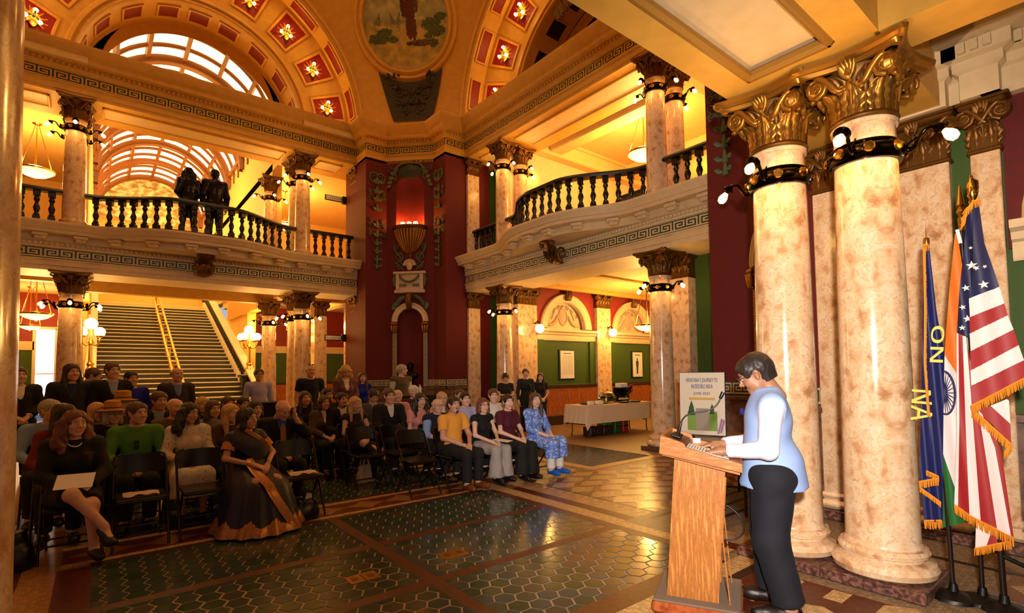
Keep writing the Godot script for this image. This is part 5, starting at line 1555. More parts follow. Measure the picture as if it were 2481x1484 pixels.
# ---- hall behind the right hand front ----
func bay_wall(o: Node3D, z: float, x0: float, x1: float) -> void:
	M("wall_red", Color(0.5, 0.09, 0.04), 0.6)
	for q in [[0.0, 0.28, "wainscot_dark", 0.1], [0.28, 1.08, "wainscot", 0.06], [1.08, 1.18, "wainscot_dark", 0.12]]:
		var m := MB.new()
		if q[2] == "wainscot":
			var n := int((x1 - x0) / 0.4)
			for k in n:
				var w := (x1 - x0) / n
				var b := MB.new()
				b.box(Vector3(x0 + (k + 0.5) * w, 0.68, z), Vector3(w - 0.012, 0.8, 0.1 + q[3]), 0.01); obj("wainscot_board", b, mt["wainscot"], o)
			continue
		m.box(Vector3((x0 + x1) / 2, (q[0] + q[1]) / 2, z), Vector3(x1 - x0, q[1] - q[0], 0.1 + q[3]), 0.01)
		obj("wainscot_rail", m, mt[q[2]], o)
	var m := MB.new()
	m.box(Vector3((x0 + x1) / 2, 1.87, z - 0.06), Vector3(x1 - x0, 1.4, 0.1)); m.box(Vector3(x0 + 0.13, 1.87, z), Vector3(0.26, 1.4, 0.1)); m.box(Vector3(x1 - 0.13, 1.87, z), Vector3(0.26, 1.4, 0.1))
	obj("green_panel", m, mt["green_paint"], o)
	m = MB.new()
	m.sweep([Vector2(x0, z), Vector2(x1, z)], prof([[0.04, 2.5], [0.06, 2.54], [0.06, 2.66], [0.1, 2.68], [0.12, 2.74], [0.18, 2.77], [0.18, 2.84], [0, 2.86]]))
	obj("cornice", m, mt["cream_paint"], o)
	m = MB.new()
	var c := (x0 + x1) / 2
	pierced(m, Vector3(x0, 0, z), Vector3.RIGHT, x1 - x0, 2.84, 4.2, [[c - x0, 0.8, 2.86, 2.92]], 0.16, Vector3.BACK)
	obj("red_wall", m, mt["wall_red"], o)
	m = MB.new(); m.box(Vector3(c, 3.4, z - 0.18), Vector3(1.8, 1.2, 0.04)); obj("lunette", m, mt["green_paint"], o)
	m = MB.new()
	var R := []
	for k in 25:
		var a := PI * k / 24
		var r := PackedVector3Array()
		for q in [[0.8, -0.1], [0.8, 0.03], [0.84, 0.05], [0.98, 0.05], [1.02, 0.08], [1.06, 0.08], [1.06, 0.0]]: r.append(Vector3(c - cos(a) * q[0], 2.88 + sin(a) * q[0], z + q[1]))
		R.append(r)
	m.rings(R); obj("archivolt", m, mt["cream_paint"], o)
	m = MB.new(); m.box(Vector3(c, 3.9, z + 0.1), Vector3(0.2, 0.34, 0.16), 0.03); m.box(Vector3(c, 4.07, z + 0.12), Vector3(0.27, 0.05, 0.2), 0.01)
	for s in [-0.05, 0.0, 0.05]: m.tube([Vector3(c + s, 3.76, z + 0.16), Vector3(c + s * 1.2, 3.9, z + 0.21), Vector3(c + s, 4.02, z + 0.18)], 0.03, 6)
	obj("keystone", m, mt["gilt_dark"], o)
	m = MB.new()   # shield with ribbons
	m.lathe(P([0, 0.05, 0.1, 0.045, 0.15, 0.02, 0.17, 0.05, 0.21, 0.04, 0.24, 0]), 20)
	var e := MB.new(); e.add(m, Transform3D(Basis(Vector3(0.9, 0, 0), Vector3(0, 0, 1), Vector3(0, -1.25, 0)), Vector3(c, 3.26, z - 0.155)))
	for s in [-1.0, 1.0]:
		spiral(e, Vector3(c + s * 0.17, 3.54, z - 0.12), 0.07, s, 1.4, 0.018); spiral(e, Vector3(c + s * 0.4, 3.42, z - 0.13), 0.07, -s, 1.3, 0.014); spiral(e, Vector3(c + s * 0.56, 3.3, z - 0.13), 0.06, s, 1.3, 0.012)
		e.tube(bezier(Vector3(c + s * 0.22, 3.3, z - 0.13), Vector3(c + s * 0.35, 3.0, z - 0.12), Vector3(c + s * 0.5, 2.96, z - 0.12), Vector3(c + s * 0.74, 2.99, z - 0.13)), [0.03, 0.04, 0.045, 0.05, 0.05, 0.05, 0.045, 0.045, 0.04, 0.035, 0.02], 6)
		e.tube(bezier(Vector3(c + s * 0.25, 3.5, z - 0.13), Vector3(c + s * 0.4, 3.55, z - 0.12), Vector3(c + s * 0.38, 3.25, z - 0.12), Vector3(c + s * 0.5, 3.16, z - 0.13)), 0.016, 5)
	e.lathe(P([0, 3.62, 0.06, 3.6, 0.1, 3.56, 0.04, 3.5]), 10, Vector3(c, 0, z - 0.14), 1, 0.5)
	obj("shield_relief", e, mt["pale_plaster"], o)

func right_hall() -> void:
	var o := struct("wall_right_hall", null, null)
	bay_wall(o, -11.25, 9.97, 12.46); bay_wall(o, -11.25, 13.16, 15.65); bay_wall(o, -11.25, 16.3, 18.8)
	pilaster(Vector3(12.81, 0, -11.22), 0.0, 0.66, H1 + 0.1, "golden marble pilaster between the two green arched panels", 0.2)
	pilaster(Vector3(15.98, 0, -11.22), 0.0, 0.64, H1 + 0.1, "golden marble pilaster right of the second green panel", 0.2)
	wall("wall_hall_back", Vector3(8.9, 0, -11.55), Vector3(19.0, 9, -11.55), 0.3, "cream_paint")
	wall("wall_hall_front", Vector3(9.9, 0, -6.0), Vector3(19.0, 4.4, -6.0), 0.3, "green_paint")
	wall("wall_hall_end", Vector3(19.0, 0, -15), Vector3(19.0, 9, -3.5), 0.3, "cream_paint")
	wall("wall_recess", Vector3(10.0, 0, -13.4), Vector3(10.0, 4.3, -11.6), 0.2, "green_paint")
	wall("wall_recess", Vector3(8.5, 0, -13.2), Vector3(10.0, 9, -13.2), 0.2, "green_paint")
	wall("wall_recess", Vector3(9.85, 0, -6.0), Vector3(9.85, 4.3, -4.0), 0.2, "green_paint")
	wall("wall_recess", Vector3(8.5, 0, -4.35), Vector3(9.9, 9, -4.35), 0.2, "green_paint")
	wall("wall_upper_end", Vector3(10.2, 5, -13.4), Vector3(10.2, 8.6, -12.2), 0.2, "ceiling_paint")
	wall("wall_upper_side", Vector3(9.9, 5, -3.6), Vector3(19.0, 8.6, -3.6), 0.3, "ceiling_paint")
	var m := MB.new()
	m.box(Vector3(14.2, 4.55, -8.7), Vector3(10.6, 0.8, 10.4)); struct("floor_upper", m, mt["ceiling_paint"])
	m = MB.new()
	for q in [[9.3, -8.77, 0.2, 4.2], [14.3, -9.2, 9.4, 0.12]]: m.box(Vector3(q[0], 4.12, q[1]), Vector3(q[2], 0.1, q[3]), 0.02)
	m.box(Vector3(14.3, 4.1, -11.0), Vector3(9.4, 0.16, 0.2), 0.04)
	struct("ceiling_trim", m, mt["ochre_paint"])
	m = MB.new(); m.box(Vector3(14.2, 8.75, -8.7), Vector3(10.6, 0.3, 10.8)); struct("ceiling_right", m, mt["ceiling_paint"])
	m = MB.new()
	for z in [-11.3, -6.2]: m.box(Vector3(14.3, 8.35, z), Vector3(9.6, 0.5, 0.5), 0.03); m.box(Vector3(14.3, 8.56, z), Vector3(9.6, 0.1, 0.7), 0.03)
	for x in [10.7, 14.2, 17.6]: m.box(Vector3(x, 8.38, -8.75), Vector3(0.5, 0.44, 4.8), 0.03); m.box(Vector3(x, 8.4, -12.3), Vector3(0.4, 0.4, 1.8), 0.03)
	struct("ceiling_right_beams", m, mt["ceiling_paint"])
	pendant(Vector3(11.3, 8.58, -8.3), 1.2, 0.42, "glass bowl pendant over the right hand balcony", 30.0)
	pendant(Vector3(12.6, 4.15, -9.3), 1.25, 0.36, "glass bowl pendant hanging over the buffet table", 17.0)
	omni("unseen_hall_light", Vector3(16.5, 3.3, -9.0), WARM, 10.0 * LAMP, 0.2)  # unseen lamps with no fixture, placed to light the far part of the hall
	omni("unseen_hall_light", Vector3(16.5, 7.5, -9.0), WARM, 14.0 * LAMP, 0.2)
	for q in [[9.8, "the far right hand pilaster"], [12.98, "the pilaster between the green panels"]]:
		var t := thing("globe_sconce", "glowing globe sconce on " + q[1], "lamp", Vector3(q[0], 2.86, -11.1))
		m = MB.new(); m.lathe(P([0, 0.02, 0.05, 0.02, 0.06, 0.0]), 10, Vector3(0, 0.1, 0)); m.tube([Vector3(0, 0.1, 0), Vector3(0, 0.16, 0.12), Vector3(0, 0.08, 0.2)], 0.018, 6)
		obj("bracket", m, mt["bronze_ring"], t)
		m = MB.new(); var pr := []
		for i in 11: pr.append(Vector2(sin(PI * i / 10) * 0.13, -cos(PI * i / 10) * 0.13))
		m.lathe(pr, 18, Vector3(0, -0.06, 0.2)); obj("globe", m, mt["globe"], t)
		omni("sconce_light", Vector3(q[0], 2.8, -10.72), WARM, 1.3, 0.12)
	# framed prints
	for q in [[11.2, 0], [14.62, 1]]:
		var t := thing("framed_print", ["framed white print of text on the green wall, left of the buffet", "framed print of a standing figure on the green wall above the buffet"][q[1]], "picture", Vector3(q[0], 1.78, -11.24))
		m = MB.new(); m.box(Vector3(0, 0, 0), Vector3(0.66 - 0.06 * q[1], 0.92, 0.05), 0.01); obj("frame", m, mt["black_metal"], t)
		m = MB.new(); m.box(Vector3(0, 0, 0.027), Vector3(0.58 - 0.06 * q[1], 0.84, 0.006)); obj("sheet", m, mt["paper"], t)
		m = MB.new()
		if q[1] == 0:
			for k in 14:
				for j in 4: m.box(Vector3(-0.17 + j * 0.115, 0.26 - k * 0.042, 0.031), Vector3(0.085, 0.008, 0.002))
			m.box(Vector3(0, 0.34, 0.031), Vector3(0.34, 0.02, 0.002))
		else:
			m.box(Vector3(0, 0.33, 0.031), Vector3(0.3, 0.025, 0.002)); m.lathe(P([0, -0.32, 0.04, -0.32, 0.05, -0.1, 0.075, 0.05, 0.06, 0.12, 0.02, 0.14, 0.035, 0.18, 0.02, 0.22, 0, 0.23]), 10, Vector3(-0.02, 0, 0.03), 1, 0.05)
		obj("print", m, M("ink_grey", Color(0.2, 0.22, 0.25), 0.7), t)
	var sg := MB.new(); sg.box(Vector3(9.74, 2.0, -4.72), Vector3(0.02, 0.16, 0.12), 0.004)
	tag(obj("wall_plate", sg, M("rust_plate", Color(0.5, 0.16, 0.04), 0.6)), "small rust coloured plate high on the green wall beside the red corner", "plate")
	# dark framed case on the upper floor behind the balustrade
	var cs := thing("display_case", "dark framed display case standing behind the right hand balustrade", "case", Vector3(10.6, 5.0, -8.1), PI / 2)
	m = MB.new(); m.box(Vector3(0, 0.55, 0), Vector3(0.9, 1.1, 0.3), 0.02); obj("case", m, mt["statue_bronze"], cs)
	m = MB.new(); m.box(Vector3(0, 0.65, -0.16), Vector3(0.75, 0.7, 0.02), 0.005); obj("panel", m, mt["rail_iron"], cs)
	# barrel vault behind the arch: dark, with netted balloon shapes
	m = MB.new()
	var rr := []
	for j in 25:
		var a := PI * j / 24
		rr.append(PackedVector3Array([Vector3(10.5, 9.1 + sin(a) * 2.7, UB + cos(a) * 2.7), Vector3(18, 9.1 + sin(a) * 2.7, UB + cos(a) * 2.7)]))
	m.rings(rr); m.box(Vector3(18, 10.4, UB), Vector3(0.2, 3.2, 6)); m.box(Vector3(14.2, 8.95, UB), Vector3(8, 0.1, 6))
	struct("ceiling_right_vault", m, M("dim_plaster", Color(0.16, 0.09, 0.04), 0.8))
	for q in [[12.6, 10.0, -10.2, 0.75], [12.9, 10.9, -9.2, 0.7], [12.6, 9.8, -8.4, 0.6]]:
		var t := thing("plaster_balloon", "dim net-covered balloon shape hanging in the vault, " + ["far left one", "upper one", "near right one"][int(q[2] + 11) if q[2] > -10 else 0], "ornament", Vector3(q[0], q[1], q[2]))
		m = MB.new(); m.lathe(P([0.02, -q[3] * 1.3, q[3] * 0.3, -q[3] * 1.1, q[3] * 0.8, -q[3] * 0.4, q[3], q[3] * 0.2, q[3] * 0.8, q[3] * 0.75, 0.01, q[3]]), 20)
		obj("envelope", m, M("balloon_cloth", Color(0.42, 0.27, 0.12), 0.8), t)
		m = MB.new()
		for k in 10:
			var a := TAU * k / 10
			var pts := []
			for w in [[0.3, -1.1], [0.8, -0.4], [1.0, 0.2], [0.8, 0.75], [0.05, 1.0]]: pts.append(Vector3(cos(a) * w[0], w[1], sin(a) * w[0]) * q[3] * 1.01)
			m.tube(pts, 0.012, 4)
		for y in [-0.4, -0.1, 0.2, 0.5]:
			var pts := []
			for k in 25: pts.append(Vector3(cos(TAU * k / 24), 0, sin(TAU * k / 24)) * q[3] * 1.01 * sqrt(1.0 - pow((y - 0.2) / 1.25, 2)) + Vector3(0, y * q[3], 0))
			m.tube(pts, 0.012, 4)
		obj("net", m, M("net_cord", Color(0.1, 0.05, 0.03), 0.8), t)
	# ruffled drapery along the arch
	var dr := thing("ruffled_drapery", "row of ruffled fringed drapery under the top of the right hand arch", "drapery")
	for k in 5:
		m = MB.new(); rr = []
		var F := front("B")
		for i in 9:
			var r := PackedVector3Array()
			for j in 25:
				var a := deg_to_rad(118.0 - k * 9.0 - 8.0 * j / 24.0)
				r.append(arch_pt(F, 2.62 - 0.05 * i, 0.95 + 0.06 * sin(j * 1.9) * (0.4 + 0.6 * i / 8.0), a) + Vector3(0, -0.05 * absf(sin(j * 0.13 * 2)) * i / 4.0, 0))
			rr.append(r)
		m.rings(rr); obj("swag", m, M("drape_gold", Color(0.45, 0.3, 0.12), 0.8), dr)

# ---- near hall: soffit, ceiling and right wall close to the viewer ----
func near_hall() -> void:
	var o := struct("trim_5", null, null)
	var m := MB.new()
	# beam over the near columns, with a recessed panel in its soffit
	var x0 := -4.0; var x1 := 6.2; var z0 := -2.27; var z1 := -1.12
	var px0 := -0.1; var px1 := 4.2; var pz0 := -2.03; var pz1 := -1.36
	for q in [[x0, z0, x1, pz0], [x0, pz1, x1, z1], [x0, pz0, px0, pz1], [px1, pz0, x1, pz1]]:
		m.box(Vector3((q[0] + q[2]) / 2, H1 + 0.33, (q[1] + q[3]) / 2), Vector3(q[2] - q[0], 0.62, q[3] - q[1]))
	obj("beam", m, mt["ochre_paint"], o)
	m = MB.new(); m.box(Vector3(2.05, H1 + 0.2, -1.7), Vector3(4.4, 0.2, 0.8)); obj("soffit_panel", m, mt["cream_paint"], o)
	m = MB.new()
	for q in [[px0, pz0, px1, pz0 + 0.07], [px0, pz1 - 0.07, px1, pz1], [px1 - 0.07, pz0, px1, pz1]]:
		m.box(Vector3((q[0] + q[2]) / 2, H1 + 0.04, (q[1] + q[3]) / 2), Vector3(q[2] - q[0], 0.09, q[3] - q[1]), 0.025)
		m.box(Vector3((q[0] + q[2]) / 2, H1 + 0.01, (q[1] + q[3]) / 2), Vector3(q[2] - q[0] - 0.02, 0.03, maxf(0.03, q[3] - q[1] - 0.03)), 0.012)
	obj("soffit_frame", m, mt["gilt_paint"] if mt.has("gilt_paint") else M("gilt_paint", Color(0.55, 0.38, 0.12), 0.5), o)
	m = MB.new()   # beam running back from the big columns, and the lower one towards the wall
	m.box(Vector3(4.5, H1 + 0.33, 2.5), Vector3(0.42, 0.62, 7.3)); m.box(Vector3(5.5, H1 + 0.25, -1.7), Vector3(1.5, 0.45, 1.1), 0.01)
	obj("beam", m, mt["ochre_paint"], o)
	m = MB.new(); m.box(Vector3(1.2, 4.75, 2.5), Vector3(14, 0.12, 7.6)); struct("ceiling", m, mt["ceiling_paint"])
	m = MB.new()   # coffer mouldings above the frame
	for k in 3:
		var e := 0.18 + 0.12 * k
		for q in [[4.29 - e, -0.95 + e, 4.29 - e + 0.06, 6.0], [-3.0, -1.05 + e, 4.29 - e + 0.06, -1.05 + e + 0.06]]: m.box(Vector3((q[0] + q[2]) / 2, 4.6 + 0.04 * k, (q[1] + q[3]) / 2), Vector3(q[2] - q[0], 0.16, q[3] - q[1]), 0.02)
	for k in 14: m.box(Vector3(3.82, 4.6, -0.5 + k * 0.14), Vector3(0.09, 0.1, 0.07)); m.box(Vector3(3.7 - k * 0.14, 4.6, -0.58), Vector3(0.07, 0.1, 0.09))
	struct("ceiling_coffer", m, mt["ochre_paint"])
	# stepped, dentilled cornice over the right wall pilasters
	m = MB.new()
	var path := []
	for q in [[6.12, -2.3], [6.12, -1.66], [5.98, -1.66], [5.98, -1.08], [6.12, -1.08], [6.12, -0.98], [5.98, -0.98], [5.98, -0.72], [6.12, -0.72], [6.12, 6.0]]: path.append(Vector2(q[0], q[1]))
	m.sweep(path, prof([[-0.3, H1], [0.0, H1], [0.0, 4.2], [0.04, 4.22], [0.04, 4.3], [0.1, 4.32], [0.1, 4.44], [0.26, 4.46], [0.28, 4.56], [0.36, 4.6], [0.36, 4.7]]))
	for i in path.size() - 1:
		var a: Vector2 = path[i]; var b: Vector2 = path[i + 1]
		var d := (b - a).normalized(); var n := Vector2(-d.y, d.x)
		for k in int(minf(a.distance_to(b), 2.0) / 0.085):
			var q := a + d * (0.045 + k * 0.085) + n * 0.12
			m.box(Vector3(q.x, 4.38, q.y), Vector3(0.05, 0.09, 0.05))
	obj("cornice", m, mt["cream_paint"], o)
	# right wall in bands
	var w := struct("wall_right", null, null)
	var zs := [-2.35, -1.14, -0.94, 7.0]
	for i in 3:
		var a: float = zs[i]; var b: float = zs[i + 1]
		m = MB.new(); m.box(Vector3(6.4, 2.1, (a + b) / 2), Vector3(0.3, 4.2, b - a))
		obj("wall_face", m, mt["red_paint"] if i == 0 else mt["green_paint"], w)
		m = MB.new(); m.box(Vector3(6.36, 0.58, (a + b) / 2), Vector3(0.3, 1.16, b - a)); m.box(Vector3(6.34, 1.14, (a + b) / 2), Vector3(0.3, 0.08, b - a), 0.01)
		obj("wainscot", m, mt["wain_marble"], w)
	fret(w, Vector3(6.23, 1.2, -2.35), Vector3(6.23, 1.2, -1.14), 0.28, Vector3.UP, Vector3(-1, 0, 0), mt["pale_plaster"], mt["green_key"], 0.4)
	m = MB.new(); m.box(Vector3(6.24, 3.3, 1.6), Vector3(0.04, 1.36, 4.7)); obj("red_wall", m, mt["red_paint"], w)
	m = MB.new(); m.sweep([Vector2(6.22, -0.72), Vector2(6.22, 4.0)], prof([[0.04, 2.5], [0.06, 2.54], [0.06, 2.66], [0.1, 2.68], [0.12, 2.74], [0.18, 2.77], [0.18, 2.84], [0, 2.86]])); obj("string_course", m, mt["cream_paint"], w)
	m = MB.new()
	var R := []
	for k in 25:
		var an := PI * k / 24
		var r := PackedVector3Array()
		for q in [[0.62, 0.0], [0.62, 0.06], [0.7, 0.05], [0.78, 0.05], [0.8, 0.09], [0.85, 0.09], [0.86, 0.0]]: r.append(Vector3(6.22 - q[1], 2.86 + sin(an) * q[0], 0.2 - cos(an) * q[0]))
		R.append(r)
	m.rings(R); obj("archivolt", m, mt["cream_paint"], w)
	m = MB.new()
	var f0 := PackedVector3Array(); var f1 := PackedVector3Array()
	for k in 25: f0.append(Vector3(6.215, 2.86, 0.2 - cos(PI * k / 24) * 0.63)); f1.append(Vector3(6.215, 2.86 + sin(PI * k / 24) * 0.63, 0.2 - cos(PI * k / 24) * 0.63))
	m.rings([f0, f1]); obj("arch_field", m, mt["cream_paint"], w)
	# archway surround on the near right corner pier, seen past the left near column
	m = MB.new()
	m.box(Vector3(7.3, 2.1, -3.18), Vector3(0.18, 4.2, 0.18), 0.0, Basis(Vector3.UP, PI / 4))
	# unseen back and left of this hall
	wall("wall_near_left", Vector3(-4.0, 0, -2.0), Vector3(-4.0, 4.8, 7.0), 0.3, "cream_paint")
	wall("wall_near_back", Vector3(-4.0, 0, 7.0), Vector3(6.5, 4.8, 7.0), 0.3, "cream_paint")
	# unseen gallery over this hall, its end window placed to light the opposite fronts
	wall("wall_gallery_left", Vector3(-2.2, 4.8, -2.0), Vector3(-2.2, 9.0, 7.0), 0.3, "ceiling_paint"); wall("wall_gallery_right", Vector3(6.4, 4.8, -2.0), Vector3(6.4, 9.0, 7.0), 0.3, "ceiling_paint"); wall("wall_gallery_end", Vector3(-2.2, 4.8, 7.0), Vector3(6.4, 9.0, 7.0), 0.3, "ceiling_paint")
	m = MB.new(); m.box(Vector3(2.1, 8.9, 2.5), Vector3(9, 0.2, 9.4)); struct("ceiling_gallery", m, mt["ceiling_paint"])
	m = MB.new(); m.box(Vector3(2.1, 7.0, 6.82), Vector3(5.0, 2.8, 0.02)); struct("unseen_window_3", m, mt["window_glass"])  # unseen glowing pane behind the gallery light

# ---- figures: smooth fields meshed as surface nets ----
# a bone: [a, b, ra, rb, depth factor, blend, flat end, negative]
func bone(a: Vector3, b: Vector3, ra: float, rb: float, sz := 1.0, k := 0.03, flat := false, neg := false) -> Array: return [a, b, ra, rb, sz, k, flat, neg]
func field(bones: Array, cell: float, clips := [], wav := 0.0, wf := 60.0) -> MB:
	var lo := Vector3(1e9, 1e9, 1e9); var hi := -lo
	for q in bones:
		if q[7]: continue
		var r: float = maxf(q[2], q[3]) + 0.012 + wav
		for p in [q[0], q[1]]:
			lo = lo.min(p - Vector3(r, r, r)); hi = hi.max(p + Vector3(r, r, r))
	lo -= Vector3.ONE * cell * 2; hi += Vector3.ONE * cell * 2
	var nx := int((hi.x - lo.x) / cell) + 2; var ny := int((hi.y - lo.y) / cell) + 2; var nz := int((hi.z - lo.z) / cell) + 2
	var F := PackedFloat32Array(); F.resize(nx * ny * nz); F.fill(0.5)
	for q in bones:
		var sz: float = q[4]; var k: float = q[5]; var flat: bool = q[6]; var neg: bool = q[7]
		var a: Vector3 = q[0]; var b: Vector3 = q[1]; var ra: float = q[2]; var rb: float = q[3]
		var m := maxf(ra, rb) * maxf(1.0, sz) + k + cell * 2 + wav
		var mn := ((a.min(b) - lo - Vector3(m, m, m)) / cell).floor(); var mx := ((a.max(b) - lo + Vector3(m, m, m)) / cell).ceil()
		var aa := Vector3(a.x, a.y, a.z / sz); var ab := Vector3(b.x, b.y, b.z / sz) - aa
		var il := 1.0 / maxf(1e-8, ab.length_squared())
		var dir := (b - a).normalized(); var db := b.dot(dir)
		for iz in range(maxi(0, int(mn.z)), mini(nz, int(mx.z) + 1)):
			for iy in range(maxi(0, int(mn.y)), mini(ny, int(mx.y) + 1)):
				var o := (iz * ny + iy) * nx
				for ix in range(maxi(0, int(mn.x)), mini(nx, int(mx.x) + 1)):
					var p := lo + Vector3(ix, iy, iz) * cell
					var w := Vector3(p.x, p.y, p.z / sz) - aa
					var t := clampf(w.dot(ab) * il, 0.0, 1.0)
					var d := (w - ab * t).length() - (ra + (rb - ra) * t)
					if flat: d = maxf(d, p.dot(dir) - db)
					var e := F[o + ix]
					if neg:
						var h := maxf(k - absf(e + d), 0.0) / k
						F[o + ix] = maxf(e, -d) + h * h * k * 0.25
					else:
						var h := maxf(k - absf(e - d), 0.0) / k
						F[o + ix] = minf(e, d) - h * h * k * 0.25
	for iz in nz:
		for iy in ny:
			var o := (iz * ny + iy) * nx
			for ix in nx:
				var e := F[o + ix]
				if e > 0.06 or e < -0.06: continue
				var p := lo + Vector3(ix, iy, iz) * cell
				if wav > 0.0: e += wav * sin(p.x * wf + sin(p.y * wf * 0.5) * 1.5) * sin(p.z * wf * 0.9 + p.y * wf * 0.35)
				F[o + ix] = e
	for c in clips:   # keep the side the normal points away from
		for iz in nz:
			for iy in ny:
				var o := (iz * ny + iy) * nx
				for ix in nx: F[o + ix] = maxf(F[o + ix], (lo + Vector3(ix, iy, iz) * cell).dot(c[0]) - c[1])
	var M_ := MB.new()
	var id := PackedInt32Array(); id.resize(nx * ny * nz); id.fill(-1)
	var st := [0, 1, nx, nx + 1, nx * ny, nx * ny + 1, nx * ny + nx, nx * ny + nx + 1]
	for iz in nz - 1:
		for iy in ny - 1:
			var o := (iz * ny + iy) * nx
			for ix in nx - 1:
				var i := o + ix
				var f0 := F[i] < 0.0
				if f0 == (F[i + 1] < 0.0) and f0 == (F[i + st[2]] < 0.0) and f0 == (F[i + st[3]] < 0.0) and f0 == (F[i + st[4]] < 0.0) and f0 == (F[i + st[5]] < 0.0) and f0 == (F[i + st[6]] < 0.0) and f0 == (F[i + st[7]] < 0.0): continue
				var s := Vector3.ZERO; var n := 0
				for e in EDG:
					var u := F[i + st[e[0]]]; var w := F[i + st[e[1]]]
					if (u < 0.0) != (w < 0.0):
						var t := u / (u - w)
						s += Vector3(e[0] & 1, (e[0] >> 1) & 1, e[0] >> 2).lerp(Vector3(e[1] & 1, (e[1] >> 1) & 1, e[1] >> 2), t); n += 1
				id[i] = M_.v.size()
				M_.v.append(lo + (Vector3(ix, iy, iz) + s / n) * cell)
	M_.c.resize(M_.v.size()); M_.c.fill(Color.WHITE); M_.t.resize(M_.v.size())
	var ax := [[1, nx, nx * ny], [nx, nx * ny, 1], [nx * ny, 1, nx]]
	for iz in range(1, nz - 1):
		for iy in range(1, ny - 1):
			var o := (iz * ny + iy) * nx
			for ix in range(1, nx - 1):
				var i := o + ix
				if id[i] < 0 and id[i - 1] < 0 and id[i - nx] < 0 and id[i - nx * ny] < 0 and id[i - 1 - nx] < 0: 
					if id[i - nx - nx * ny] < 0 and id[i - 1 - nx * ny] < 0: continue
				var f0 := F[i] < 0.0
				for a in ax:
					var f1 := F[i + a[0]] < 0.0
					if f0 == f1: continue
					var q0 := id[i - a[1] - a[2]]; var q1 := id[i - a[2]]; var q2 := id[i]; var q3 := id[i - a[1]]
					if q0 < 0 or q1 < 0 or q2 < 0 or q3 < 0: continue
					if f0: M_.f.append_array(PackedInt32Array([q0, q1, q2, q0, q2, q3]))
					else: M_.f.append_array(PackedInt32Array([q0, q2, q1, q0, q3, q2]))
	return M_
const EDG := [[0, 1], [2, 3], [4, 5], [6, 7], [0, 2], [1, 3], [4, 6], [5, 7], [0, 4], [1, 5], [2, 6], [3, 7]]

# joints of a pose; x > 0 is the figure's left, it faces +z
func joints(pose: String, f: bool) -> Dictionary:
	var sw := 0.165 if f else 0.19
	var J := {}
	if pose.begins_with("stand"):
		J = {pel = V(0, 0.95, 0), wai = V(0, 1.1, 0.0), che = V(0, 1.3, -0.01), nek = V(0, 1.46, -0.02), hed = V(0, 1.63, 0.015)}
		for s in [1, -1]:
			var k := "l" if s > 0 else "r"
			J["sh" + k] = V(s * sw, 1.41, -0.02); J["hp" + k] = V(s * 0.09, 0.9, 0); J["kn" + k] = V(s * 0.1, 0.5, 0.02); J["an" + k] = V(s * 0.11, 0.08, -0.02); J["to" + k] = V(s * 0.14, 0.035, 0.13)
			J["el" + k] = V(s * (sw + 0.06), 1.13, -0.04); J["wr" + k] = V(s * (sw + 0.06), 0.89, 0.04)
			if pose == "stand_fold": J["el" + k] = V(s * (sw + 0.07), 1.14, 0.0); J["wr" + k] = V(s * 0.07, 1.0, 0.2)
			if pose == "stand_phone": J["el" + k] = V(s * (sw + 0.05), 1.14, 0.02); J["wr" + k] = V(s * 0.08, 1.16, 0.24)
	else:
		J = {pel = V(0, 0.54, -0.03), wai = V(0, 0.7, -0.05), che = V(0, 0.9, -0.06), nek = V(0, 1.055, -0.06), hed = V(0, 1.215, -0.02)}
		for s in [1, -1]:
			var k := "l" if s > 0 else "r"
			J["sh" + k] = V(s * sw, 1.0, -0.06); J["hp" + k] = V(s * 0.095, 0.53, -0.01); J["kn" + k] = V(s * 0.115, 0.51, 0.41); J["an" + k] = V(s * 0.11, 0.09, 0.4); J["to" + k] = V(s * 0.13, 0.04, 0.55)
			J["el" + k] = V(s * (sw + 0.07), 0.74, 0.03); J["wr" + k] = V(s * 0.075, 0.64, 0.25)
		if pose == "sit_cross":
			J.knr = V(-0.06, 0.6, 0.4); J.anr = V(0.16, 0.3, 0.55); J.tor = V(0.2, 0.17, 0.64); J.knl = V(0.08, 0.49, 0.42)
		if pose == "sit_brow":   # one hand to the forehead
			J.ell = V(0.28, 0.86, 0.14); J.wrl = V(0.13, 1.08, 0.17); J.hed = V(0, 1.18, 0.05)
	return J
func torso(J: Dictionary, f: bool, g: float, st := 1.0) -> Array:
	var a := 0.9 if f else 1.0
	var o := [bone(J.pel, J.wai, 0.15 * st + g, 0.122 * a * st + g, 0.74, 0.05), bone(J.wai, J.che, 0.122 * a * st + g, 0.14 * a * st + g, 0.72, 0.05), bone(J.che, J.nek - V(0, 0.05, 0), 0.138 * a + g, 0.085 + g, 0.72, 0.06),
		bone(J.hpl, J.hpr, 0.1 + g, 0.1 + g, 0.95, 0.05), bone(J.shl, J.shr, 0.062 + g, 0.062 + g, 0.9, 0.06), bone(J.nek - V(0, 0.04, 0), J.nek + V(0, 0.03, 0.004), 0.068 + g * 0.6, 0.054 + g * 0.6, 1.0, 0.05)]
	if f:
		for s in [1, -1]: o.append(bone(J.che + V(s * 0.065, -0.03, 0.085), J.che + V(s * 0.065, -0.05, 0.09), 0.058 + g * 0.6, 0.056 + g * 0.6, 1.0, 0.05))
	return o
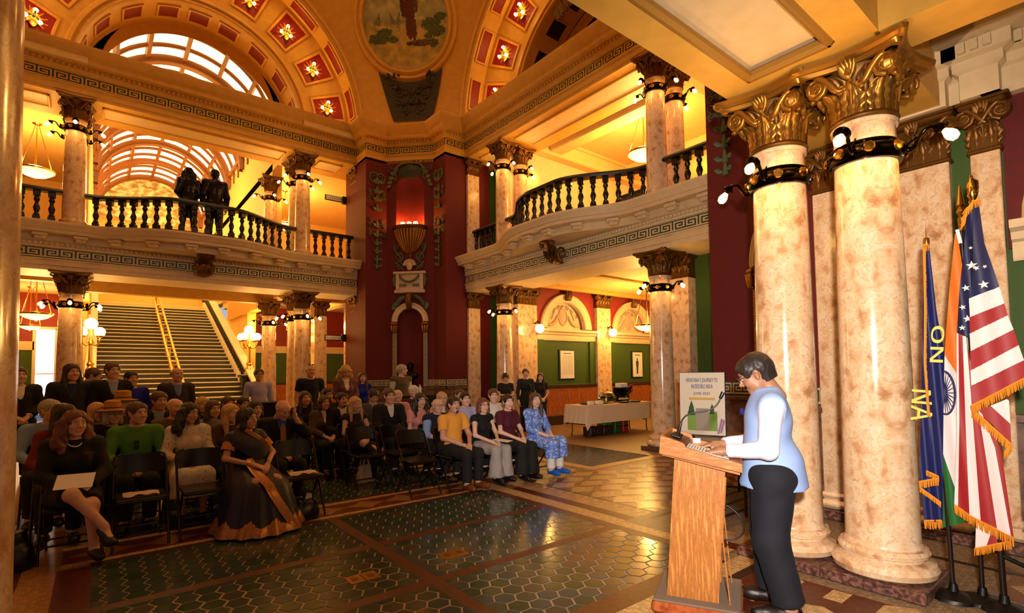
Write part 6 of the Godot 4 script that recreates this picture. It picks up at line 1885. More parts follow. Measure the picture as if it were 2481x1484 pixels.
func arms(J: Dictionary, f: bool, g: float, upto := 2.0) -> Array:
	var o := []
	var a := 0.86 if f else 1.0
	for k in ["l", "r"]:
		if upto <= 1.0: o.append(bone(J["sh" + k], J["sh" + k].lerp(J["el" + k], upto), 0.056 * a + g, 0.05 * a + g * 1.2, 1.0, 0.03, true))
		else:
			o.append(bone(J["sh" + k], J["el" + k], 0.056 * a + g, 0.044 * a + g, 1.0, 0.03))
			o.append(bone(J["el" + k], J["el" + k].lerp(J["wr" + k], upto - 1.0), 0.042 * a + g, 0.03 * a + g, 1.0, 0.025, true))
	return o
func legs(J: Dictionary, f: bool, g: float, wide := 0.0, upto := 1.0) -> Array:
	var o := []
	for k in ["l", "r"]:
		o.append(bone(J["hp" + k], J["kn" + k], 0.09 + g, 0.062 + g, 1.0, 0.04))
		o.append(bone(J["kn" + k], J["kn" + k].lerp(J["an" + k], upto), 0.06 + g, lerpf(0.06, 0.037, upto) + g + wide, 1.0, 0.03, upto < 1.0 or g > 0.0))
	return o
var tpl := {}
func hand(bend: float, cell := 0.0052) -> MB:   # wrist at origin, fingers along +z, palm down, thumb towards +x
	var key := "hand%s%s" % [bend, cell]
	if tpl.has(key): return tpl[key]
	var b := [bone(V(0, 0, -0.03), V(0, 0, 0.03), 0.026, 0.03, 1.0, 0.02)]
	var L := [0.92, 1.0, 0.94, 0.76]
	for i in 4:
		var x := 0.031 - 0.021 * i
		b.append(bone(V(x * 0.6, 0, 0.01), V(x, 0.002, 0.082), 0.016, 0.0125, 1.0, 0.014))
		var p := V(x, 0.0, 0.086); var an := 0.2 * bend
		for j in 3:
			var l: float = [0.042, 0.027, 0.022][j] * L[i]
			var q := p + V(x * 0.1 * (1 - bend) * l * 20, -sin(an) * l, cos(an) * l)
			b.append(bone(p, q, 0.0094 - 0.0008 * j, 0.0088 - 0.0008 * j, 1.0, 0.005))
			p = q; an += 0.62 * bend
	b.append(bone(V(0.02, -0.006, 0.012), V(0.046, -0.01, 0.05), 0.016, 0.0125, 1.0, 0.012)); b.append(bone(V(0.046, -0.01, 0.05), V(0.05, -0.02, 0.082), 0.0115, 0.0098, 1.0, 0.006)); b.append(bone(V(0.05, -0.02, 0.082), V(0.042, -0.028, 0.104), 0.0098, 0.008, 1.0, 0.005))
	tpl[key] = field(b, cell)
	return tpl[key]
func head_mesh(f: bool, cell: float) -> MB:   # centre of the skull at origin, face to +z
	var key := "head%s%s" % [f, cell]
	if tpl.has(key): return tpl[key]
	var j := 0.88 if f else 1.0
	var b := [bone(V(0, 0.032, -0.032), V(0, 0.03, 0.004), 0.089, 0.082, 1.0, 0.02), bone(V(0, -0.03, 0.02), V(0, -0.075, 0.045), 0.064 * j, 0.044 * j, 0.95, 0.03),
		bone(V(-0.034, -0.068, 0.02), V(0.034, -0.068, 0.02), 0.038 * j, 0.038 * j, 1.0, 0.03), bone(V(-0.012, -0.104, 0.066), V(0.012, -0.104, 0.066), 0.018 * j, 0.018 * j, 1.0, 0.025),
		bone(V(-0.04, -0.028, 0.052), V(-0.036, -0.03, 0.058), 0.026, 0.026, 1.0, 0.03), bone(V(0.04, -0.028, 0.052), V(0.036, -0.03, 0.058), 0.026, 0.026, 1.0, 0.03),
		bone(V(-0.034, 0.034, 0.072), V(0.034, 0.034, 0.072), 0.0125, 0.0125, 1.0, 0.02), bone(V(0, 0.012, 0.086), V(0, -0.024, 0.106), 0.0085, 0.0125, 1.0, 0.012), bone(V(-0.011, -0.031, 0.094), V(0.011, -0.031, 0.094), 0.009, 0.009, 1.0, 0.008),
		bone(V(0, -0.05, -0.03), V(0, -0.19, -0.045), 0.055 * j, 0.056 * j, 1.0, 0.03),
		bone(V(-0.031, 0.012, 0.104), V(-0.029, 0.012, 0.104), 0.017, 0.017, 1.0, 0.014, false, true), bone(V(0.031, 0.012, 0.104), V(0.029, 0.012, 0.104), 0.017, 0.017, 1.0, 0.014, false, true),
		bone(V(-0.031, 0.011, 0.074), V(-0.0305, 0.011, 0.074), 0.0145, 0.0145, 1.0, 0.003), bone(V(0.031, 0.011, 0.074), V(0.0305, 0.011, 0.074), 0.0145, 0.0145, 1.0, 0.003),
		bone(V(-0.019, -0.064, 0.079), V(0.019, -0.064, 0.079), 0.0072, 0.0072, 1.0, 0.006), bone(V(-0.017, -0.076, 0.077), V(0.017, -0.076, 0.077), 0.0085, 0.0085, 1.0, 0.006)]
	for s in [1, -1]:
		b.append(bone(V(s * 0.084, 0.016, -0.012), V(s * 0.08, -0.026, -0.004), 0.017, 0.011, 1.0, 0.008)); b.append(bone(V(s * 0.096, 0.006, 0.0), V(s * 0.096, -0.006, 0.002), 0.008, 0.007, 1.0, 0.008, false, true))
	var m := field(b, cell)
	tpl[key] = m
	return m
func head_colors(f: bool, cell: float, skin: Color, brow: Color) -> PackedColorArray:
	var key := "hc%s%s%s%s" % [f, cell, skin, brow]
	if tpl.has(key): return tpl[key]
	var m := head_mesh(f, cell)
	var out := PackedColorArray(); out.resize(m.v.size())
	for i in m.v.size():
		var p := m.v[i]; var c := skin; var x := absf(p.x)
		if p.z > 0.03:
			var e := Vector2(x - 0.0308, p.y - 0.011)
			if p.z > 0.066 and absf(e.x) < 0.014 and absf(e.y) < 0.0085:
				c = Color(0.7, 0.66, 0.62)
				if e.length() < 0.0068: c = Color(0.03, 0.02, 0.015)
				if e.y > 0.0055: c = brow * 0.6
			elif x < 0.027 and p.y > -0.084 and p.y < -0.056: c = skin.lerp(Color(0.45, 0.09, 0.08) if f else Color(0.42, 0.16, 0.12), 0.75 if f else 0.5)
			elif x > 0.012 and x < 0.052 and p.y > 0.029 - 0.1 * maxf(0, x - 0.04) and p.y < 0.038 - 0.1 * maxf(0, x - 0.04) and p.z > 0.05: c = skin.lerp(brow, 0.75)
			elif x > 0.025 and absf(p.y + 0.03) < 0.02: c = skin.lerp(Color(0.6, 0.2, 0.14), 0.12)
		out[i] = c
	tpl[key] = out
	return out
func hair_mesh(style: String) -> MB:
	if tpl.has("hair" + style): return tpl["hair" + style]
	var b := [bone(V(0, 0.04, -0.036), V(0, 0.038, 0.002), 0.101, 0.093, 1.0, 0.02)]
	var clips := []
	var wav := 0.003; var wf := 150.0
	match style:
		"short": b.append(bone(V(0, -0.1, -0.055), V(0, 0.0, -0.06), 0.056, 0.075, 1.0, 0.03)); clips.append([V(0, -1, 0), 0.075])
		"fringe": clips.append([V(0, 1, 0.25).normalized(), 0.035]); clips.append([V(0, -1, 0), 0.07]); clips.append([V(0, 0, 1), 0.0])
		"long", "wavy", "side":
			for s in [1, -1]:
				b.append(bone(V(s * 0.07, 0.03, 0.0), V(s * 0.09, -0.12, 0.0), 0.034, 0.04, 1.0, 0.03)); b.append(bone(V(s * 0.09, -0.12, 0.0), V(s * 0.1, -0.27, 0.035), 0.042, 0.026, 1.0, 0.03))
			b.append(bone(V(-0.045, -0.04, -0.075), V(-0.06, -0.26, -0.08), 0.05, 0.05, 1.0, 0.03)); b.append(bone(V(0.045, -0.04, -0.075), V(0.06, -0.26, -0.08), 0.05, 0.05, 1.0, 0.03))
			if style == "wavy":
				wav = 0.009; wf = 75.0
				for s in [1, -1]: b.append(bone(V(s * 0.1, 0.0, -0.02), V(s * 0.125, -0.2, -0.01), 0.05, 0.06, 1.0, 0.03))
		"bob":
			for s in [1, -1]: b.append(bone(V(s * 0.072, 0.03, 0.0), V(s * 0.088, -0.1, 0.005), 0.04, 0.036, 1.0, 0.03))
			b.append(bone(V(0, -0.02, -0.075), V(0, -0.11, -0.08), 0.08, 0.075, 1.0, 0.03)); wav = 0.006; wf = 90.0
		"bun": b.append(bone(V(0, 0.01, -0.13), V(0, 0.0, -0.15), 0.045, 0.05, 1.0, 0.02)); b.append(bone(V(0, -0.06, -0.05), V(0, 0.0, -0.06), 0.05, 0.07, 1.0, 0.03))
	if style in ["short", "bun"]: b.append(bone(V(0, -0.06, 0.125), V(0, -0.015, 0.115), 0.105, 0.085, 1.0, 0.012, false, true))
	elif style != "fringe":
		b.append(bone(V(0, -0.07, 0.12), V(0, -0.005, 0.105), 0.088, 0.072, 1.0, 0.014, false, true)); b.append(bone(V(0, -0.08, 0.05), V(0, -0.4, 0.06), 0.062, 0.075, 1.0, 0.01, false, true))
	for s in [1, -1]:
		if style in ["short", "fringe"]: b.append(bone(V(s * 0.1, -0.02, 0.0), V(s * 0.11, -0.03, 0.01), 0.042, 0.042, 1.0, 0.008, false, true))
	tpl["hair" + style] = field(b, 0.0085 if style != "short" else 0.0075, clips, wav, wf)
	return tpl["hair" + style]

func cloth(kind: String, J: Dictionary, f: bool, cell: float, st := 1.0) -> MB:
	var b := []; var cl := [[V(0, 1, 0.35).normalized(), V(0, 1, 0.35).normalized().dot(J.nek + V(0, 0.024, 0.02))]]
	var wav := 0.0035
	match kind:
		"tee": b = torso(J, f, 0.016, st) + arms(J, f, 0.018, 0.62)
		"shirt", "sweater": b = torso(J, f, 0.016, st) + arms(J, f, 0.016, 1.93)
		"rolled": b = torso(J, f, 0.018, st) + arms(J, f, 0.018, 1.3)
		"sleeveless": b = torso(J, f, 0.014, st) + arms(J, f, 0.014, 0.14)
		"vest": b = torso(J, f, 0.032, st); cl.append([V(0, 0, 1), 9.0])
		"jacket":
			b = torso(J, f, 0.032, st) + arms(J, f, 0.028, 1.88)
			b.append(bone(J.nek + V(0, 0.02, 0.1), J.wai + V(0, 0.1, 0.16), 0.07, 0.02, 1.0, 0.006, false, true))
		"trousers": b = [bone(J.pel, J.wai - V(0, 0.02, 0), 0.155 * st + 0.008, 0.13 * st, 0.76, 0.05, true), bone(J.hpl, J.hpr, 0.112 * st, 0.112 * st, 1.0, 0.05)] + legs(J, f, 0.018 + 0.1 * maxf(0.0, st - 1.0), 0.012, 0.95); cl = []
		"wide": b = [bone(J.pel, J.wai - V(0, 0.02, 0), 0.155, 0.12, 0.76, 0.05, true), bone(J.hpl, J.hpr, 0.112, 0.112, 1.0, 0.05)] + legs(J, f, 0.02, 0.075, 0.99); cl = []; wav = 0.006
		"skirt":
			b = [bone(J.pel, J.wai, 0.155, 0.12, 0.78, 0.05), bone(J.hpl, J.hpr, 0.115, 0.115, 1.0, 0.05)]; cl = []
			for k in ["l", "r"]: b.append(bone(J["hp" + k], J["kn" + k].lerp(J["hp" + k], 0.12), 0.112, 0.098, 1.0, 0.07, true))
		"kurta":
			b = torso(J, f, 0.02) + arms(J, f, 0.022, 1.55); wav = 0.005
			for k in ["l", "r"]: b.append(bone(J["hp" + k], J["kn" + k] + V(0, 0.0, 0.02), 0.11, 0.1, 1.0, 0.09)); b.append(bone(J["kn" + k], J["kn" + k].lerp(J["an" + k], 0.55) + V(0, 0, 0.03), 0.1, 0.12, 1.0, 0.08, true))
		"apron":
			b = torso(J, f, 0.028); cl = [[V(0, 0, -1), -0.01], [V(0, 1, 0), J.che.y + 0.06]]
			b.append(bone(J.pel + V(0, 0.05, 0.02), J.pel - V(0, 0.32, -0.03), 0.16, 0.18, 0.75, 0.05, true))
		"boots":
			cl = []
			for k in ["l", "r"]: b.append(bone(J["kn" + k].lerp(J["an" + k], 0.12), J["an" + k], 0.062, 0.05, 1.0, 0.03)); b.append(bone(J["an" + k] - V(0, 0.03, 0), J["to" + k], 0.045, 0.038, 1.0, 0.03))
	return field(b, cell, cl, wav, 32.0)

var skins := [Color(0.62, 0.36, 0.25), Color(0.55, 0.29, 0.18), Color(0.32, 0.15, 0.08), Color(0.68, 0.42, 0.31), Color(0.2, 0.09, 0.05)]
var hues := {brown = Color(0.075, 0.035, 0.02), dark = Color(0.018, 0.011, 0.009), blond = Color(0.5, 0.3, 0.12), grey = Color(0.32, 0.29, 0.26), red = Color(0.13, 0.035, 0.02), white = Color(0.6, 0.57, 0.52)}
func dye(c: Color, rough := 0.85) -> StandardMaterial3D: return M("cloth %s %s" % [c.to_html(), rough], c, rough)
# one figure. q: pose, f(emale), at, turn, h (height of crown), look [yaw, pitch, roll], skin, hair [style, hue], wear [[kind, colour], ...]
func person(label: String, q: Dictionary, group := "") -> Node3D:
	var pose: String = q.get("pose", "sit"); var f: bool = q.get("f", false); var cell: float = q.get("cell", 0.023)
	var J: Dictionary = q.get("J", joints(pose, f)); var st: float = q.get("stout", 1.0)
	var pk := "%s%s%s%s" % [pose, f, cell, st]
	var sit := pose.begins_with("sit")
	var s: float = (q.h - 0.45) / 0.887 if sit else q.h / 1.76
	var t := thing("person", label, "person", V(q.at[0], 0.45 * (1 - s) if sit else q.get("y", 0.0), q.at[1]), q.get("turn", 0.0), group)
	t.scale = Vector3.ONE * s
	var skin: Color = skins[q.get("skin", 0)]
	var hc: float = q.get("hcell", 0.0068)
	if not tpl.has(pk):
		var b := torso(J, f, 0.0, st) + arms(J, f, 0.0) + legs(J, f, 0.0)
		for k in ["l", "r"]: b.append(bone(J["an" + k] - V(0, 0.03, 0.02), J["to" + k], 0.04, 0.03, 1.0, 0.03))
		var m := field(b, cell)
		for k in ["l", "r"]:
			var d: Vector3 = q.get("hd" + k, (J["wr" + k] - J["el" + k]).normalized() * 0.6 + (V(-0.5 if k == "l" else 0.5, -0.25, 0.5) if sit or pose in ["stand_fold", "stand_phone"] else V(0, -0.5, 0.1)))
			d = d.normalized()
			var up: Vector3 = q.get("hu" + k, V(0, 1, 0.3) if absf(d.y) < 0.8 else V(1 if k == "l" else -1, 0, 0))
			var x := up.cross(d).normalized()
			var B := Basis(x, d.cross(x), d)
			m.add(hand(q.get("bend", 1.0)), Transform3D(B * Basis.from_scale(V(-1 if k == "l" else 1, 1, 1)), J["wr" + k] + d * 0.015))
		tpl[pk] = m
	var m := MB.new()
	m.add(tpl[pk]); m.c.fill(skin)
	var lk: Array = q.get("look", [0, 0, 0])
	var H := Transform3D(Basis.from_euler(V(lk[1], lk[0], lk[2])), J.hed).translated_local(V(0, 0, 0))
	H.origin += V(sin(lk[0]) * 0.02, 0, 0)
	var hair: Array = q.get("hair", ["short", "brown"])
	var hm: MB = head_mesh(f, hc)
	var hs: float = q.get("big", 1.0)
	m.add(hm, H.scaled_local(Vector3.ONE * hs))
	var cs := head_colors(f, hc, skin, hues[hair[1]])
	var base: int = m.v.size() - cs.size()
	for i in cs.size(): m.c[base + i] = cs[i]
	var sm := M("skin", Color.WHITE, 0.5); sm.vertex_color_use_as_albedo = true
	var body := obj("body", m, sm, t)
	if hair[0] != "none":
		var o := obj("hair", hmesh(hair[0]), dye(hues[hair[1]].linear_to_srgb(), 0.5), t); o.transform = H.scaled_local(Vector3.ONE * hs)
	for w in q.get("wear", []):
		var ck: String = pk + w[0]
		if not tpl.has(ck): tpl[ck] = cloth(w[0], J, f, cell * 0.92, st).mesh()
		obj({"tee": "shirt", "rolled": "shirt", "wide": "trousers", "sleeveless": "top"}.get(w[0], w[0]), tpl[ck], w[1] if w[1] is Material else dye(w[1]), t)
	if q.get("shoes", true):
		var c = q.get("shoe", Color(0.05, 0.04, 0.04))
		for k in ["l", "r"]:
			var sk: String = pk + "shoe" + k
			if not tpl.has(sk):
				var dd: Vector3 = (J["to" + k] - J["an" + k]); dd = Vector3(dd.x, 0, dd.z).normalized()
				var b := [bone(J["an" + k] - V(0, 0.035, 0) - dd * 0.03, J["to" + k] - dd * 0.03, 0.046, 0.042, 1.0, 0.03), bone(J["to" + k] - dd * 0.04, J["to" + k] + dd * 0.03, 0.042, 0.034, 1.0, 0.03)]
				tpl[sk] = field(b, 0.013, [[V(0, -1, 0), -0.002]] if not pose == "sit_cross" else []).mesh()
			obj("shoe", tpl[sk], dye(c, 0.45), t)
	if q.get("glasses", false):
		var g := MB.new()
		for sx in [1, -1]:
			var pts := []
			for k in 13: pts.append(V(sx * 0.032 + cos(TAU * k / 12) * 0.024, 0.01 + sin(TAU * k / 12) * 0.018, 0.103))
			g.tube(pts, 0.0026, 5, false); g.tube([V(sx * 0.056, 0.014, 0.1), V(sx * 0.082, 0.014, 0.04), V(sx * 0.09, 0.01, -0.01)], 0.0024, 5)
		g.tube([V(-0.009, 0.012, 0.104), V(0.009, 0.012, 0.104)], 0.0022, 5)
		obj("glasses", g, q.get("rim", mt["black_metal"]), t).transform = H.scaled_local(Vector3.ONE * hs)
	if q.has("beard"):
		if not tpl.has("beard"): tpl["beard"] = field([bone(V(-0.04, -0.06, 0.035), V(0, -0.1, 0.062), 0.026, 0.026, 1.0, 0.02), bone(V(0.04, -0.06, 0.035), V(0, -0.1, 0.062), 0.026, 0.026, 1.0, 0.02), bone(V(-0.02, -0.051, 0.083), V(0.02, -0.051, 0.083), 0.007, 0.007, 1.0, 0.006), bone(V(-0.022, -0.069, 0.085), V(0.022, -0.069, 0.085), 0.011, 0.011, 1.0, 0.006, false, true)], 0.006, [], 0.001, 200.0).mesh()
		obj("beard", tpl["beard"], dye(hues[q.beard].linear_to_srgb(), 0.8), t).transform = H
	t.set_meta("head", H)
	return t
func hmesh(style: String) -> ArrayMesh:
	if not tpl.has("hm" + style): tpl["hm" + style] = hair_mesh(style).mesh()
	return tpl["hm" + style]

const BLACK := Color(0.035, 0.033, 0.036)
const WHITE := Color(0.85, 0.84, 0.82)
func folding_chair() -> Node3D:
	var t := thing("folding_chair", "", "chair", Vector3.ZERO, 0.0, "brown metal folding chairs")
	var m := MB.new()
	m.box(V(0, 0.445, 0.02), V(0.4, 0.025, 0.4), 0.011); m.box(V(0, 0.428, 0.21), V(0.38, 0.03, 0.03), 0.01); obj("seat", m, mt["chair_metal"], t)
	var rr := []
	m = MB.new()
	for i in 9:
		var r := PackedVector3Array()
		for j in 13:
			var x := (j - 6) / 6.0
			var y := lerpf(0.63, 0.815, i / 8.0) - (0.06 * pow(absf(x), 6) if i > 4 else 0.0)
			r.append(V(x * 0.21, y, -0.165 - (y - 0.45) * 0.18 - 0.035 * (1 - x * x)))
		rr.append(r)
	m.rings(rr)
	for r in rr:
		for k in r.size(): r[k] -= V(0, 0, 0.012)
	m.rings(rr); obj("backrest", m, mt["chair_metal"], t)
	for s in [-1, 1]:
		m = MB.new(); m.tube([V(s * 0.215, 0.0, 0.24), V(s * 0.215, 0.44, -0.02), V(s * 0.215, 0.75, -0.205), V(s * 0.2, 0.8, -0.225), V(s * 0.15, 0.82, -0.245)], 0.0125, 8); obj("leg", m, mt["chair_metal"], t)
		m = MB.new(); m.tube([V(s * 0.185, 0.0, -0.25), V(s * 0.185, 0.43, 0.1)], 0.0115, 8); obj("leg", m, mt["chair_metal"], t)
	for q in [[0.215, 0.13, 0.165], [0.185, 0.12, -0.155]]:
		m = MB.new(); m.tube([V(-q[0], q[1] - 0.02, q[2]), V(-q[0] * 0.8, q[1], q[2]), V(q[0] * 0.8, q[1], q[2]), V(q[0], q[1] - 0.02, q[2])], 0.009, 7); obj("crossbar", m, mt["chair_metal"], t)
	return t
var chair0: Node3D
var chairs_done := 0
func chair(x: float, z: float, label: String, turn := 0.0) -> void:
	if chair0 == null: chair0 = folding_chair()
	if chairs_done == 0:
		chair0.position = V(x, 0, z); chair0.rotation.y = turn; chair0.set_meta("label", brief(label))
	else: dup(chair0, V(x, 0, z), turn, label)
	chairs_done += 1
func sitter(label: String, q: Dictionary) -> Node3D:
	var x: float = q.at[0]; var z: float = q.at[1]
	if not q.has("look"): q.look = [clampf(atan2(3.4 - x, -2.0 - z) + rng.randf_range(-0.08, 0.08), -0.9, 0.9), rng.randf_range(-0.06, 0.04), 0.0]
	chair(x, z - 0.02, "brown folding chair under the seated " + q.who)
	return person(label, q, "seated audience")

func seated_rows() -> void:
	floral()
	# front row, left
	for q in [[0.36, "empty brown folding chair with a folded white cloth on its seat"], [0.88, "empty brown folding chair between the one with the white cloth and the navy sari"], [1.84, "empty brown folding chair right of the navy sari, a white thing on its seat"]]: chair(q[0], -6.2, q[1])
	var w := sitter("woman in a black jacket dress with crossed bare legs holding a white paper, front row left", {who = "woman in black with the paper", at = [-0.14, -6.2], h = 1.28, f = true, pose = "sit_cross", turn = 0.15, look = [0.25, -0.02, -0.06], hair = ["wavy", "red"], skin = 0, cell = 0.017, hcell = 0.0052, wear = [["jacket", BLACK], ["tee", Color(0.05, 0.045, 0.045)], ["skirt", BLACK]], shoe = Color(0.04, 0.035, 0.035)})
	var m := MB.new(); m.box(V(-0.03, 0.71, 0.31), V(0.28, 0.004, 0.2), 0.0, Basis(V(0, 1, 0), -0.3) * Basis(V(1, 0, 0), 0.55))
	var pap := obj("paper_sheet", m, mt["paper"]); pap.transform = w.transform
	tag(pap, "white sheet of paper on the lap of the woman in black", "paper")
	m = MB.new(); m.box(V(0.1, 0.93, 0.098), V(0.085, 0.025, 0.012), 0.002, Basis(V(0, 1, 0), 0.3)); obj("name_badge", m, M("maroon_badge", Color(0.25, 0.03, 0.05), 0.5), w)
	m = MB.new()
	var pts := []
	for k in 13: pts.append(V(cos(PI * k / 12) * 0.062, 1.06 - sin(PI * k / 12) * 0.06, -0.02 + sin(PI * k / 12) * 0.075))
	m.tube(pts, 0.006, 6); obj("necklace", m, mt["paper"], w)
	sari_woman()
	# front row, right
	chair(3.36, -6.2, "empty brown folding chair at the aisle left of the yellow shirt")
	chair(3.02, -7.1, "empty brown folding chair in the second row in front of the white shirted man in the black jacket")
	chair(3.5, -7.0, "empty brown folding chair directly behind the aisle chair by the yellow shirt")
	sitter("man in a short sleeved yellow shirt and black trousers, elbows on knees, hands clasped", {who = "man in the yellow shirt", at = [3.9, -6.12], h = 1.25, turn = 0.12, hair = ["short", "dark"], skin = 1, cell = 0.018, hcell = 0.0056, beard = "dark", wear = [["tee", Color(0.88, 0.62, 0.22)], ["trousers", Color(0.045, 0.045, 0.055)]], shoe = Color(0.4, 0.2, 0.07)})
	var b := sitter("woman in a black top and wide grey trousers with glasses and auburn hair, paper on lap", {who = "woman in the black top", at = [4.4, -6.12], h = 1.21, f = true, turn = 0.1, hair = ["bob", "red"], skin = 3, cell = 0.018, hcell = 0.0056, glasses = true, wear = [["sleeveless", Color(0.03, 0.03, 0.03)], ["wide", Color(0.6, 0.57, 0.56)]]})
	m = MB.new(); m.box(V(0.08, 0.655, 0.36), V(0.22, 0.004, 0.28), 0.0, Basis(V(0, 1, 0), 0.4) * Basis(V(1, 0, 0), 0.1)); pap = obj("paper_sheet", m, mt["paper"]); pap.transform = b.transform
	tag(pap, "printed sheet on the lap of the woman in grey trousers", "paper")
	sitter("woman in a short sleeved maroon blouse and black trousers with dark tied hair", {who = "woman in the maroon blouse", at = [4.85, -6.1], h = 1.245, f = true, turn = 0.08, hair = ["bun", "dark"], skin = 3, cell = 0.018, hcell = 0.0056, wear = [["tee", Color(0.3, 0.03, 0.12)], ["wide", BLACK]]})
	sitter("woman in a pale blue and white kurta with white trousers and blue trainers, right end", {who = "woman in the blue kurta", at = [5.4, -6.1], h = 1.25, f = true, turn = 0.12, hair = ["long", "brown"], skin = 3, cell = 0.018, hcell = 0.0056, wear = [["kurta", mt["kurta_print"]], ["trousers", WHITE]], shoe = Color(0.05, 0.35, 0.75)})
	# the other rows
	var G := Color(0.3, 0.52, 0.14)
	var n := sitter("man in a green long sleeved shirt with sunglasses hung from the collar", {who = "man in green", at = [0.36, -7.05], h = 1.3, hair = ["short", "brown"], skin = 0, cell = 0.018, hcell = 0.0056, wear = [["sweater", G], ["trousers", Color(0.05, 0.06, 0.1)]]})
	m = MB.new()
	for y in [0.9, 0.84]: m.box(V(0, y, 0.1), V(0.045, 0.05, 0.014), 0.006)
	obj("sunglasses", m, mt["black_metal"], n)
	sitter("young woman with long dark hair in a white dress printed with coloured flowers", {who = "woman in the flowered dress", at = [0.84, -6.95], h = 1.27, f = true, hair = ["wavy", "dark"], skin = 1, cell = 0.018, hcell = 0.0056, look = [0.55, 0.05, -0.2], wear = [["kurta", mt["floral"]]]})
	for r in [
		["woman with dark hair in a burnt red top behind the woman in black", "woman in burnt red", -0.25, -7.05, 1.31, 1, ["long", "dark"], 0, ["sweater", Color(0.42, 0.1, 0.04)]],
		["grey haired man in a light blue shirt at the far left of the audience", "grey haired man in blue", -0.4, -7.9, 1.33, 0, ["short", "grey"], 0, ["shirt", Color(0.5, 0.6, 0.8)]],
		["blonde woman mostly hidden behind the dark haired woman in burnt red", "hidden blonde woman", 0.02, -8.0, 1.27, 1, ["long", "blond"], 0, ["sweater", Color(0.1, 0.09, 0.09)]],
		["woman in a straw hat, glasses and sleeveless black top", "woman in the straw hat", 0.16, -7.85, 1.24, 1, ["bob", "grey"], 0, ["sleeveless", Color(0.04, 0.035, 0.04)]],
		["grey haired man behind the straw hat", "grey man behind the hat", 0.29, -8.8, 1.33, 0, ["short", "grey"], 0, ["shirt", Color(0.3, 0.26, 0.22)]],
		["dark haired man in a black jacket over a pale blue shirt, behind the green shirt", "man in the black jacket behind green", 0.7, -8.8, 1.36, 0, ["short", "brown"], 1, ["jacket", BLACK]],
		["balding man in a tan jacket behind the woman in the flowered dress", "man in the tan jacket", 0.8, -7.9, 1.3, 0, ["fringe", "grey"], 0, ["sweater", Color(0.4, 0.32, 0.2)]],
		["woman with very long fair hair beyond the brunette in pale blue", "woman with very long fair hair", 1.22, -8.7, 1.27, 1, ["long", "blond"], 0, ["sweater", Color(0.1, 0.1, 0.1)]],
		["smiling brunette woman in a pale blue top", "brunette in pale blue", 1.22, -7.85, 1.25, 1, ["long", "brown"], 0, ["sweater", Color(0.48, 0.56, 0.62)]],
		["blonde woman in a brown checked jacket beside the navy sari", "blonde in the checked jacket", 1.27, -6.95, 1.24, 1, ["long", "blond"], 3, ["sweater", Color(0.3, 0.2, 0.13)]],
		["man with reddish face seen between two rows near the stairs", "man seen between two rows", 1.56, -8.75, 1.26, 0, ["short", "brown"], 0, ["sweater", Color(0.1, 0.08, 0.07)]],
		["man with thick dark hair in front of the black table on the left", "man with thick dark hair", 1.76, -8.7, 1.25, 0, ["short", "dark"], 1, ["shirt", Color(0.06, 0.06, 0.07)]],
		["woman with short dark curls in black behind the navy sari", "woman with short curls", 1.68, -7.6, 1.23, 1, ["bob", "dark"], 0, ["sweater", BLACK]],
		["woman with long brown hair in a violet blue top", "woman in violet blue", 2.73, -8.9, 1.3, 1, ["long", "brown"], 0, ["sweater", Color(0.07, 0.05, 0.3)]],
		["woman with a brown bob in a tan blazer and teal trousers", "woman in the tan blazer", 2.85, -8.3, 1.24, 1, ["bob", "brown"], 0, ["jacket", Color(0.3, 0.23, 0.17)]],
		["bearded man in black behind the tan blazer", "bearded man in black", 3.25, -9.3, 1.33, 0, ["short", "dark"], 1, ["sweater", BLACK]],
		["bearded man in a dark jacket over an open white shirt", "bearded man in the open white shirt", 3.12, -8.25, 1.28, 0, ["short", "dark"], 1, ["jacket", BLACK]],
		["man in a grey jacket looking down", "man looking down", 3.92, -8.85, 1.29, 0, ["short", "dark"], 0, ["jacket", Color(0.3, 0.29, 0.29)]],
		["man in a black jacket and white shirt sitting upright behind the empty chairs", "man in the black jacket and white shirt", 3.8, -7.95, 1.33, 0, ["short", "brown"], 0, ["jacket", Color(0.025, 0.024, 0.026)]],
		["balding man in pink behind the upright man in the black jacket", "balding man in pink", 4.45, -8.95, 1.28, 0, ["fringe", "grey"], 0, ["shirt", Color(0.75, 0.5, 0.48)]],
		["white haired man in a dark red sweater", "white haired man in red", 5.0, -9.35, 1.33, 0, ["short", "white"], 0, ["sweater", Color(0.25, 0.04, 0.04)]],
		["woman with dark wavy hair in a pale pink top", "woman in pale pink", 4.02, -7.3, 1.26, 1, ["wavy", "dark"], 3, ["tee", Color(0.82, 0.55, 0.52)]],
		["fair haired woman with glasses in a white top", "woman in white with glasses", 4.78, -7.9, 1.24, 1, ["long", "blond"], 3, ["sweater", WHITE]],
		["balding man with glasses in a navy vest over a pale blue shirt", "man in the navy vest", 3.98, -6.7, 1.2, 0, ["fringe", "grey"], 0, ["rolled", Color(0.5, 0.62, 0.82)]],
		["boy with thick dark hair in a lavender shirt behind the yellow shirt", "boy in lavender", 4.68, -7.0, 1.265, 0, ["short", "dark"], 3, ["shirt", Color(0.66, 0.66, 0.85)]],
		["fair skinned man in a white shirt behind the maroon blouse", "man in the white shirt", 5.4, -7.2, 1.29, 0, ["short", "brown"], 3, ["shirt", WHITE]],
		["person half hidden behind the boy in lavender", "half hidden person", 5.35, -8.2, 1.27, 0, ["short", "brown"], 0, ["sweater", Color(0.12, 0.1, 0.1)]]]:
		var d := {who = r[1], at = [r[2], r[3]], h = r[4], f = r[5] == 1, hair = r[6], skin = r[7], wear = [r[8]]}
		if r[8][0] == "jacket": d.wear.append(["shirt", Color(0.5, 0.6, 0.75) if r[3] < -8.5 else WHITE])
		d.wear.append(["trousers", Color(0.03, 0.09, 0.13) if "teal" in r[0] else Color(0.05, 0.05, 0.07)])
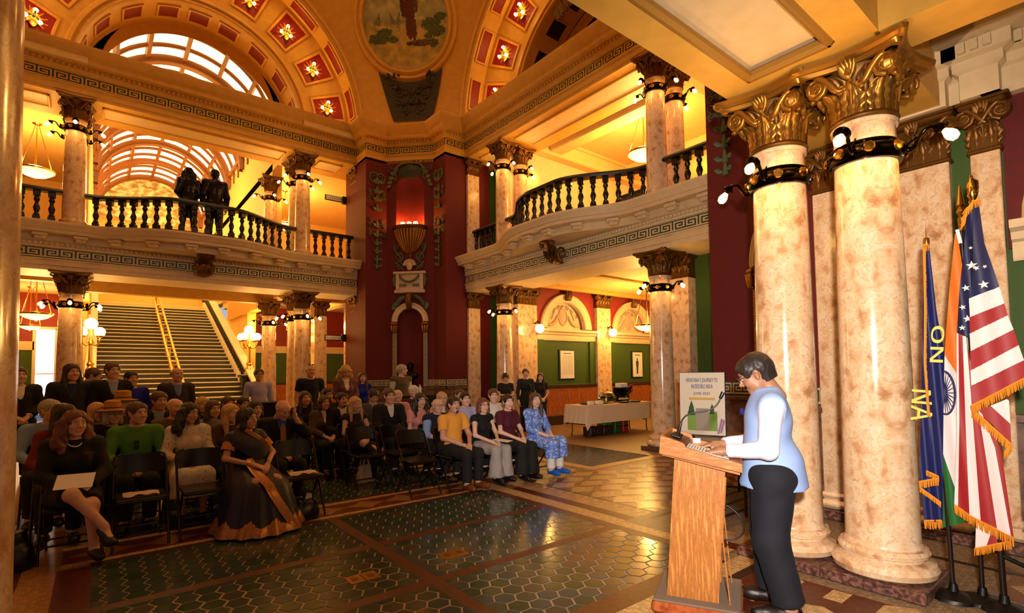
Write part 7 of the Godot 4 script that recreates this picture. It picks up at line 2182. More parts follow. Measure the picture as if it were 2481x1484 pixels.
		if "looking down" in r[0]: d.look = [-0.1, 0.5, 0]
		if "glasses" in r[0]: d.glasses = true
		if "bearded" in r[0]: d.beard = "dark"
		var p := sitter(r[0], d)
		if "navy vest" in r[0]: obj("vest", cloth("vest", joints("sit", false), false, 0.022).mesh(), dye(Color(0.04, 0.07, 0.16)), p)
		if "straw hat" in r[0]:
			m = MB.new(); m.lathe(P([0.1, 0.04, 0.165, 0.035, 0.17, 0.045, 0.1, 0.055, 0.094, 0.09, 0.09, 0.16, 0.06, 0.175, 0, 0.165]), 24, V(0, 0.02, -0.015), 1, 1.1)
			var hat := obj("hat", m, dye(Color(0.72, 0.5, 0.24), 0.9), p); hat.transform = p.get_meta("head")
			m = MB.new(); m.lathe(P([0.097, 0.078, 0.097, 0.105]), 24, V(0, 0.0, -0.015), 1, 1.1); obj("hat_band", m, dye(BLACK), hat)
	# bald man with his hand on his forehead; blonde in black boots
	var bm := sitter("bald man in a navy suit and patterned tie, hand on his forehead", {who = "bald man in the navy suit", at = [1.84, -6.95], h = 1.29, pose = "sit_brow", hair = ["none", "grey"], skin = 0, cell = 0.018, hcell = 0.0056, look = [0.35, 0.5, 0], hdl = V(-0.15, 0.95, -0.1), hul = V(-1, 0, -0.4), wear = [["jacket", Color(0.03, 0.04, 0.11)], ["shirt", Color(0.2, 0.34, 0.75)], ["trousers", Color(0.03, 0.035, 0.08)]]})
	m = MB.new(); m.box(V(0, 0.98, 0.062), V(0.04, 0.05, 0.02), 0.008); m.box(V(0, 0.83, 0.09), V(0.07, 0.28, 0.012), 0.004, Basis(V(1, 0, 0), -0.12)); obj("necktie", m, dye(Color(0.6, 0.4, 0.22)), bm)
	sitter("blonde woman in a sleeveless grey dress and black boots with crossed legs", {who = "blonde woman in boots", at = [3.08, -7.6], h = 1.23, f = true, pose = "sit_cross", turn = 0.1, hair = ["long", "blond"], skin = 0, cell = 0.018, hcell = 0.0056, wear = [["sleeveless", Color(0.13, 0.1, 0.12)], ["skirt", BLACK], ["boots", Color(0.02, 0.02, 0.02)]], shoes = false})

func floral() -> void:
	var r := RandomNumberGenerator.new(); r.seed = 3
	for q in [["floral", Color(0.86, 0.83, 0.76), [Color(0.85, 0.35, 0.4), Color(0.9, 0.45, 0.15), Color(0.4, 0.5, 0.3), Color(0.75, 0.55, 0.6)], 60], ["kurta_print", Color(0.36, 0.5, 0.84), [Color(0.85, 0.88, 0.95), Color(0.8, 0.85, 0.95)], 150]]:
		var im := Image.create(256, 256, false, Image.FORMAT_RGB8); im.fill(q[1])
		for k in q[3]:
			var c := Vector2(r.randf() * 256, r.randf() * 256); var col: Color = q[2][r.randi() % q[2].size()]
			for p in 6:
				var e := c + Vector2.from_angle(r.randf() * TAU) * 5.0
				var s := r.randi_range(3, 6)
				im.fill_rect(Rect2i(int(e.x), int(e.y), s, s), col)
		textured(M(q[0], Color.WHITE, 0.85), ImageTexture.create_from_image(im), V(2.2, 2.2, 2.2), false)

func sari_woman() -> void:
	chair(1.28, -6.15, "brown folding chair under the woman in the navy sari")
	var J := joints("sit", true)
	J.ell = V(0.29, 0.78, 0.04); J.elr = V(-0.29, 0.78, 0.04); J.wrl = V(0.09, 0.68, 0.27); J.wrr = V(-0.09, 0.7, 0.26)
	var navy := dye(Color(0.035, 0.04, 0.16), 0.55)
	var sp := textured(M("sari_sequins", Color(1, 1, 1), 0.5), noise(0.12, 77, [0.0, Color(0.025, 0.028, 0.13), 0.9, Color(0.035, 0.038, 0.15), 0.94, Color(0.8, 0.6, 0.36), 1.0, Color(0.95, 0.8, 0.55)], 512, 0.0, 1), V(1.6, 1.6, 1.6), false)
	var gold := textured(M("sari_gold", Color(1, 1, 1), 0.35, 0.5), noise(0.09, 78, [0.0, Color(0.3, 0.16, 0.07), 0.5, Color(0.66, 0.42, 0.2), 1.0, Color(0.98, 0.8, 0.5)], 256, 10.0), V(4, 4, 4), false)
	var t := person("woman with dark bobbed hair in a navy sari with broad gold sequin borders", {pose = "sit_sari", J = J, at = [1.28, -6.1], h = 1.23, f = true, stout = 1.2, turn = 0.3, cell = 0.016, hcell = 0.0052, big = 1.02, look = [0.35, 0.02, 0.05], hair = ["bob", "dark"], skin = 1, wear = [["tee", sp]]}, "seated audience")
	# draped skirt down to the floor
	var R := []; var hem := []
	var rows := [[0.78, 0.2, 0.17, -0.03], [0.66, 0.25, 0.25, 0.05], [0.57, 0.29, 0.33, 0.15], [0.5, 0.33, 0.37, 0.2], [0.36, 0.37, 0.38, 0.23], [0.2, 0.42, 0.42, 0.24], [0.08, 0.46, 0.46, 0.25], [0.0, 0.49, 0.49, 0.25]]
	for i in rows.size():
		var q = rows[i]
		var r := PackedVector3Array()
		for k in 73:
			var a := TAU * k / 72
			var w := 1.0 + 0.028 * sin(a * 13.0 + sin(a * 3.0) * 2.0) * i / 4.0
			r.append(V(cos(a) * q[1] * w, q[0] - 0.03, q[3] + sin(a) * q[2] * w))
		R.append(r)
	var m := MB.new(); m.rings(R); obj("skirt", m, sp, t)
	m = MB.new(); hem = [R[5].duplicate(), R[6].duplicate(), R[7].duplicate()]
	for r in hem:
		for k in r.size():
			r[k] = V(r[k].x, r[k].y, r[k].z - 0.245) * 1.02 + V(0, 0.0, 0.245)
			if r == hem[0]: r[k].y -= 0.055 + 0.03 * sin(k * 0.9)
	m.rings(hem); obj("hem_border", m, gold, t)
	# border running from the waist to the hem, the drape across the chest and shoulder
	var band := func(pts: Array, w: float, dir: Vector3) -> MB:
		var rr := []
		for p in pts:
			var rg := PackedVector3Array()
			for k in 5: rg.append(p + dir * w * (k - 2) / 2.0 + V(0, 0, 0.008 * sin(k * 2.4)))
			rr.append(rg)
		var o := MB.new(); o.rings(rr); return o
	obj("front_border", band.call([V(-0.1, 0.76, 0.17), V(-0.09, 0.62, 0.36), V(-0.07, 0.5, 0.565), V(-0.02, 0.36, 0.625), V(0.06, 0.2, 0.67), V(0.14, 0.06, 0.7), V(0.17, 0.0, 0.72)], 0.055, V(1, 0.15, 0)), gold, t)
	var dp := []
	for i in 9:
		var f := i / 8.0
		var r := PackedVector3Array()
		for k in 7:
			var e := (k - 3) / 3.0
			var c := V(lerpf(0.17, -0.2, f), lerpf(0.72, 1.045, f), 0.0)
			var pp := c + V(0.6, 0.8, 0) * e * 0.11
			pp.z = -0.06 + 0.2 * sqrt(maxf(0.05, 1.0 - pow(pp.x / 0.26, 2))) * (1.0 if pp.y < 0.95 else 1.0 - (pp.y - 0.95) * 5.0) + 0.022
			r.append(pp)
		dp.append(r)
	m = MB.new(); m.rings(dp); obj("drape", m, navy, t)
	obj("drape_border", band.call([dp[0][6], dp[2][6], dp[4][6], dp[6][6], dp[8][6]], 0.045, V(0.6, 0.8, 0.1)), gold, t)
	for s in [-1, 1]:
		m = MB.new(); var p: Vector3 = (J.shl if s > 0 else J.shr).lerp(J.ell if s > 0 else J.elr, 0.5); var d: Vector3 = (p - (J.shl if s > 0 else J.shr)).normalized()
		m.tube([p - d * 0.05, p + d * 0.05], 0.078, 14, false); obj("sleeve_border", m, gold, t)
		m = MB.new(); p = (J.wrl if s > 0 else J.wrr); d = (p - (J.ell if s > 0 else J.elr)).normalized()
		for k in 3: m.tube([p - d * (0.02 + 0.014 * k), p - d * (0.028 + 0.014 * k)], 0.038, 14, false)
		obj("bangles", m, mt["brass"], t)
	m = MB.new(); m.lathe(P([0, -0.008, 0.006, 0, 0, 0.008]), 8, V(0, 0.07, 0.098)); obj("forehead_jewel", m, mt["brass"], t).transform = t.get_meta("head")

func standing_people() -> void:
	for r in [
		["long haired man in a black jacket over a blue shirt standing left of the stairs", -0.29, -10.3, 1.79, 0, "stand", ["side", "dark"], 1, [["jacket", BLACK], ["shirt", Color(0.04, 0.1, 0.3)]]],
		["man standing at the left edge in a dark jacket, half hidden by the near column", -0.92, -10.9, 1.75, 0, "stand_fold", ["short", "brown"], 0, [["jacket", Color(0.04, 0.04, 0.045)], ["shirt", WHITE]]],
		["man in a red checked shirt bending behind the two standing men in black jackets", -0.05, -11.4, 1.73, 0, "stand", ["short", "brown"], 0, [["shirt", Color(0.45, 0.08, 0.08)]]],
		["standing man in a black jacket over a pale blue shirt, left of the bright blue shirt", 0.2, -10.4, 1.81, 0, "stand", ["short", "brown"], 0, [["jacket", BLACK], ["shirt", Color(0.5, 0.58, 0.72)]]],
		["standing person in a bright blue sweatshirt with hands clasped", 0.45, -10.5, 1.67, 0, "stand_fold", ["short", "dark"], 1, [["sweater", Color(0.01, 0.07, 0.62)]]],
		["blonde woman mostly hidden left of the bright blue sweatshirt", 0.31, -11.6, 1.58, 1, "stand", ["long", "blond"], 0, [["sweater", Color(0.2, 0.16, 0.14)]]],
		["balding man in a plum grey jacket standing before the stairs", 1.08, -10.5, 1.73, 0, "stand", ["fringe", "brown"], 1, [["jacket", Color(0.16, 0.12, 0.17)], ["shirt", Color(0.4, 0.45, 0.65)]]],
		["man with glasses in a lavender shirt standing beside the right stair pedestal", 2.6, -11.5, 1.71, 0, "stand", ["short", "brown"], 0, [["rolled", Color(0.66, 0.63, 0.84)]]],
		["man in a short sleeved navy shirt with sunglasses pushed up on his head", 3.35, -10.6, 1.78, 0, "stand", ["none", "brown"], 0, [["tee", Color(0.02, 0.07, 0.18)]]],
		["fair haired woman in a mauve cardigan over white looking down at her hands", 4.1, -10.7, 1.76, 1, "stand_fold", ["wavy", "blond"], 0, [["jacket", Color(0.42, 0.26, 0.3)], ["tee", WHITE]]],
		["young woman in a blue T-shirt standing by the red corner pier", 4.85, -11.6, 1.61, 1, "stand", ["long", "brown"], 0, [["tee", Color(0.02, 0.1, 0.6)]]],
		["grey haired man in a tan quilted vest over a checked shirt by the niche", 5.65, -11.2, 1.79, 0, "stand", ["short", "grey"], 0, [["rolled", Color(0.7, 0.72, 0.7)], ["vest", Color(0.33, 0.27, 0.19)]]],
		["young woman in dark grey looking at her phone, left of the caterers in aprons", 8.0, -10.2, 1.55, 1, "stand_phone", ["bun", "dark"], 0, [["tee", Color(0.06, 0.055, 0.05)], ["apron", BLACK]]],
		["woman in a teal cardigan and black apron standing by the marble pilaster", 8.75, -10.3, 1.66, 1, "stand", ["bun", "brown"], 0, [["sweater", Color(0.08, 0.14, 0.15)], ["apron", Color(0.02, 0.02, 0.022)]]],
		["dark haired woman in black with an apron, rightmost of the three caterers", 9.35, -10.4, 1.545, 1, "stand_fold", ["long", "dark"], 0, [["tee", BLACK], ["apron", Color(0.025, 0.02, 0.02)]]]]:
		var q := {at = [r[1], r[2]], h = r[3], f = r[4] == 1, pose = r[5], hair = r[6], skin = r[7], wear = r[8]}
		q.wear.append(["trousers", Color(0.03, 0.035, 0.07)])
		var yaw := atan2(3.4 - r[1], -2.0 - r[2])
		q.turn = yaw * 0.7; q.look = [yaw * 0.3 + rng.randf_range(-0.1, 0.1), 0.0, 0.0]
		if "looking" in r[0]: q.look[1] = 0.5
		if "bending" in r[0]: q.look = [1.0, 0.4, 0]
		if "niche" in r[0]: q.look = [1.2, 0, 0]; q.turn = 0.1
		if "glasses in" in r[0]: q.glasses = true
		if "sweatshirt with" in r[0]: q.stout = 1.25
		var p := person(r[0], q, "standing onlookers")
		if "sunglasses" in r[0]:
			var m := MB.new()
			for s in [-1, 1]: m.box(V(s * 0.034, 0.125, 0.03), V(0.055, 0.02, 0.04), 0.008)
			obj("sunglasses", m, mt["black_metal"], p).transform = p.get_meta("head")
		if "phone" in r[0]:
			var m := MB.new(); m.box(p.position + p.transform.basis * V(0, 1.19, 0.33), V(0.08, 0.015, 0.15), 0.004, p.transform.basis.orthonormalized())
			tag(obj("phone", m, mt["black_metal"]), "dark phone in the hands of the young woman in dark grey", "phone")

func speaker() -> void:
	var J := joints("stand", false)
	J.pel = V(0, 0.93, -0.02); J.wai = V(0, 1.08, 0.015); J.che = V(0, 1.27, 0.0); J.nek = V(0, 1.43, 0.0); J.hed = V(0, 1.575, 0.075)
	for s in [1, -1]:
		var k := "l" if s > 0 else "r"
		J["sh" + k] = V(s * 0.185, 1.37, -0.01); J["el" + k] = V(s * 0.27, 1.1, 0.03); J["wr" + k] = V(s * 0.13, 1.075, 0.3); J["hp" + k] = V(s * 0.1, 0.9, -0.01); J["kn" + k] = V(s * 0.12, 0.5, 0.02)
		J["an" + k] = V(s * 0.12, 0.09, -0.04 - 0.04 * s); J["to" + k] = V(s * 0.15, 0.045, 0.13 - 0.04 * s)
	J.wrl = V(0.16, 1.07, 0.27)
	var q := {pose = "stand_speaker", J = J, at = [3.52, -1.64], h = 1.74, turn = -2.62, stout = 1.3, cell = 0.0125, hcell = 0.0042, bend = 0.35, skin = 2, hair = ["short", "dark"], look = [0.0, 0.5, 0.0], big = 1.04, hdl = V(-0.15, -0.12, 1), hdr = V(0.2, -0.12, 1), glasses = true, rim = mt["steel"],
		wear = [["shirt", Color(0.86, 0.83, 0.9)], ["trousers", Color(0.03, 0.035, 0.085)]], shoe = Color(0.1, 0.035, 0.02)}
	var t := person("man with glasses in a pale blue waistcoat, white sleeves and navy trousers reading at the lectern", q)
	var st := 1.25
	var b := torso(J, false, 0.032, st)
	b[3] = bone(J.pel + V(0, 0.04, 0), J.pel - V(0, 0.1, 0.0), 0.2, 0.225, 0.95, 0.06, true)
	for s in [1, -1]: b.append(bone(J["shl" if s > 0 else "shr"] + V(s * 0.075, -0.03, 0), J["ell" if s > 0 else "elr"] + V(0, 0.05, 0), 0.085, 0.09, 1.0, 0.012, false, true))
	b.append(bone(J.pel + V(0.215, -0.1, -0.02), J.pel + V(0.24, 0.03, -0.02), 0.02, 0.006, 1.0, 0.004, false, true))
	obj("waistcoat", field(b, 0.012, [[V(0, 1, 0.1).normalized(), J.nek.y + 0.055]], 0.003, 22.0), dye(Color(0.56, 0.66, 0.86), 0.8), t)
	var m := MB.new(); m.box(V(0.1, 1.33, 0.165), V(0.05, 0.045, 0.025), 0.01, Basis(V(0, 0, 1), 0.3)); obj("pocket_square", m, dye(Color(0.04, 0.08, 0.4)), t)

func statues() -> void:
	# bronze couple seen from behind on the balcony
	for r in [["bronze statue of a woman seen from behind on the balcony", 1.72, true, "wavy", 1.83], ["bronze statue of a man in a suit seen from behind on the balcony", 2.3, false, "short", 1.92]]:
		var t := person(r[0], {pose = "stand_fold" if r[2] else "stand", f = r[2], at = [r[1], -15.1], y = FL2, h = r[4], turn = PI, hair = [r[3], "dark"], cell = 0.024, wear = [["jacket", BLACK], ["skirt" if r[2] else "trousers", BLACK]]})
		t.name = "bronze_statue"; t.set_meta("category", "statue")
		for c in t.get_children(): c.material_override = mt["statue_bronze"]
	var b := field([bone(V(0, 0.1, 0), V(0, 0.16, 0), 0.1, 0.07, 1.0, 0.03), bone(V(-0.15, 0.3, 0), V(0.15, 0.3, 0), 0.09, 0.09, 0.8, 0.06), bone(V(0, 0.2, 0), V(0, 0.36, 0), 0.11, 0.1, 0.8, 0.06), bone(V(0, 0.36, 0), V(0, 0.46, 0.01), 0.06, 0.05, 1.0, 0.03)], 0.014)
	b.add(head_mesh(false, 0.0068), Transform3D(Basis.IDENTITY, V(0, 0.56, 0.03))); b.add(hair_mesh("short"), Transform3D(Basis.IDENTITY, V(0, 0.56, 0.03)))
	b.lathe(P([0.0, 0.0, 0.13, 0.0, 0.13, 0.05, 0.09, 0.09, 0.06, 0.12, 0, 0.12]), 16)
	b.c.fill(Color.WHITE)
	var o := obj("bronze_bust", b, mt["statue_bronze"]); o.position = V(7.42, 1.2, -14.12); o.rotation.y = -PI / 4
	tag(o, "dark bronze bust standing in the lower red niche", "bust")

# ---- lectern, flags, tables, bags ----
func furniture() -> void:
	lectern(); flags(); poster_table(); buffet()
	for q in [[2.12, -10.05, 0.95, "low black draped table on the left behind the audience"], [5.5, -10.25, 1.0, "black draped table under the red niche behind the audience"]]:
		var t := thing("draped_table", q[3], "table", V(q[0], 0, q[1]))
		drape(t, q[2], 0.5, 1.1, 1.08, "black_cloth", dye(Color(0.012, 0.012, 0.013), 0.9))
	var m := MB.new(); m.lathe(P([0, 0, 0.033, 0, 0.034, 0.02, 0.031, 0.06, 0.034, 0.1, 0.034, 0.14, 0.015, 0.18, 0.013, 0.19, 0.016, 0.2, 0.016, 0.22, 0, 0.22]), 14)
	var wb := obj("water_bottle", m, M("bottle_plastic", Color(0.75, 0.8, 0.82), 0.2)); wb.position = V(5.56, 1.115, -10.15)
	tag(wb, "clear water bottle on the black table under the niche", "bottle")
	# bags and small things by the chairs
	bag("black leather handbag with a white sheet poking out, on the floor at the far left", V(-0.62, 0, -5.95), 0.44, 0.36, 0.2, Color(0.02, 0.02, 0.022), true)
	bag("cream tote bag on the floor by the blonde woman's boots", V(3.1, 0, -7.28), 0.3, 0.3, 0.12, Color(0.72, 0.64, 0.5), false)
	bag("small black handbag on the floor right of the navy sari", V(1.82, 0, -5.88), 0.24, 0.26, 0.12, Color(0.02, 0.02, 0.022), true)
	bag("black handbag between the maroon blouse and the blue kurta", V(5.14, 0, -5.98), 0.2, 0.26, 0.1, Color(0.015, 0.015, 0.018), false)
	for q in [[0.36, "crumpled white cloth lying on an empty front row chair"], [1.86, "white and dark folded thing lying on the chair right of the navy sari"]]:
		var R := []
		for i in 7:
			var r := PackedVector3Array()
			for j in 11: r.append(V((j - 5) * 0.028, 0.012 + 0.016 * sin(i * 1.7 + j * 0.9) * sin(j * 0.5 + i) + 0.02 * (1 - pow(absf(j - 5) / 5.0, 3)) * (1 - pow(absf(i - 3) / 3.0, 3)), (i - 3) * 0.032))
			R.append(r)
		var lo := []
		for r in R:
			var w := PackedVector3Array()
			for p in r: w.append(V(p.x, 0.002, p.z))
			lo.append(w)
		m = MB.new(); m.rings(R); m.rings(lo)
		var o := obj("folded_cloth", m, mt["linen"]); o.position = V(q[0], 0.459, -6.14); tag(o, q[1], "cloth")

func bag(label: String, at: Vector3, w: float, h: float, d: float, c: Color, sheet: bool) -> void:
	var t := thing("handbag", label, "bag", at, 0.25)
	var b := field([bone(V(-w * 0.36, 0.05, 0), V(w * 0.36, 0.05, 0), d * 0.5, d * 0.5, 1.0, 0.04), bone(V(-w * 0.3, h * 0.75, 0), V(w * 0.3, h * 0.75, 0), d * 0.36, d * 0.36, 1.0, 0.08), bone(V(-w * 0.34, h * 0.4, 0), V(w * 0.34, h * 0.4, 0), d * 0.48, d * 0.48, 1.0, 0.06)], 0.016, [[V(0, -1, 0), 0.0], [V(0, 1, 0), h * 0.9]], 0.004, 40.0)
	obj("body", b, dye(c, 0.35), t)
	for s in [-1, 1]:
		var m := MB.new(); m.tube(bezier(V(-w * 0.25, h * 0.8, s * d * 0.3), V(-w * 0.2, h * 1.5, s * d * 0.5), V(w * 0.2, h * 1.5, s * d * 0.5), V(w * 0.25, h * 0.8, s * d * 0.3)), 0.008, 6); obj("handle", m, dye(c, 0.35), t)
	if sheet:
		var m := MB.new(); m.box(V(w * 0.12, h * 0.9, 0), V(w * 0.3, h * 0.4, 0.004), 0.0, Basis(V(0, 0, 1), -0.4)); obj("paper", m, mt["paper"], t)

func drape(t: Node3D, w: float, d: float, h: float, drop: float, called: String, mat: Material, corner := 0.0) -> void:   # cloth over a table top
	var m := MB.new()
	m.box(V(0, h - 0.006, 0), V(w, 0.012, d), 0.005)
	var pts := []
	var pr := [[w / 2, d / 2], [-w / 2, d / 2], [-w / 2, -d / 2], [w / 2, -d / 2]]
	for k in 4:
		var a := Vector2(pr[k][0], pr[k][1]); var b := Vector2(pr[(k + 1) % 4][0], pr[(k + 1) % 4][1])
		for j in 16: pts.append([a.lerp(b, j / 16.0), minf(j, 16 - j) / 16.0])
	var R := []
	for i in 6:
		var r := PackedVector3Array()
		for k in pts.size() + 1:
			var q = pts[k % pts.size()]
			var n: Vector2 = q[0].normalized() if corner > 0.0 and q[1] < 0.08 else Vector2(signf(q[0].x) if absf(absf(q[0].x) - w / 2) < 1e-4 else 0.0, signf(q[0].y) if absf(absf(q[0].y) - d / 2) < 1e-4 else 0.0).normalized()
			var f := i / 5.0
			var p: Vector2 = q[0] + n * (0.01 + 0.05 * f + 0.018 * f * sin(k * 1.9))
			r.append(V(p.x, h - f * (drop + (corner if q[1] < 0.03 else 0.0)), p.y))
		R.append(r)
	m.rings(R)
	obj(called, m, mat, t)

func lectern() -> void:
	var t := thing("lectern", "slanted oak lectern on a carpeted base with a gooseneck microphone", "lectern", V(3.23, 0, -2.04), -2.673)
	var m := MB.new(); m.box(V(0, 0.05, -0.025), V(0.58, 0.08, 0.55), 0.02); obj("base", m, textured(M("base_marble", Color(0.75, 0.4, 0.2), 0.3), noise(0.03, 55, [0.0, Color(0.6, 0.5, 0.4), 0.6, Color(0.9, 0.85, 0.8), 1.0, Color(1, 1, 1)], 256, 20.0), V(2, 2, 2)), t)
	m = MB.new(); m.box(V(0, 0.095, -0.025), V(0.56, 0.016, 0.53), 0.006); obj("carpet", m, textured(M("carpet_grey", Color(0.55, 0.46, 0.38), 0.95), noise(0.3, 56, [0.0, Color(0.7, 0.7, 0.7), 1.0, Color(1, 1, 1)], 256), V(3, 3, 3)), t)
	var pan := func(poly: Array, x: float, th: float) -> MB:
		var o := MB.new(); var p := PackedVector2Array()
		for q in poly: p.append(Vector2(q[0], q[1]))
		o.prism(p, -th / 2, th / 2, Transform3D(Basis(V(0, 0, 1), V(1, 0, 0), V(0, 1, 0)), V(x, 0, 0)))
		return o
	for s in [-0.18, 0.18]:
		obj("side_panel", pan.call([[0.16, 0.103], [0.088, 1.03], [-0.225, 0.955], [-0.16, 0.103]], s, 0.022), mt["oak"], t)
		var e := MB.new(); e.box(V(s + (0.012 if s > 0 else -0.012), 0.53, -0.195), V(0.004, 0.86, 0.008), 0.0, Basis(V(1, 0, 0), 0.076)); obj("edge_band", e, mt["oak_flat"], t)
	m = MB.new(); m.box(V(0, 0.55, 0.108), V(0.34, 0.9, 0.02), 0.0, Basis(V(1, 0, 0), -0.078)); obj("front_panel", m, mt["oak"], t)
	m = MB.new(); m.box(V(0, 0.62, -0.05), V(0.34, 0.02, 0.24)); obj("shelf", m, mt["oak_flat"], t)
	var sp := [[0.177, 1.045], [0.165, 1.165], [0.03, 1.122], [0.016, 1.112], [0.008, 1.092], [-0.32, 1.005], [-0.325, 0.952]]
	for s in [-0.25, 0.25]: obj("top_side", pan.call(sp, s, 0.022), mt["oak_flat"], t)
	obj("top_floor", pan.call([[0.165, 1.03], [0.165, 1.05], [-0.31, 0.975], [-0.31, 0.93]], 0.0, 0.46), mt["oak_flat"], t)
	obj("top_front", pan.call([[0.177, 1.045], [0.165, 1.165], [0.148, 1.16], [0.155, 1.045]], 0.0, 0.48), mt["oak_flat"], t)
	obj("mic_shelf", pan.call([[0.15, 1.12], [0.15, 1.135], [0.03, 1.098], [0.02, 1.06], [0.01, 1.06], [0.02, 1.085]], 0.0, 0.48), dye(Color(0.36, 0.2, 0.09), 0.5), t)
	obj("book_ledge", pan.call([[-0.31, 0.975], [-0.31, 1.0], [-0.325, 0.998], [-0.325, 0.95]], 0.0, 0.48), mt["oak_flat"], t)
	var mic := thing("microphone", "black gooseneck microphone bending from the lectern shelf towards the speaker", "microphone")
	mic.transform = t.transform
	m = MB.new(); m.box(V(0, 1.138, 0.09), V(0.14, 0.02, 0.07), 0.006, Basis(V(1, 0, 0), -0.3)); obj("base", m, mt["black_metal"], mic)
	m = MB.new(); m.tube([V(0, 1.14, 0.085), V(0, 1.2, 0.07), V(0, 1.23, 0.06)], [0.014, 0.011, 0.008], 8); m.tube(bezier(V(0, 1.22, 0.064), V(0, 1.36, 0.02), V(-0.02, 1.24, -0.14), V(-0.03, 1.4, -0.2), 14), 0.0055, 7); obj("gooseneck", m, mt["black_metal"], mic)
	m = MB.new(); m.tube([V(-0.03, 1.395, -0.197), V(-0.032, 1.44, -0.217)], [0.011, 0.014], 10); obj("capsule", m, mt["black_metal"], mic)
	m = MB.new(); m.tube(bezier(V(0.06, 1.16, 0.12), V(0.1, 1.1, 0.3), V(-0.5, 0.95, 0.25), V(-0.55, 1.02, 0.0)), 0.005, 6)
	m = MB.new(); m.box(V(0.04, 1.047, -0.1), V(0.215, 0.003, 0.28), 0.0, Basis(V(1, 0, 0), -0.24) * Basis(V(0, 1, 0), 0.1))
	for k in 14: m.box(V(0.04, 1.0505 + 0.0023 * (7 - k) * 0.0, -0.1) + Basis(V(1, 0, 0), -0.24) * V(0, 0.0005, (7 - k) * 0.017), V(0.0, 0.0, 0.0))
	var pp := obj("speech_paper", m, mt["paper"]); pp.transform = t.transform; tag(pp, "white printed speech lying on the lectern under the speaker's hands", "paper")
	var ln := MB.new()
	for k in 13: ln.box(V(0.045, 1.049, -0.1) + Basis(V(1, 0, 0), -0.24) * V(0, 0, (6 - k) * 0.018), V(0.16 - 0.05 * (k % 4 == 3 as int), 0.0012, 0.004), 0.0, Basis(V(1, 0, 0), -0.24))
	obj("text_lines", ln, M("ink_grey", Color(0.2, 0.22, 0.25), 0.7), pp)
	m = MB.new(); m.tube([V(-0.1, 1.045, -0.12), V(-0.16, 1.05, -0.09)], 0.005, 6); var pn := obj("pen", m, mt["black_metal"]); pn.transform = t.transform; tag(pn, "dark pen lying on the speech paper", "pen")
	m = MB.new(); m.box(V(-0.238, 1.075, -0.02), V(0.006, 0.035, 0.05)); obj("stock_label", m, mt["paper"], t)
	m = MB.new(); m.tube(bezier(V(0.16, 0.72, -0.22), V(0.17, 0.66, -0.36), V(0.17, 0.5, -0.36), V(0.17, 0.5, -0.2)), 0.006, 6); obj("cable", m, mt["black_metal"], t)

func ribbon(L: Array, R: Array, z: float, amp: float, wf: float, ph := 0.0, n := 10) -> MB:   # cloth between two edge lines, hanging in folds
	var rr := []
	var steps := 18
	var along := func(A: Array, f: float) -> Vector2:
		var t := f * (A.size() - 1); var i := mini(int(t), A.size() - 2)
		return Vector2(A[i][0], A[i][1]).lerp(Vector2(A[i + 1][0], A[i + 1][1]), t - i)
	for side in [0.0, -0.004]:
		var grid := []
		for i in steps + 1:
			var a: Vector2 = along.call(L, i / float(steps)); var b: Vector2 = along.call(R, i / float(steps))
			var r := PackedVector3Array()
			for j in n + 1:
				var p := a.lerp(b, j / float(n))
				r.append(V(p.x, p.y, z + side + amp * sin(p.x * wf + ph + p.y * 3.0)))
			grid.append(r)
		rr.append(grid)
	var m := MB.new()
	for g in rr: m.rings(g)
	return m
func fringe(t: Node3D, pts: Array, z: float, len_: float, amp: float, wf: float, dir := Vector2(0, -1)) -> void:
	var m := MB.new(); var hd := []
	for i in pts.size() - 1:
		var a := Vector2(pts[i][0], pts[i][1]); var b := Vector2(pts[i + 1][0], pts[i + 1][1])
		var n := maxi(2, int(a.distance_to(b) / 0.0065))
		for k in n:
			var p := a.lerp(b, k / float(n)); var zz := z + 0.003 + amp * sin(p.x * wf + p.y * 3.0)
			var e := p + (dir + Vector2(rng.randf_range(-0.08, 0.08), 0)) * len_ * rng.randf_range(0.9, 1.05)
			m.tube([V(p.x, p.y, zz), V(e.x, e.y, zz + rng.randf_range(-0.004, 0.006))], [0.0034, 0.0026], 4)
			hd.append(V(p.x, p.y, zz))
	m.tube(hd, 0.005, 5)
	var o := obj("fringe", m, dye(Color(0.85, 0.52, 0.06), 0.7), t); o.set_meta("kind", "stuff")

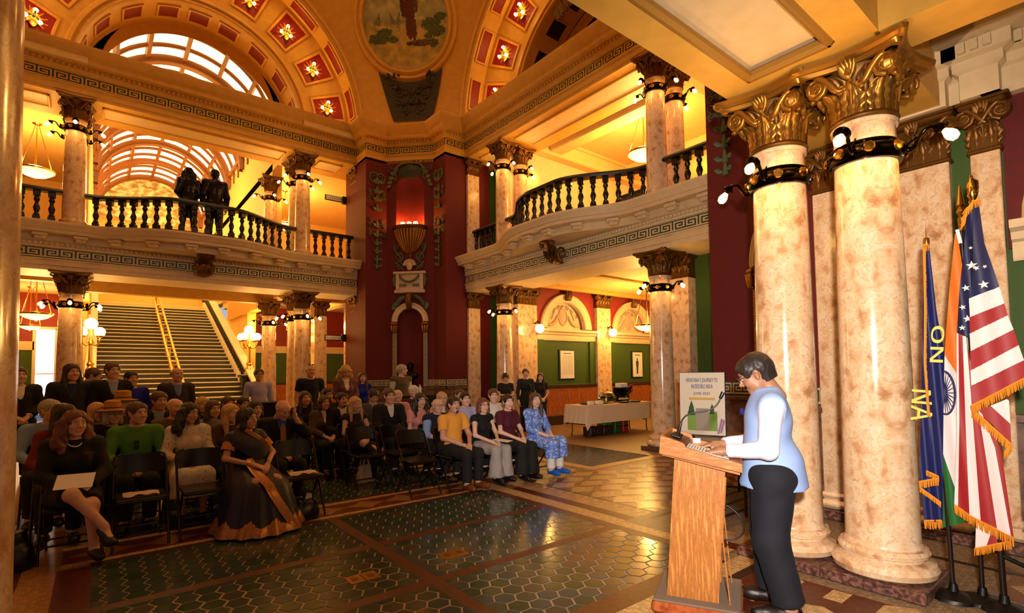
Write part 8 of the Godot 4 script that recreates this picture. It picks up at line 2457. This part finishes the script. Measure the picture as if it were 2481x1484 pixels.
func flags() -> void:
	var X := Transform3D(Basis(V(0.166, 0, 0.986), Vector3.UP, V(-0.986, 0, 0.166)), V(4.62, 0, -0.78))
	var red := dye(Color(0.56, 0.03, 0.04), 0.6); var wht := dye(Color(0.84, 0.78, 0.76), 0.6); var blue := dye(Color(0.045, 0.05, 0.24), 0.6)
	var names := ["striped flag with white stars on blue and a gold fringe, nearest the right edge", "blue state flag with gold fringe and yellow letters, beside the biggest column", "orange, white and green flag with a blue wheel, in the middle of the three"]
	var us := thing("flag", names[0], "flag"); us.transform = X
	var st := thing("flag", names[1], "flag"); st.transform = X
	var ind := thing("flag", names[2], "flag"); ind.transform = X
	# poles and stands
	for q in [[us, 0.06, 2.72, 0.105, -0.03, 0.017], [ind, -0.01, 2.55, -0.0, -0.1, 0.014], [st, -0.2, 2.46, -0.15, -0.06, 0.014]]:
		var m := MB.new(); m.tube([V(q[3], 0.03, q[4]), V(q[1], q[2], q[4])], q[5], 12); obj("pole", m, M("pole_wood", Color(0.09, 0.035, 0.02), 0.35), q[0])
		m = MB.new(); m.lathe(P([0.0, 0.1, 0.022, 0.1, 0.03, 0.05, 0.08, 0.035, 0.13, 0.02, 0.14, 0.0, 0, 0]), 20, V(q[3], 0, q[4])); obj("stand", m, mt["black_metal"], q[0])
	var leg := MB.new(); leg.tube([V(0.11, 0.35, -0.03), V(0.34, 0.24, -0.08)], 0.014, 8); obj("stand_leg", leg, mt["black_metal"], us)
	# finials
	var fm := MB.new()
	fm.lathe(P([0.0, 2.7, 0.022, 2.7, 0.024, 2.73, 0.016, 2.735, 0.028, 2.76, 0.03, 2.775, 0.012, 2.785]), 16, V(0.06, 0, -0.03))
	fm.add(field([bone(V(0.06, 2.79, -0.03), V(0.062, 2.86, -0.03), 0.022, 0.02, 1.0, 0.02), bone(V(0.062, 2.87, -0.03), V(0.056, 2.9, -0.02), 0.012, 0.009, 1.0, 0.015), bone(V(0.085, 2.86, -0.035), V(0.08, 2.79, -0.04), 0.012, 0.014, 0.6, 0.01), bone(V(0.04, 2.85, -0.035), V(0.045, 2.79, -0.04), 0.01, 0.013, 0.6, 0.01), bone(V(0.056, 2.895, -0.015), V(0.05, 2.89, 0.0), 0.006, 0.003, 1.0, 0.006)], 0.006, [], 0.002, 180.0))
	obj("eagle_finial", fm, mt["brass"], us)
	fm = MB.new(); fm.lathe(P([0.0, 2.885, 0.006, 2.86, 0.022, 2.74, 0.026, 2.73, 0.012, 2.715, 0.03, 2.68, 0.012, 2.65, 0.02, 2.64, 0.018, 2.55, 0.0, 2.55]), 16, V(-0.005, 0, -0.1)); obj("spear_finial", fm, mt["brass"], ind)
	fm = MB.new(); fm.lathe(P([0.0, 2.63, 0.003, 2.54, 0.006, 2.53, 0.018, 2.52, 0.02, 2.49, 0.015, 2.46, 0.0, 2.46]), 14, V(-0.2, 0, -0.06)); obj("spear_finial", fm, mt["brass"], st)
	# stars and stripes
	var cL := [[0.033, 2.697], [0.002, 2.408], [-0.033, 2.127], [-0.058, 1.83]]; var cR := [[0.089, 2.685], [0.105, 2.419], [0.134, 2.275], [0.165, 2.118]]
	obj("canton", ribbon([[0.033, 2.697], [0.002, 2.408], [-0.033, 2.127], [-0.058, 1.83]], [[0.06, 2.69], [0.04, 2.4], [0.024, 2.1], [0.01, 1.79]], 0.0, 0.012, 60.0), blue, us)
	obj("canton", ribbon([[0.06, 2.69], [0.05, 2.45], [0.04, 2.25], [0.019, 2.05]], cR, 0.02, 0.012, 45.0, 1.0), blue, us)
	var bl := [2.053, 1.927, 1.817, 1.697, 1.568, 1.465, 1.33]; var br := [[0.165, 2.118], [0.184, 2.006], [0.197, 1.926], [0.22, 1.832], [0.239, 1.729], [0.259, 1.632], [0.268, 1.526]]
	for k in 6: obj("stripe", ribbon([[0.012 - k * 0.003, bl[k]], [0.012 - k * 0.003, bl[k + 1]]], [br[k], br[k + 1]], 0.035, 0.012, 32.0), wht if k % 2 == 0 else red, us)
	fringe(us, [[-0.008, 1.33], [0.268, 1.526]], 0.035, 0.055, 0.012, 32.0, Vector2(0.1, -1))
	var ct := [[-0.06, 1.83], [-0.052, 1.82], [-0.03, 1.806], [-0.012, 1.8], [0.0, 1.65], [0.004, 1.45], [0.06, 1.3], [0.09, 1.32]]
	var cm := [[-0.085, 1.2], [-0.072, 1.2], [-0.04, 1.19], [0.0, 1.15], [0.045, 1.1], [0.1, 1.06], [0.13, 1.03], [0.14, 1.02]]
	var cb := [[-0.121, 0.651], [-0.102, 0.637], [-0.045, 0.597], [0.01, 0.563], [0.088, 0.524], [0.152, 0.497], [0.165, 0.491], [0.168, 0.49]]
	for k in 6: obj("stripe", ribbon([ct[k], cm[k], cb[k]], [ct[k + 1], cm[k + 1], cb[k + 1]], 0.004, 0.012, 40.0, 0.5, 5), [wht, red, wht, red, wht, red][k], us)
	fringe(us, [[-0.121, 0.651], [-0.045, 0.597], [0.088, 0.524], [0.168, 0.49]], 0.004, 0.06, 0.012, 40.0)
	obj("stripe", ribbon([[0.03, 1.3], [0.179, 1.09]], [[0.09, 1.335], [0.18, 1.22]], 0.014, 0.006, 40.0), red, us)
	obj("stripe", ribbon([[0.09, 1.335], [0.18, 1.22]], [[0.171, 1.38], [0.18, 1.37]], 0.012, 0.006, 40.0), wht, us)
	fringe(us, [[0.0, 1.31], [0.179, 1.09]], 0.014, 0.055, 0.006, 40.0, Vector2(-0.15, -1)); fringe(us, [[0.179, 1.09], [0.14, 1.03]], 0.01, 0.05, 0.006, 40.0)
	obj("stripe", ribbon([[-0.013, 0.56], [-0.025, 0.38]], [[0.06, 0.5], [0.03, 0.4]], -0.012, 0.006, 40.0), wht, us)
	obj("stripe", ribbon([[0.06, 0.5], [0.03, 0.4]], [[0.15, 0.47], [0.1, 0.44]], -0.012, 0.006, 40.0), red, us)
	fringe(us, [[-0.028, 0.375], [0.156, 0.463]], -0.01, 0.05, 0.006, 40.0); fringe(us, [[0.025, 2.66], [0.06, 2.71], [0.1, 2.72]], 0.03, 0.05, 0.0, 40.0); fringe(us, [[0.03, 2.68], [0.01, 2.56]], 0.02, 0.05, 0.0, 40.0, Vector2(-0.5, -0.8))
	for q in [[0.035, 2.28, 0.032, 0.0], [0.058, 2.255, 0.018, 0.4], [-0.0, 2.13, 0.024, 0.2], [0.09, 2.14, 0.03, 0.1], [0.03, 2.02, 0.022, 0.0], [0.075, 2.03, 0.034, 0.3], [0.128, 2.02, 0.02, 0.2], [0.0, 1.92, 0.026, 0.1], [-0.03, 1.86, 0.02, 0.0], [0.035, 2.4, 0.012, 0.0], [0.1, 2.26, 0.014, 0.5], [-0.022, 2.0, 0.02, 0.3]]:
		var sp := PackedVector2Array()
		for k in 10: sp.append(Vector2.from_angle(TAU * k / 10 + PI / 2 + q[3]) * q[2] * (1.0 if k % 2 == 0 else 0.4))
		var m := MB.new(); m.prism(sp, 0.0, 0.002, Transform3D(Basis(V(1, 0, 0), V(0, 0, 1), V(0, -1, 0)) * Basis.from_scale(V(1, 1, -1)), V(q[0], q[1], (0.035 if q[0] > 0.04 else 0.014))))
		obj("star", m, wht, us)
	# state flag
	var navy := dye(Color(0.03, 0.06, 0.3), 0.6)
	obj("cloth", ribbon([[-0.216, 2.445], [-0.244, 1.855], [-0.276, 1.269], [-0.301, 0.83], [-0.286, 0.51]], [[-0.205, 2.443], [-0.219, 2.03], [-0.228, 1.562], [-0.225, 1.1], [-0.22, 0.52]], 0.0, 0.01, 90.0), navy, st)
	obj("cloth", ribbon([[-0.205, 2.443], [-0.219, 2.03], [-0.23, 1.562], [-0.23, 1.1], [-0.23, 0.52]], [[-0.182, 2.439], [-0.16, 1.967], [-0.13, 1.704], [-0.152, 1.274], [-0.186, 0.533]], 0.02, 0.014, 80.0), navy, st)
	fringe(st, [[-0.215, 2.46], [-0.18, 2.46]], 0.03, 0.05, 0.0, 1.0); fringe(st, [[-0.212, 2.44], [-0.222, 2.03], [-0.24, 1.62], [-0.235, 1.25]], 0.034, 0.022, 0.0, 1.0, Vector2(0.5, -0.7))
	fringe(st, [[-0.26, 0.87], [-0.19, 0.838]], 0.03, 0.035, 0.0, 1.0); fringe(st, [[-0.303, 0.79], [-0.19, 0.83]], 0.034, 0.05, 0.0, 1.0); fringe(st, [[-0.3, 0.75], [-0.186, 0.66]], 0.03, 0.035, 0.0, 1.0); fringe(st, [[-0.286, 0.52], [-0.186, 0.54]], 0.02, 0.06, 0.0, 1.0)
	var yl := dye(Color(0.8, 0.72, 0.25), 0.6)
	text("lettering", "NA", 0.12, yl, st, Transform3D(Basis(V(0, 0, 1), -PI / 2 - 0.08), V(-0.262, 1.33, 0.014)))
	text("lettering", "ON", 0.13, yl, st, Transform3D(Basis(V(0, 0, 1), -PI / 2 - 0.08) * Basis.from_scale(V(1, 0.55, 1)), V(-0.163, 1.75, 0.04)))
	# tricolour
	var orr := dye(Color(0.9, 0.4, 0.05), 0.65); var grn := dye(Color(0.03, 0.33, 0.07), 0.65)
	obj("band", ribbon([[-0.042, 2.526], [-0.087, 2.133], [-0.116, 1.848], [-0.132, 1.676]], [[-0.03, 2.524], [0.0, 2.126], [-0.02, 1.843], [-0.05, 1.5]], -0.05, 0.014, 50.0), orr, ind)
	obj("band", ribbon([[-0.132, 1.676], [-0.146, 1.418], [-0.168, 0.988]], [[-0.05, 1.5], [-0.08, 1.135], [-0.1, 0.7]], -0.05, 0.014, 50.0), wht, ind)
	obj("band", ribbon([[-0.168, 0.988], [-0.19, 0.47]], [[-0.1, 0.7], [-0.05, 0.543]], -0.05, 0.014, 50.0), grn, ind)
	var wm := MB.new(); var rim := []
	for k in 33: rim.append(V(-0.142 + cos(TAU * k / 32) * 0.056, 1.415 + sin(TAU * k / 32) * 0.15, -0.028))
	wm.tube(rim, 0.007, 6)
	for k in 24: wm.tube([V(-0.142, 1.415, -0.028), V(-0.142 + cos(TAU * k / 24) * 0.054, 1.415 + sin(TAU * k / 24) * 0.145, -0.028)], [0.004, 0.0015], 4)
	obj("wheel", wm, dye(Color(0.06, 0.05, 0.28), 0.6), ind)
	var tgm := MB.new(); tgm.box(V(-0.022, 2.5, -0.04), V(0.02, 0.1, 0.004), 0.001, Basis(V(0, 0, 1), 0.15)); obj("paper_tag", tgm, mt["paper"], ind)

func folding_legs(t: Node3D, x: float, z: float, h: float) -> void:
	for s in [-1, 1]:
		var m := MB.new()
		m.tube([V(s * x, h, -z), V(s * x, 0.12, -z), V(s * (x + 0.03), 0, -z)], 0.014, 8); m.tube([V(s * x, h, z), V(s * x, 0.12, z), V(s * (x + 0.03), 0, z)], 0.014, 8); m.tube([V(s * x, 0.3, -z), V(s * x, 0.3, z)], 0.012, 6); m.tube([V(s * x, 0.3, 0), V(s * x * 0.5, h - 0.02, 0)], 0.01, 6)
		obj("leg_frame", m, mt["black_metal"], t)

func poster_table() -> void:
	var t := thing("folding_table", "grey topped folding table behind the lectern, against the red corner", "table", V(5.95, 0, -3.35), PI / 4 - 0.25)
	var m := MB.new(); m.box(V(0, 0.73, 0), V(1.5, 0.035, 0.6), 0.012); obj("table_top", m, dye(Color(0.5, 0.45, 0.4), 0.35), t)
	folding_legs(t, 0.6, 0.22, 0.72)
	var p := thing("poster_board", "white event poster standing tilted on the grey table behind the lectern", "poster")
	p.transform = Transform3D(Basis(V(0, 1, 0), -PI * 0.5 + 0.36) * Basis(V(1, 0, 0), -0.05), V(6.03, 1.16, -3.63))
	m = MB.new(); m.box(V(0, 0, 0), V(0.56, 0.8, 0.025), 0.004); obj("board", m, dye(Color(0.05, 0.1, 0.3), 0.4), p)
	m = MB.new(); m.box(V(0, 0, 0.014), V(0.545, 0.785, 0.004)); obj("sheet", m, M("poster_sheet", Color(0.82, 0.78, 0.7), 0.3), p)
	var bl := dye(Color(0.12, 0.2, 0.5), 0.6)
	text("lettering", "MONTANA'S JOURNEY TO", 0.05, bl, p, Transform3D(Basis.IDENTITY, V(0, 0.3, 0.018)), 0.38); text("lettering", "INCREDIBLE INDIA", 0.05, bl, p, Transform3D(Basis.IDENTITY, V(0, 0.22, 0.018)), 0.26); text("lettering", "JUNE 2023", 0.03, M("ink_grey", Color(0.2, 0.22, 0.25), 0.7), p, Transform3D(Basis.IDENTITY, V(0, 0.13, 0.018)), 0.2)
	m = MB.new(); m.box(V(0, -0.22, 0.0165), V(0.36, 0.24, 0.002)); obj("picture", m, dye(Color(0.42, 0.55, 0.15), 0.5), p)
	m = MB.new(); m.box(V(0.0, -0.2, 0.018), V(0.15, 0.28, 0.002)); obj("picture", m, dye(Color(0.55, 0.5, 0.44), 0.5), p)
	m = MB.new(); m.lathe(P([0.0, -0.1, 0.045, -0.1, 0.03, 0.0, 0.0, 0.09]), 8, V(-0.13, -0.05, 0.018), 1, 0.05); m.lathe(P([0.0, -0.08, 0.03, -0.08, 0.02, 0.0, 0.0, 0.05]), 8, V(0.12, -0.05, 0.018), 1, 0.05); obj("tree_print", m, dye(Color(0.12, 0.25, 0.06), 0.6), p)
	m = MB.new(); m.box(V(0, 0.06, 0.0175), V(0.32, 0.03, 0.002)); obj("gold_band", m, dye(Color(0.75, 0.6, 0.2), 0.4), p)
	for k in 5:
		m = MB.new(); m.box(V(0.2 + k * 0.013, -0.28, 0.018), V(0.012, 0.2 - k * 0.01, 0.002), 0.0, Basis(V(0, 0, 1), -0.25)); obj("flag_print", m, dye(Color(0.6, 0.2, 0.22) if k % 2 else Color(0.6, 0.6, 0.75), 0.5), p)

func buffet() -> void:
	var t := thing("buffet_table", "long table under a white cloth in the right hand hall", "table", V(10.25, 0, -8.75), 0.0)
	folding_legs(t, 1.1, 0.28, 0.72)
	drape(t, 2.5, 0.78, 0.76, 0.42, "tablecloth", mt["linen"], 0.16)
	var m := MB.new()
	var c := thing("chafing_dish", "shiny roll top chafing dish on the white buffet cloth", "dish", V(10.25, 0.765, -8.85))
	m.box(V(0, 0.09, 0), V(0.42, 0.12, 0.3), 0.03); m.lathe(P([0.24, 0.15, 0.25, 0.17, 0.2, 0.25, 0.08, 0.3, 0, 0.3]), 24, Vector3.ZERO, 1, 0.7); obj("pan", m, mt["steel"], c)
	m = MB.new(); m.tube([V(-0.04, 0.3, 0), V(0, 0.36, 0), V(0.04, 0.3, 0)], 0.012, 6)
	for s in [-1, 1]: m.tube([V(s * 0.2, 0.0, 0.12), V(s * 0.19, 0.16, 0.13)], 0.012, 6); m.tube([V(s * 0.2, 0.0, -0.12), V(s * 0.19, 0.16, -0.13)], 0.012, 6)
	obj("legs_and_handle", m, mt["brass"], c)
	for q in [[9.25, 0.11, "left end of the buffet"], [9.55, 0.13, "buffet just right of the black tray's corner"]]:
		m = MB.new(); m.box(V(q[0], 0.815, -8.5), V(q[1] + 0.05, 0.09, q[1]), 0.012); tag(obj("napkin_stack", m, mt["paper"]), "white napkin stack on the " + q[2], "napkins")
	var tr := MB.new(); tr.box(V(9.65, 0.79, -8.75), V(0.7, 0.04, 0.35), 0.015); tr.box(V(9.65, 0.815, -8.75), V(0.64, 0.03, 0.3), 0.012); tag(obj("serving_tray", tr, mt["black_metal"]), "low black serving tray on the buffet left of the chafing dish", "tray")
	var s := thing("display_shelf", "black two tier stand with pastries right of the chafing dish", "shelf", V(10.85, 0.765, -8.85))
	m = MB.new(); m.box(V(0, 0.19, -0.12), V(0.42, 0.38, 0.02)); m.box(V(0, 0.36, 0), V(0.42, 0.02, 0.24)); m.box(V(0, 0.01, 0), V(0.42, 0.02, 0.24)); obj("frame", m, mt["black_metal"], s)
	m = MB.new()
	for k in 7: m.lathe(P([0, 0.05, 0.03, 0.06, 0.035, 0.09, 0, 0.11]), 8, V(-0.16 + k * 0.053, 0.0, 0.05))
	obj("pastries", m, dye(Color(0.85, 0.75, 0.55), 0.8), s)
	m = MB.new(); m.box(V(-0.02, 0.43, 0), V(0.3, 0.12, 0.2), 0.02); obj("box_on_top", m, mt["paper"], s)
	var fl := thing("flower_arrangement", "dark leafy arrangement with orange blooms at the right of the buffet", "flowers", V(11.15, 0.765, -8.95))
	m = MB.new(); m.lathe(P([0, 0, 0.07, 0, 0.09, 0.1, 0.06, 0.18]), 12); obj("vase", m, mt["black_metal"], fl)
	m = MB.new()
	for k in 26: leaf(m, V(0, 0.15, 0), V(rng.randf_range(-0.8, 0.8), rng.randf_range(0.4, 1.2), rng.randf_range(-0.8, 0.8)).normalized(), rng.randf_range(0.2, 0.36), 0.2)
	obj("leaves", m, dye(Color(0.06, 0.1, 0.03), 0.7), fl)
	for k in 6:
		m = MB.new(); m.lathe(P([0, -0.03, 0.045, 0.0, 0.03, 0.03, 0, 0.035]), 10, V(rng.randf_range(-0.05, 0.16), rng.randf_range(0.32, 0.46), rng.randf_range(0, 0.12))); obj("bloom", m, dye(Color(0.75, 0.2, 0.06), 0.7), fl)
	for q in [[10.5, "green salad"], [10.95, "greens and bread"]]:
		m = MB.new(); m.lathe(P([0, 0.0, 0.16, 0.005, 0.2, 0.03, 0.15, 0.03, 0.0, 0.06]), 18, V(q[0], 0.765, -8.5), 1, 0.6); tag(obj("platter", m, dye(Color(0.16, 0.18, 0.05), 0.7)), "low platter of " + q[1] + " at the front edge of the buffet", "platter")
	var packs := [[9.5, 0.0, 0.34, 0.22, Color(0.14, 0.03, 0.03), "dark red case of bottles at the left under the buffet"], [9.98, 0.0, 0.34, 0.22, Color(0.2, 0.05, 0.04), "brown case of bottles below the green one under the buffet"], [9.98, 0.23, 0.32, 0.2, Color(0.25, 0.5, 0.1), "lime green case of bottles stacked under the buffet"], [10.36, 0.0, 0.26, 0.36, Color(0.03, 0.3, 0.06), "dark green soda carton under the buffet"], [10.66, 0.0, 0.22, 0.34, Color(0.62, 0.04, 0.03), "bright red soda carton at the right under the buffet"]]
	for q in packs:
		var b := thing("soda_case", q[5], "carton", V(q[0], q[1], -8.72))
		m = MB.new(); m.box(V(0, q[3] / 2, 0), V(q[2], q[3], 0.26), 0.015); obj("carton", m, dye(q[4], 0.5), b)
		m = MB.new()
		for k in 3: m.lathe(P([0, 0.002, 0.035, 0.002, 0.038, 0.0]), 12)
		var d := MB.new()
		for k in 3: d.add(m, Transform3D(Basis(V(1, 0, 0), V(0, 0, 1), V(0, -1, 0)), V((k - 1) * q[2] * 0.3, q[3] * 0.5, 0.131)))
		obj("round_print", d, mt["paper"], b)
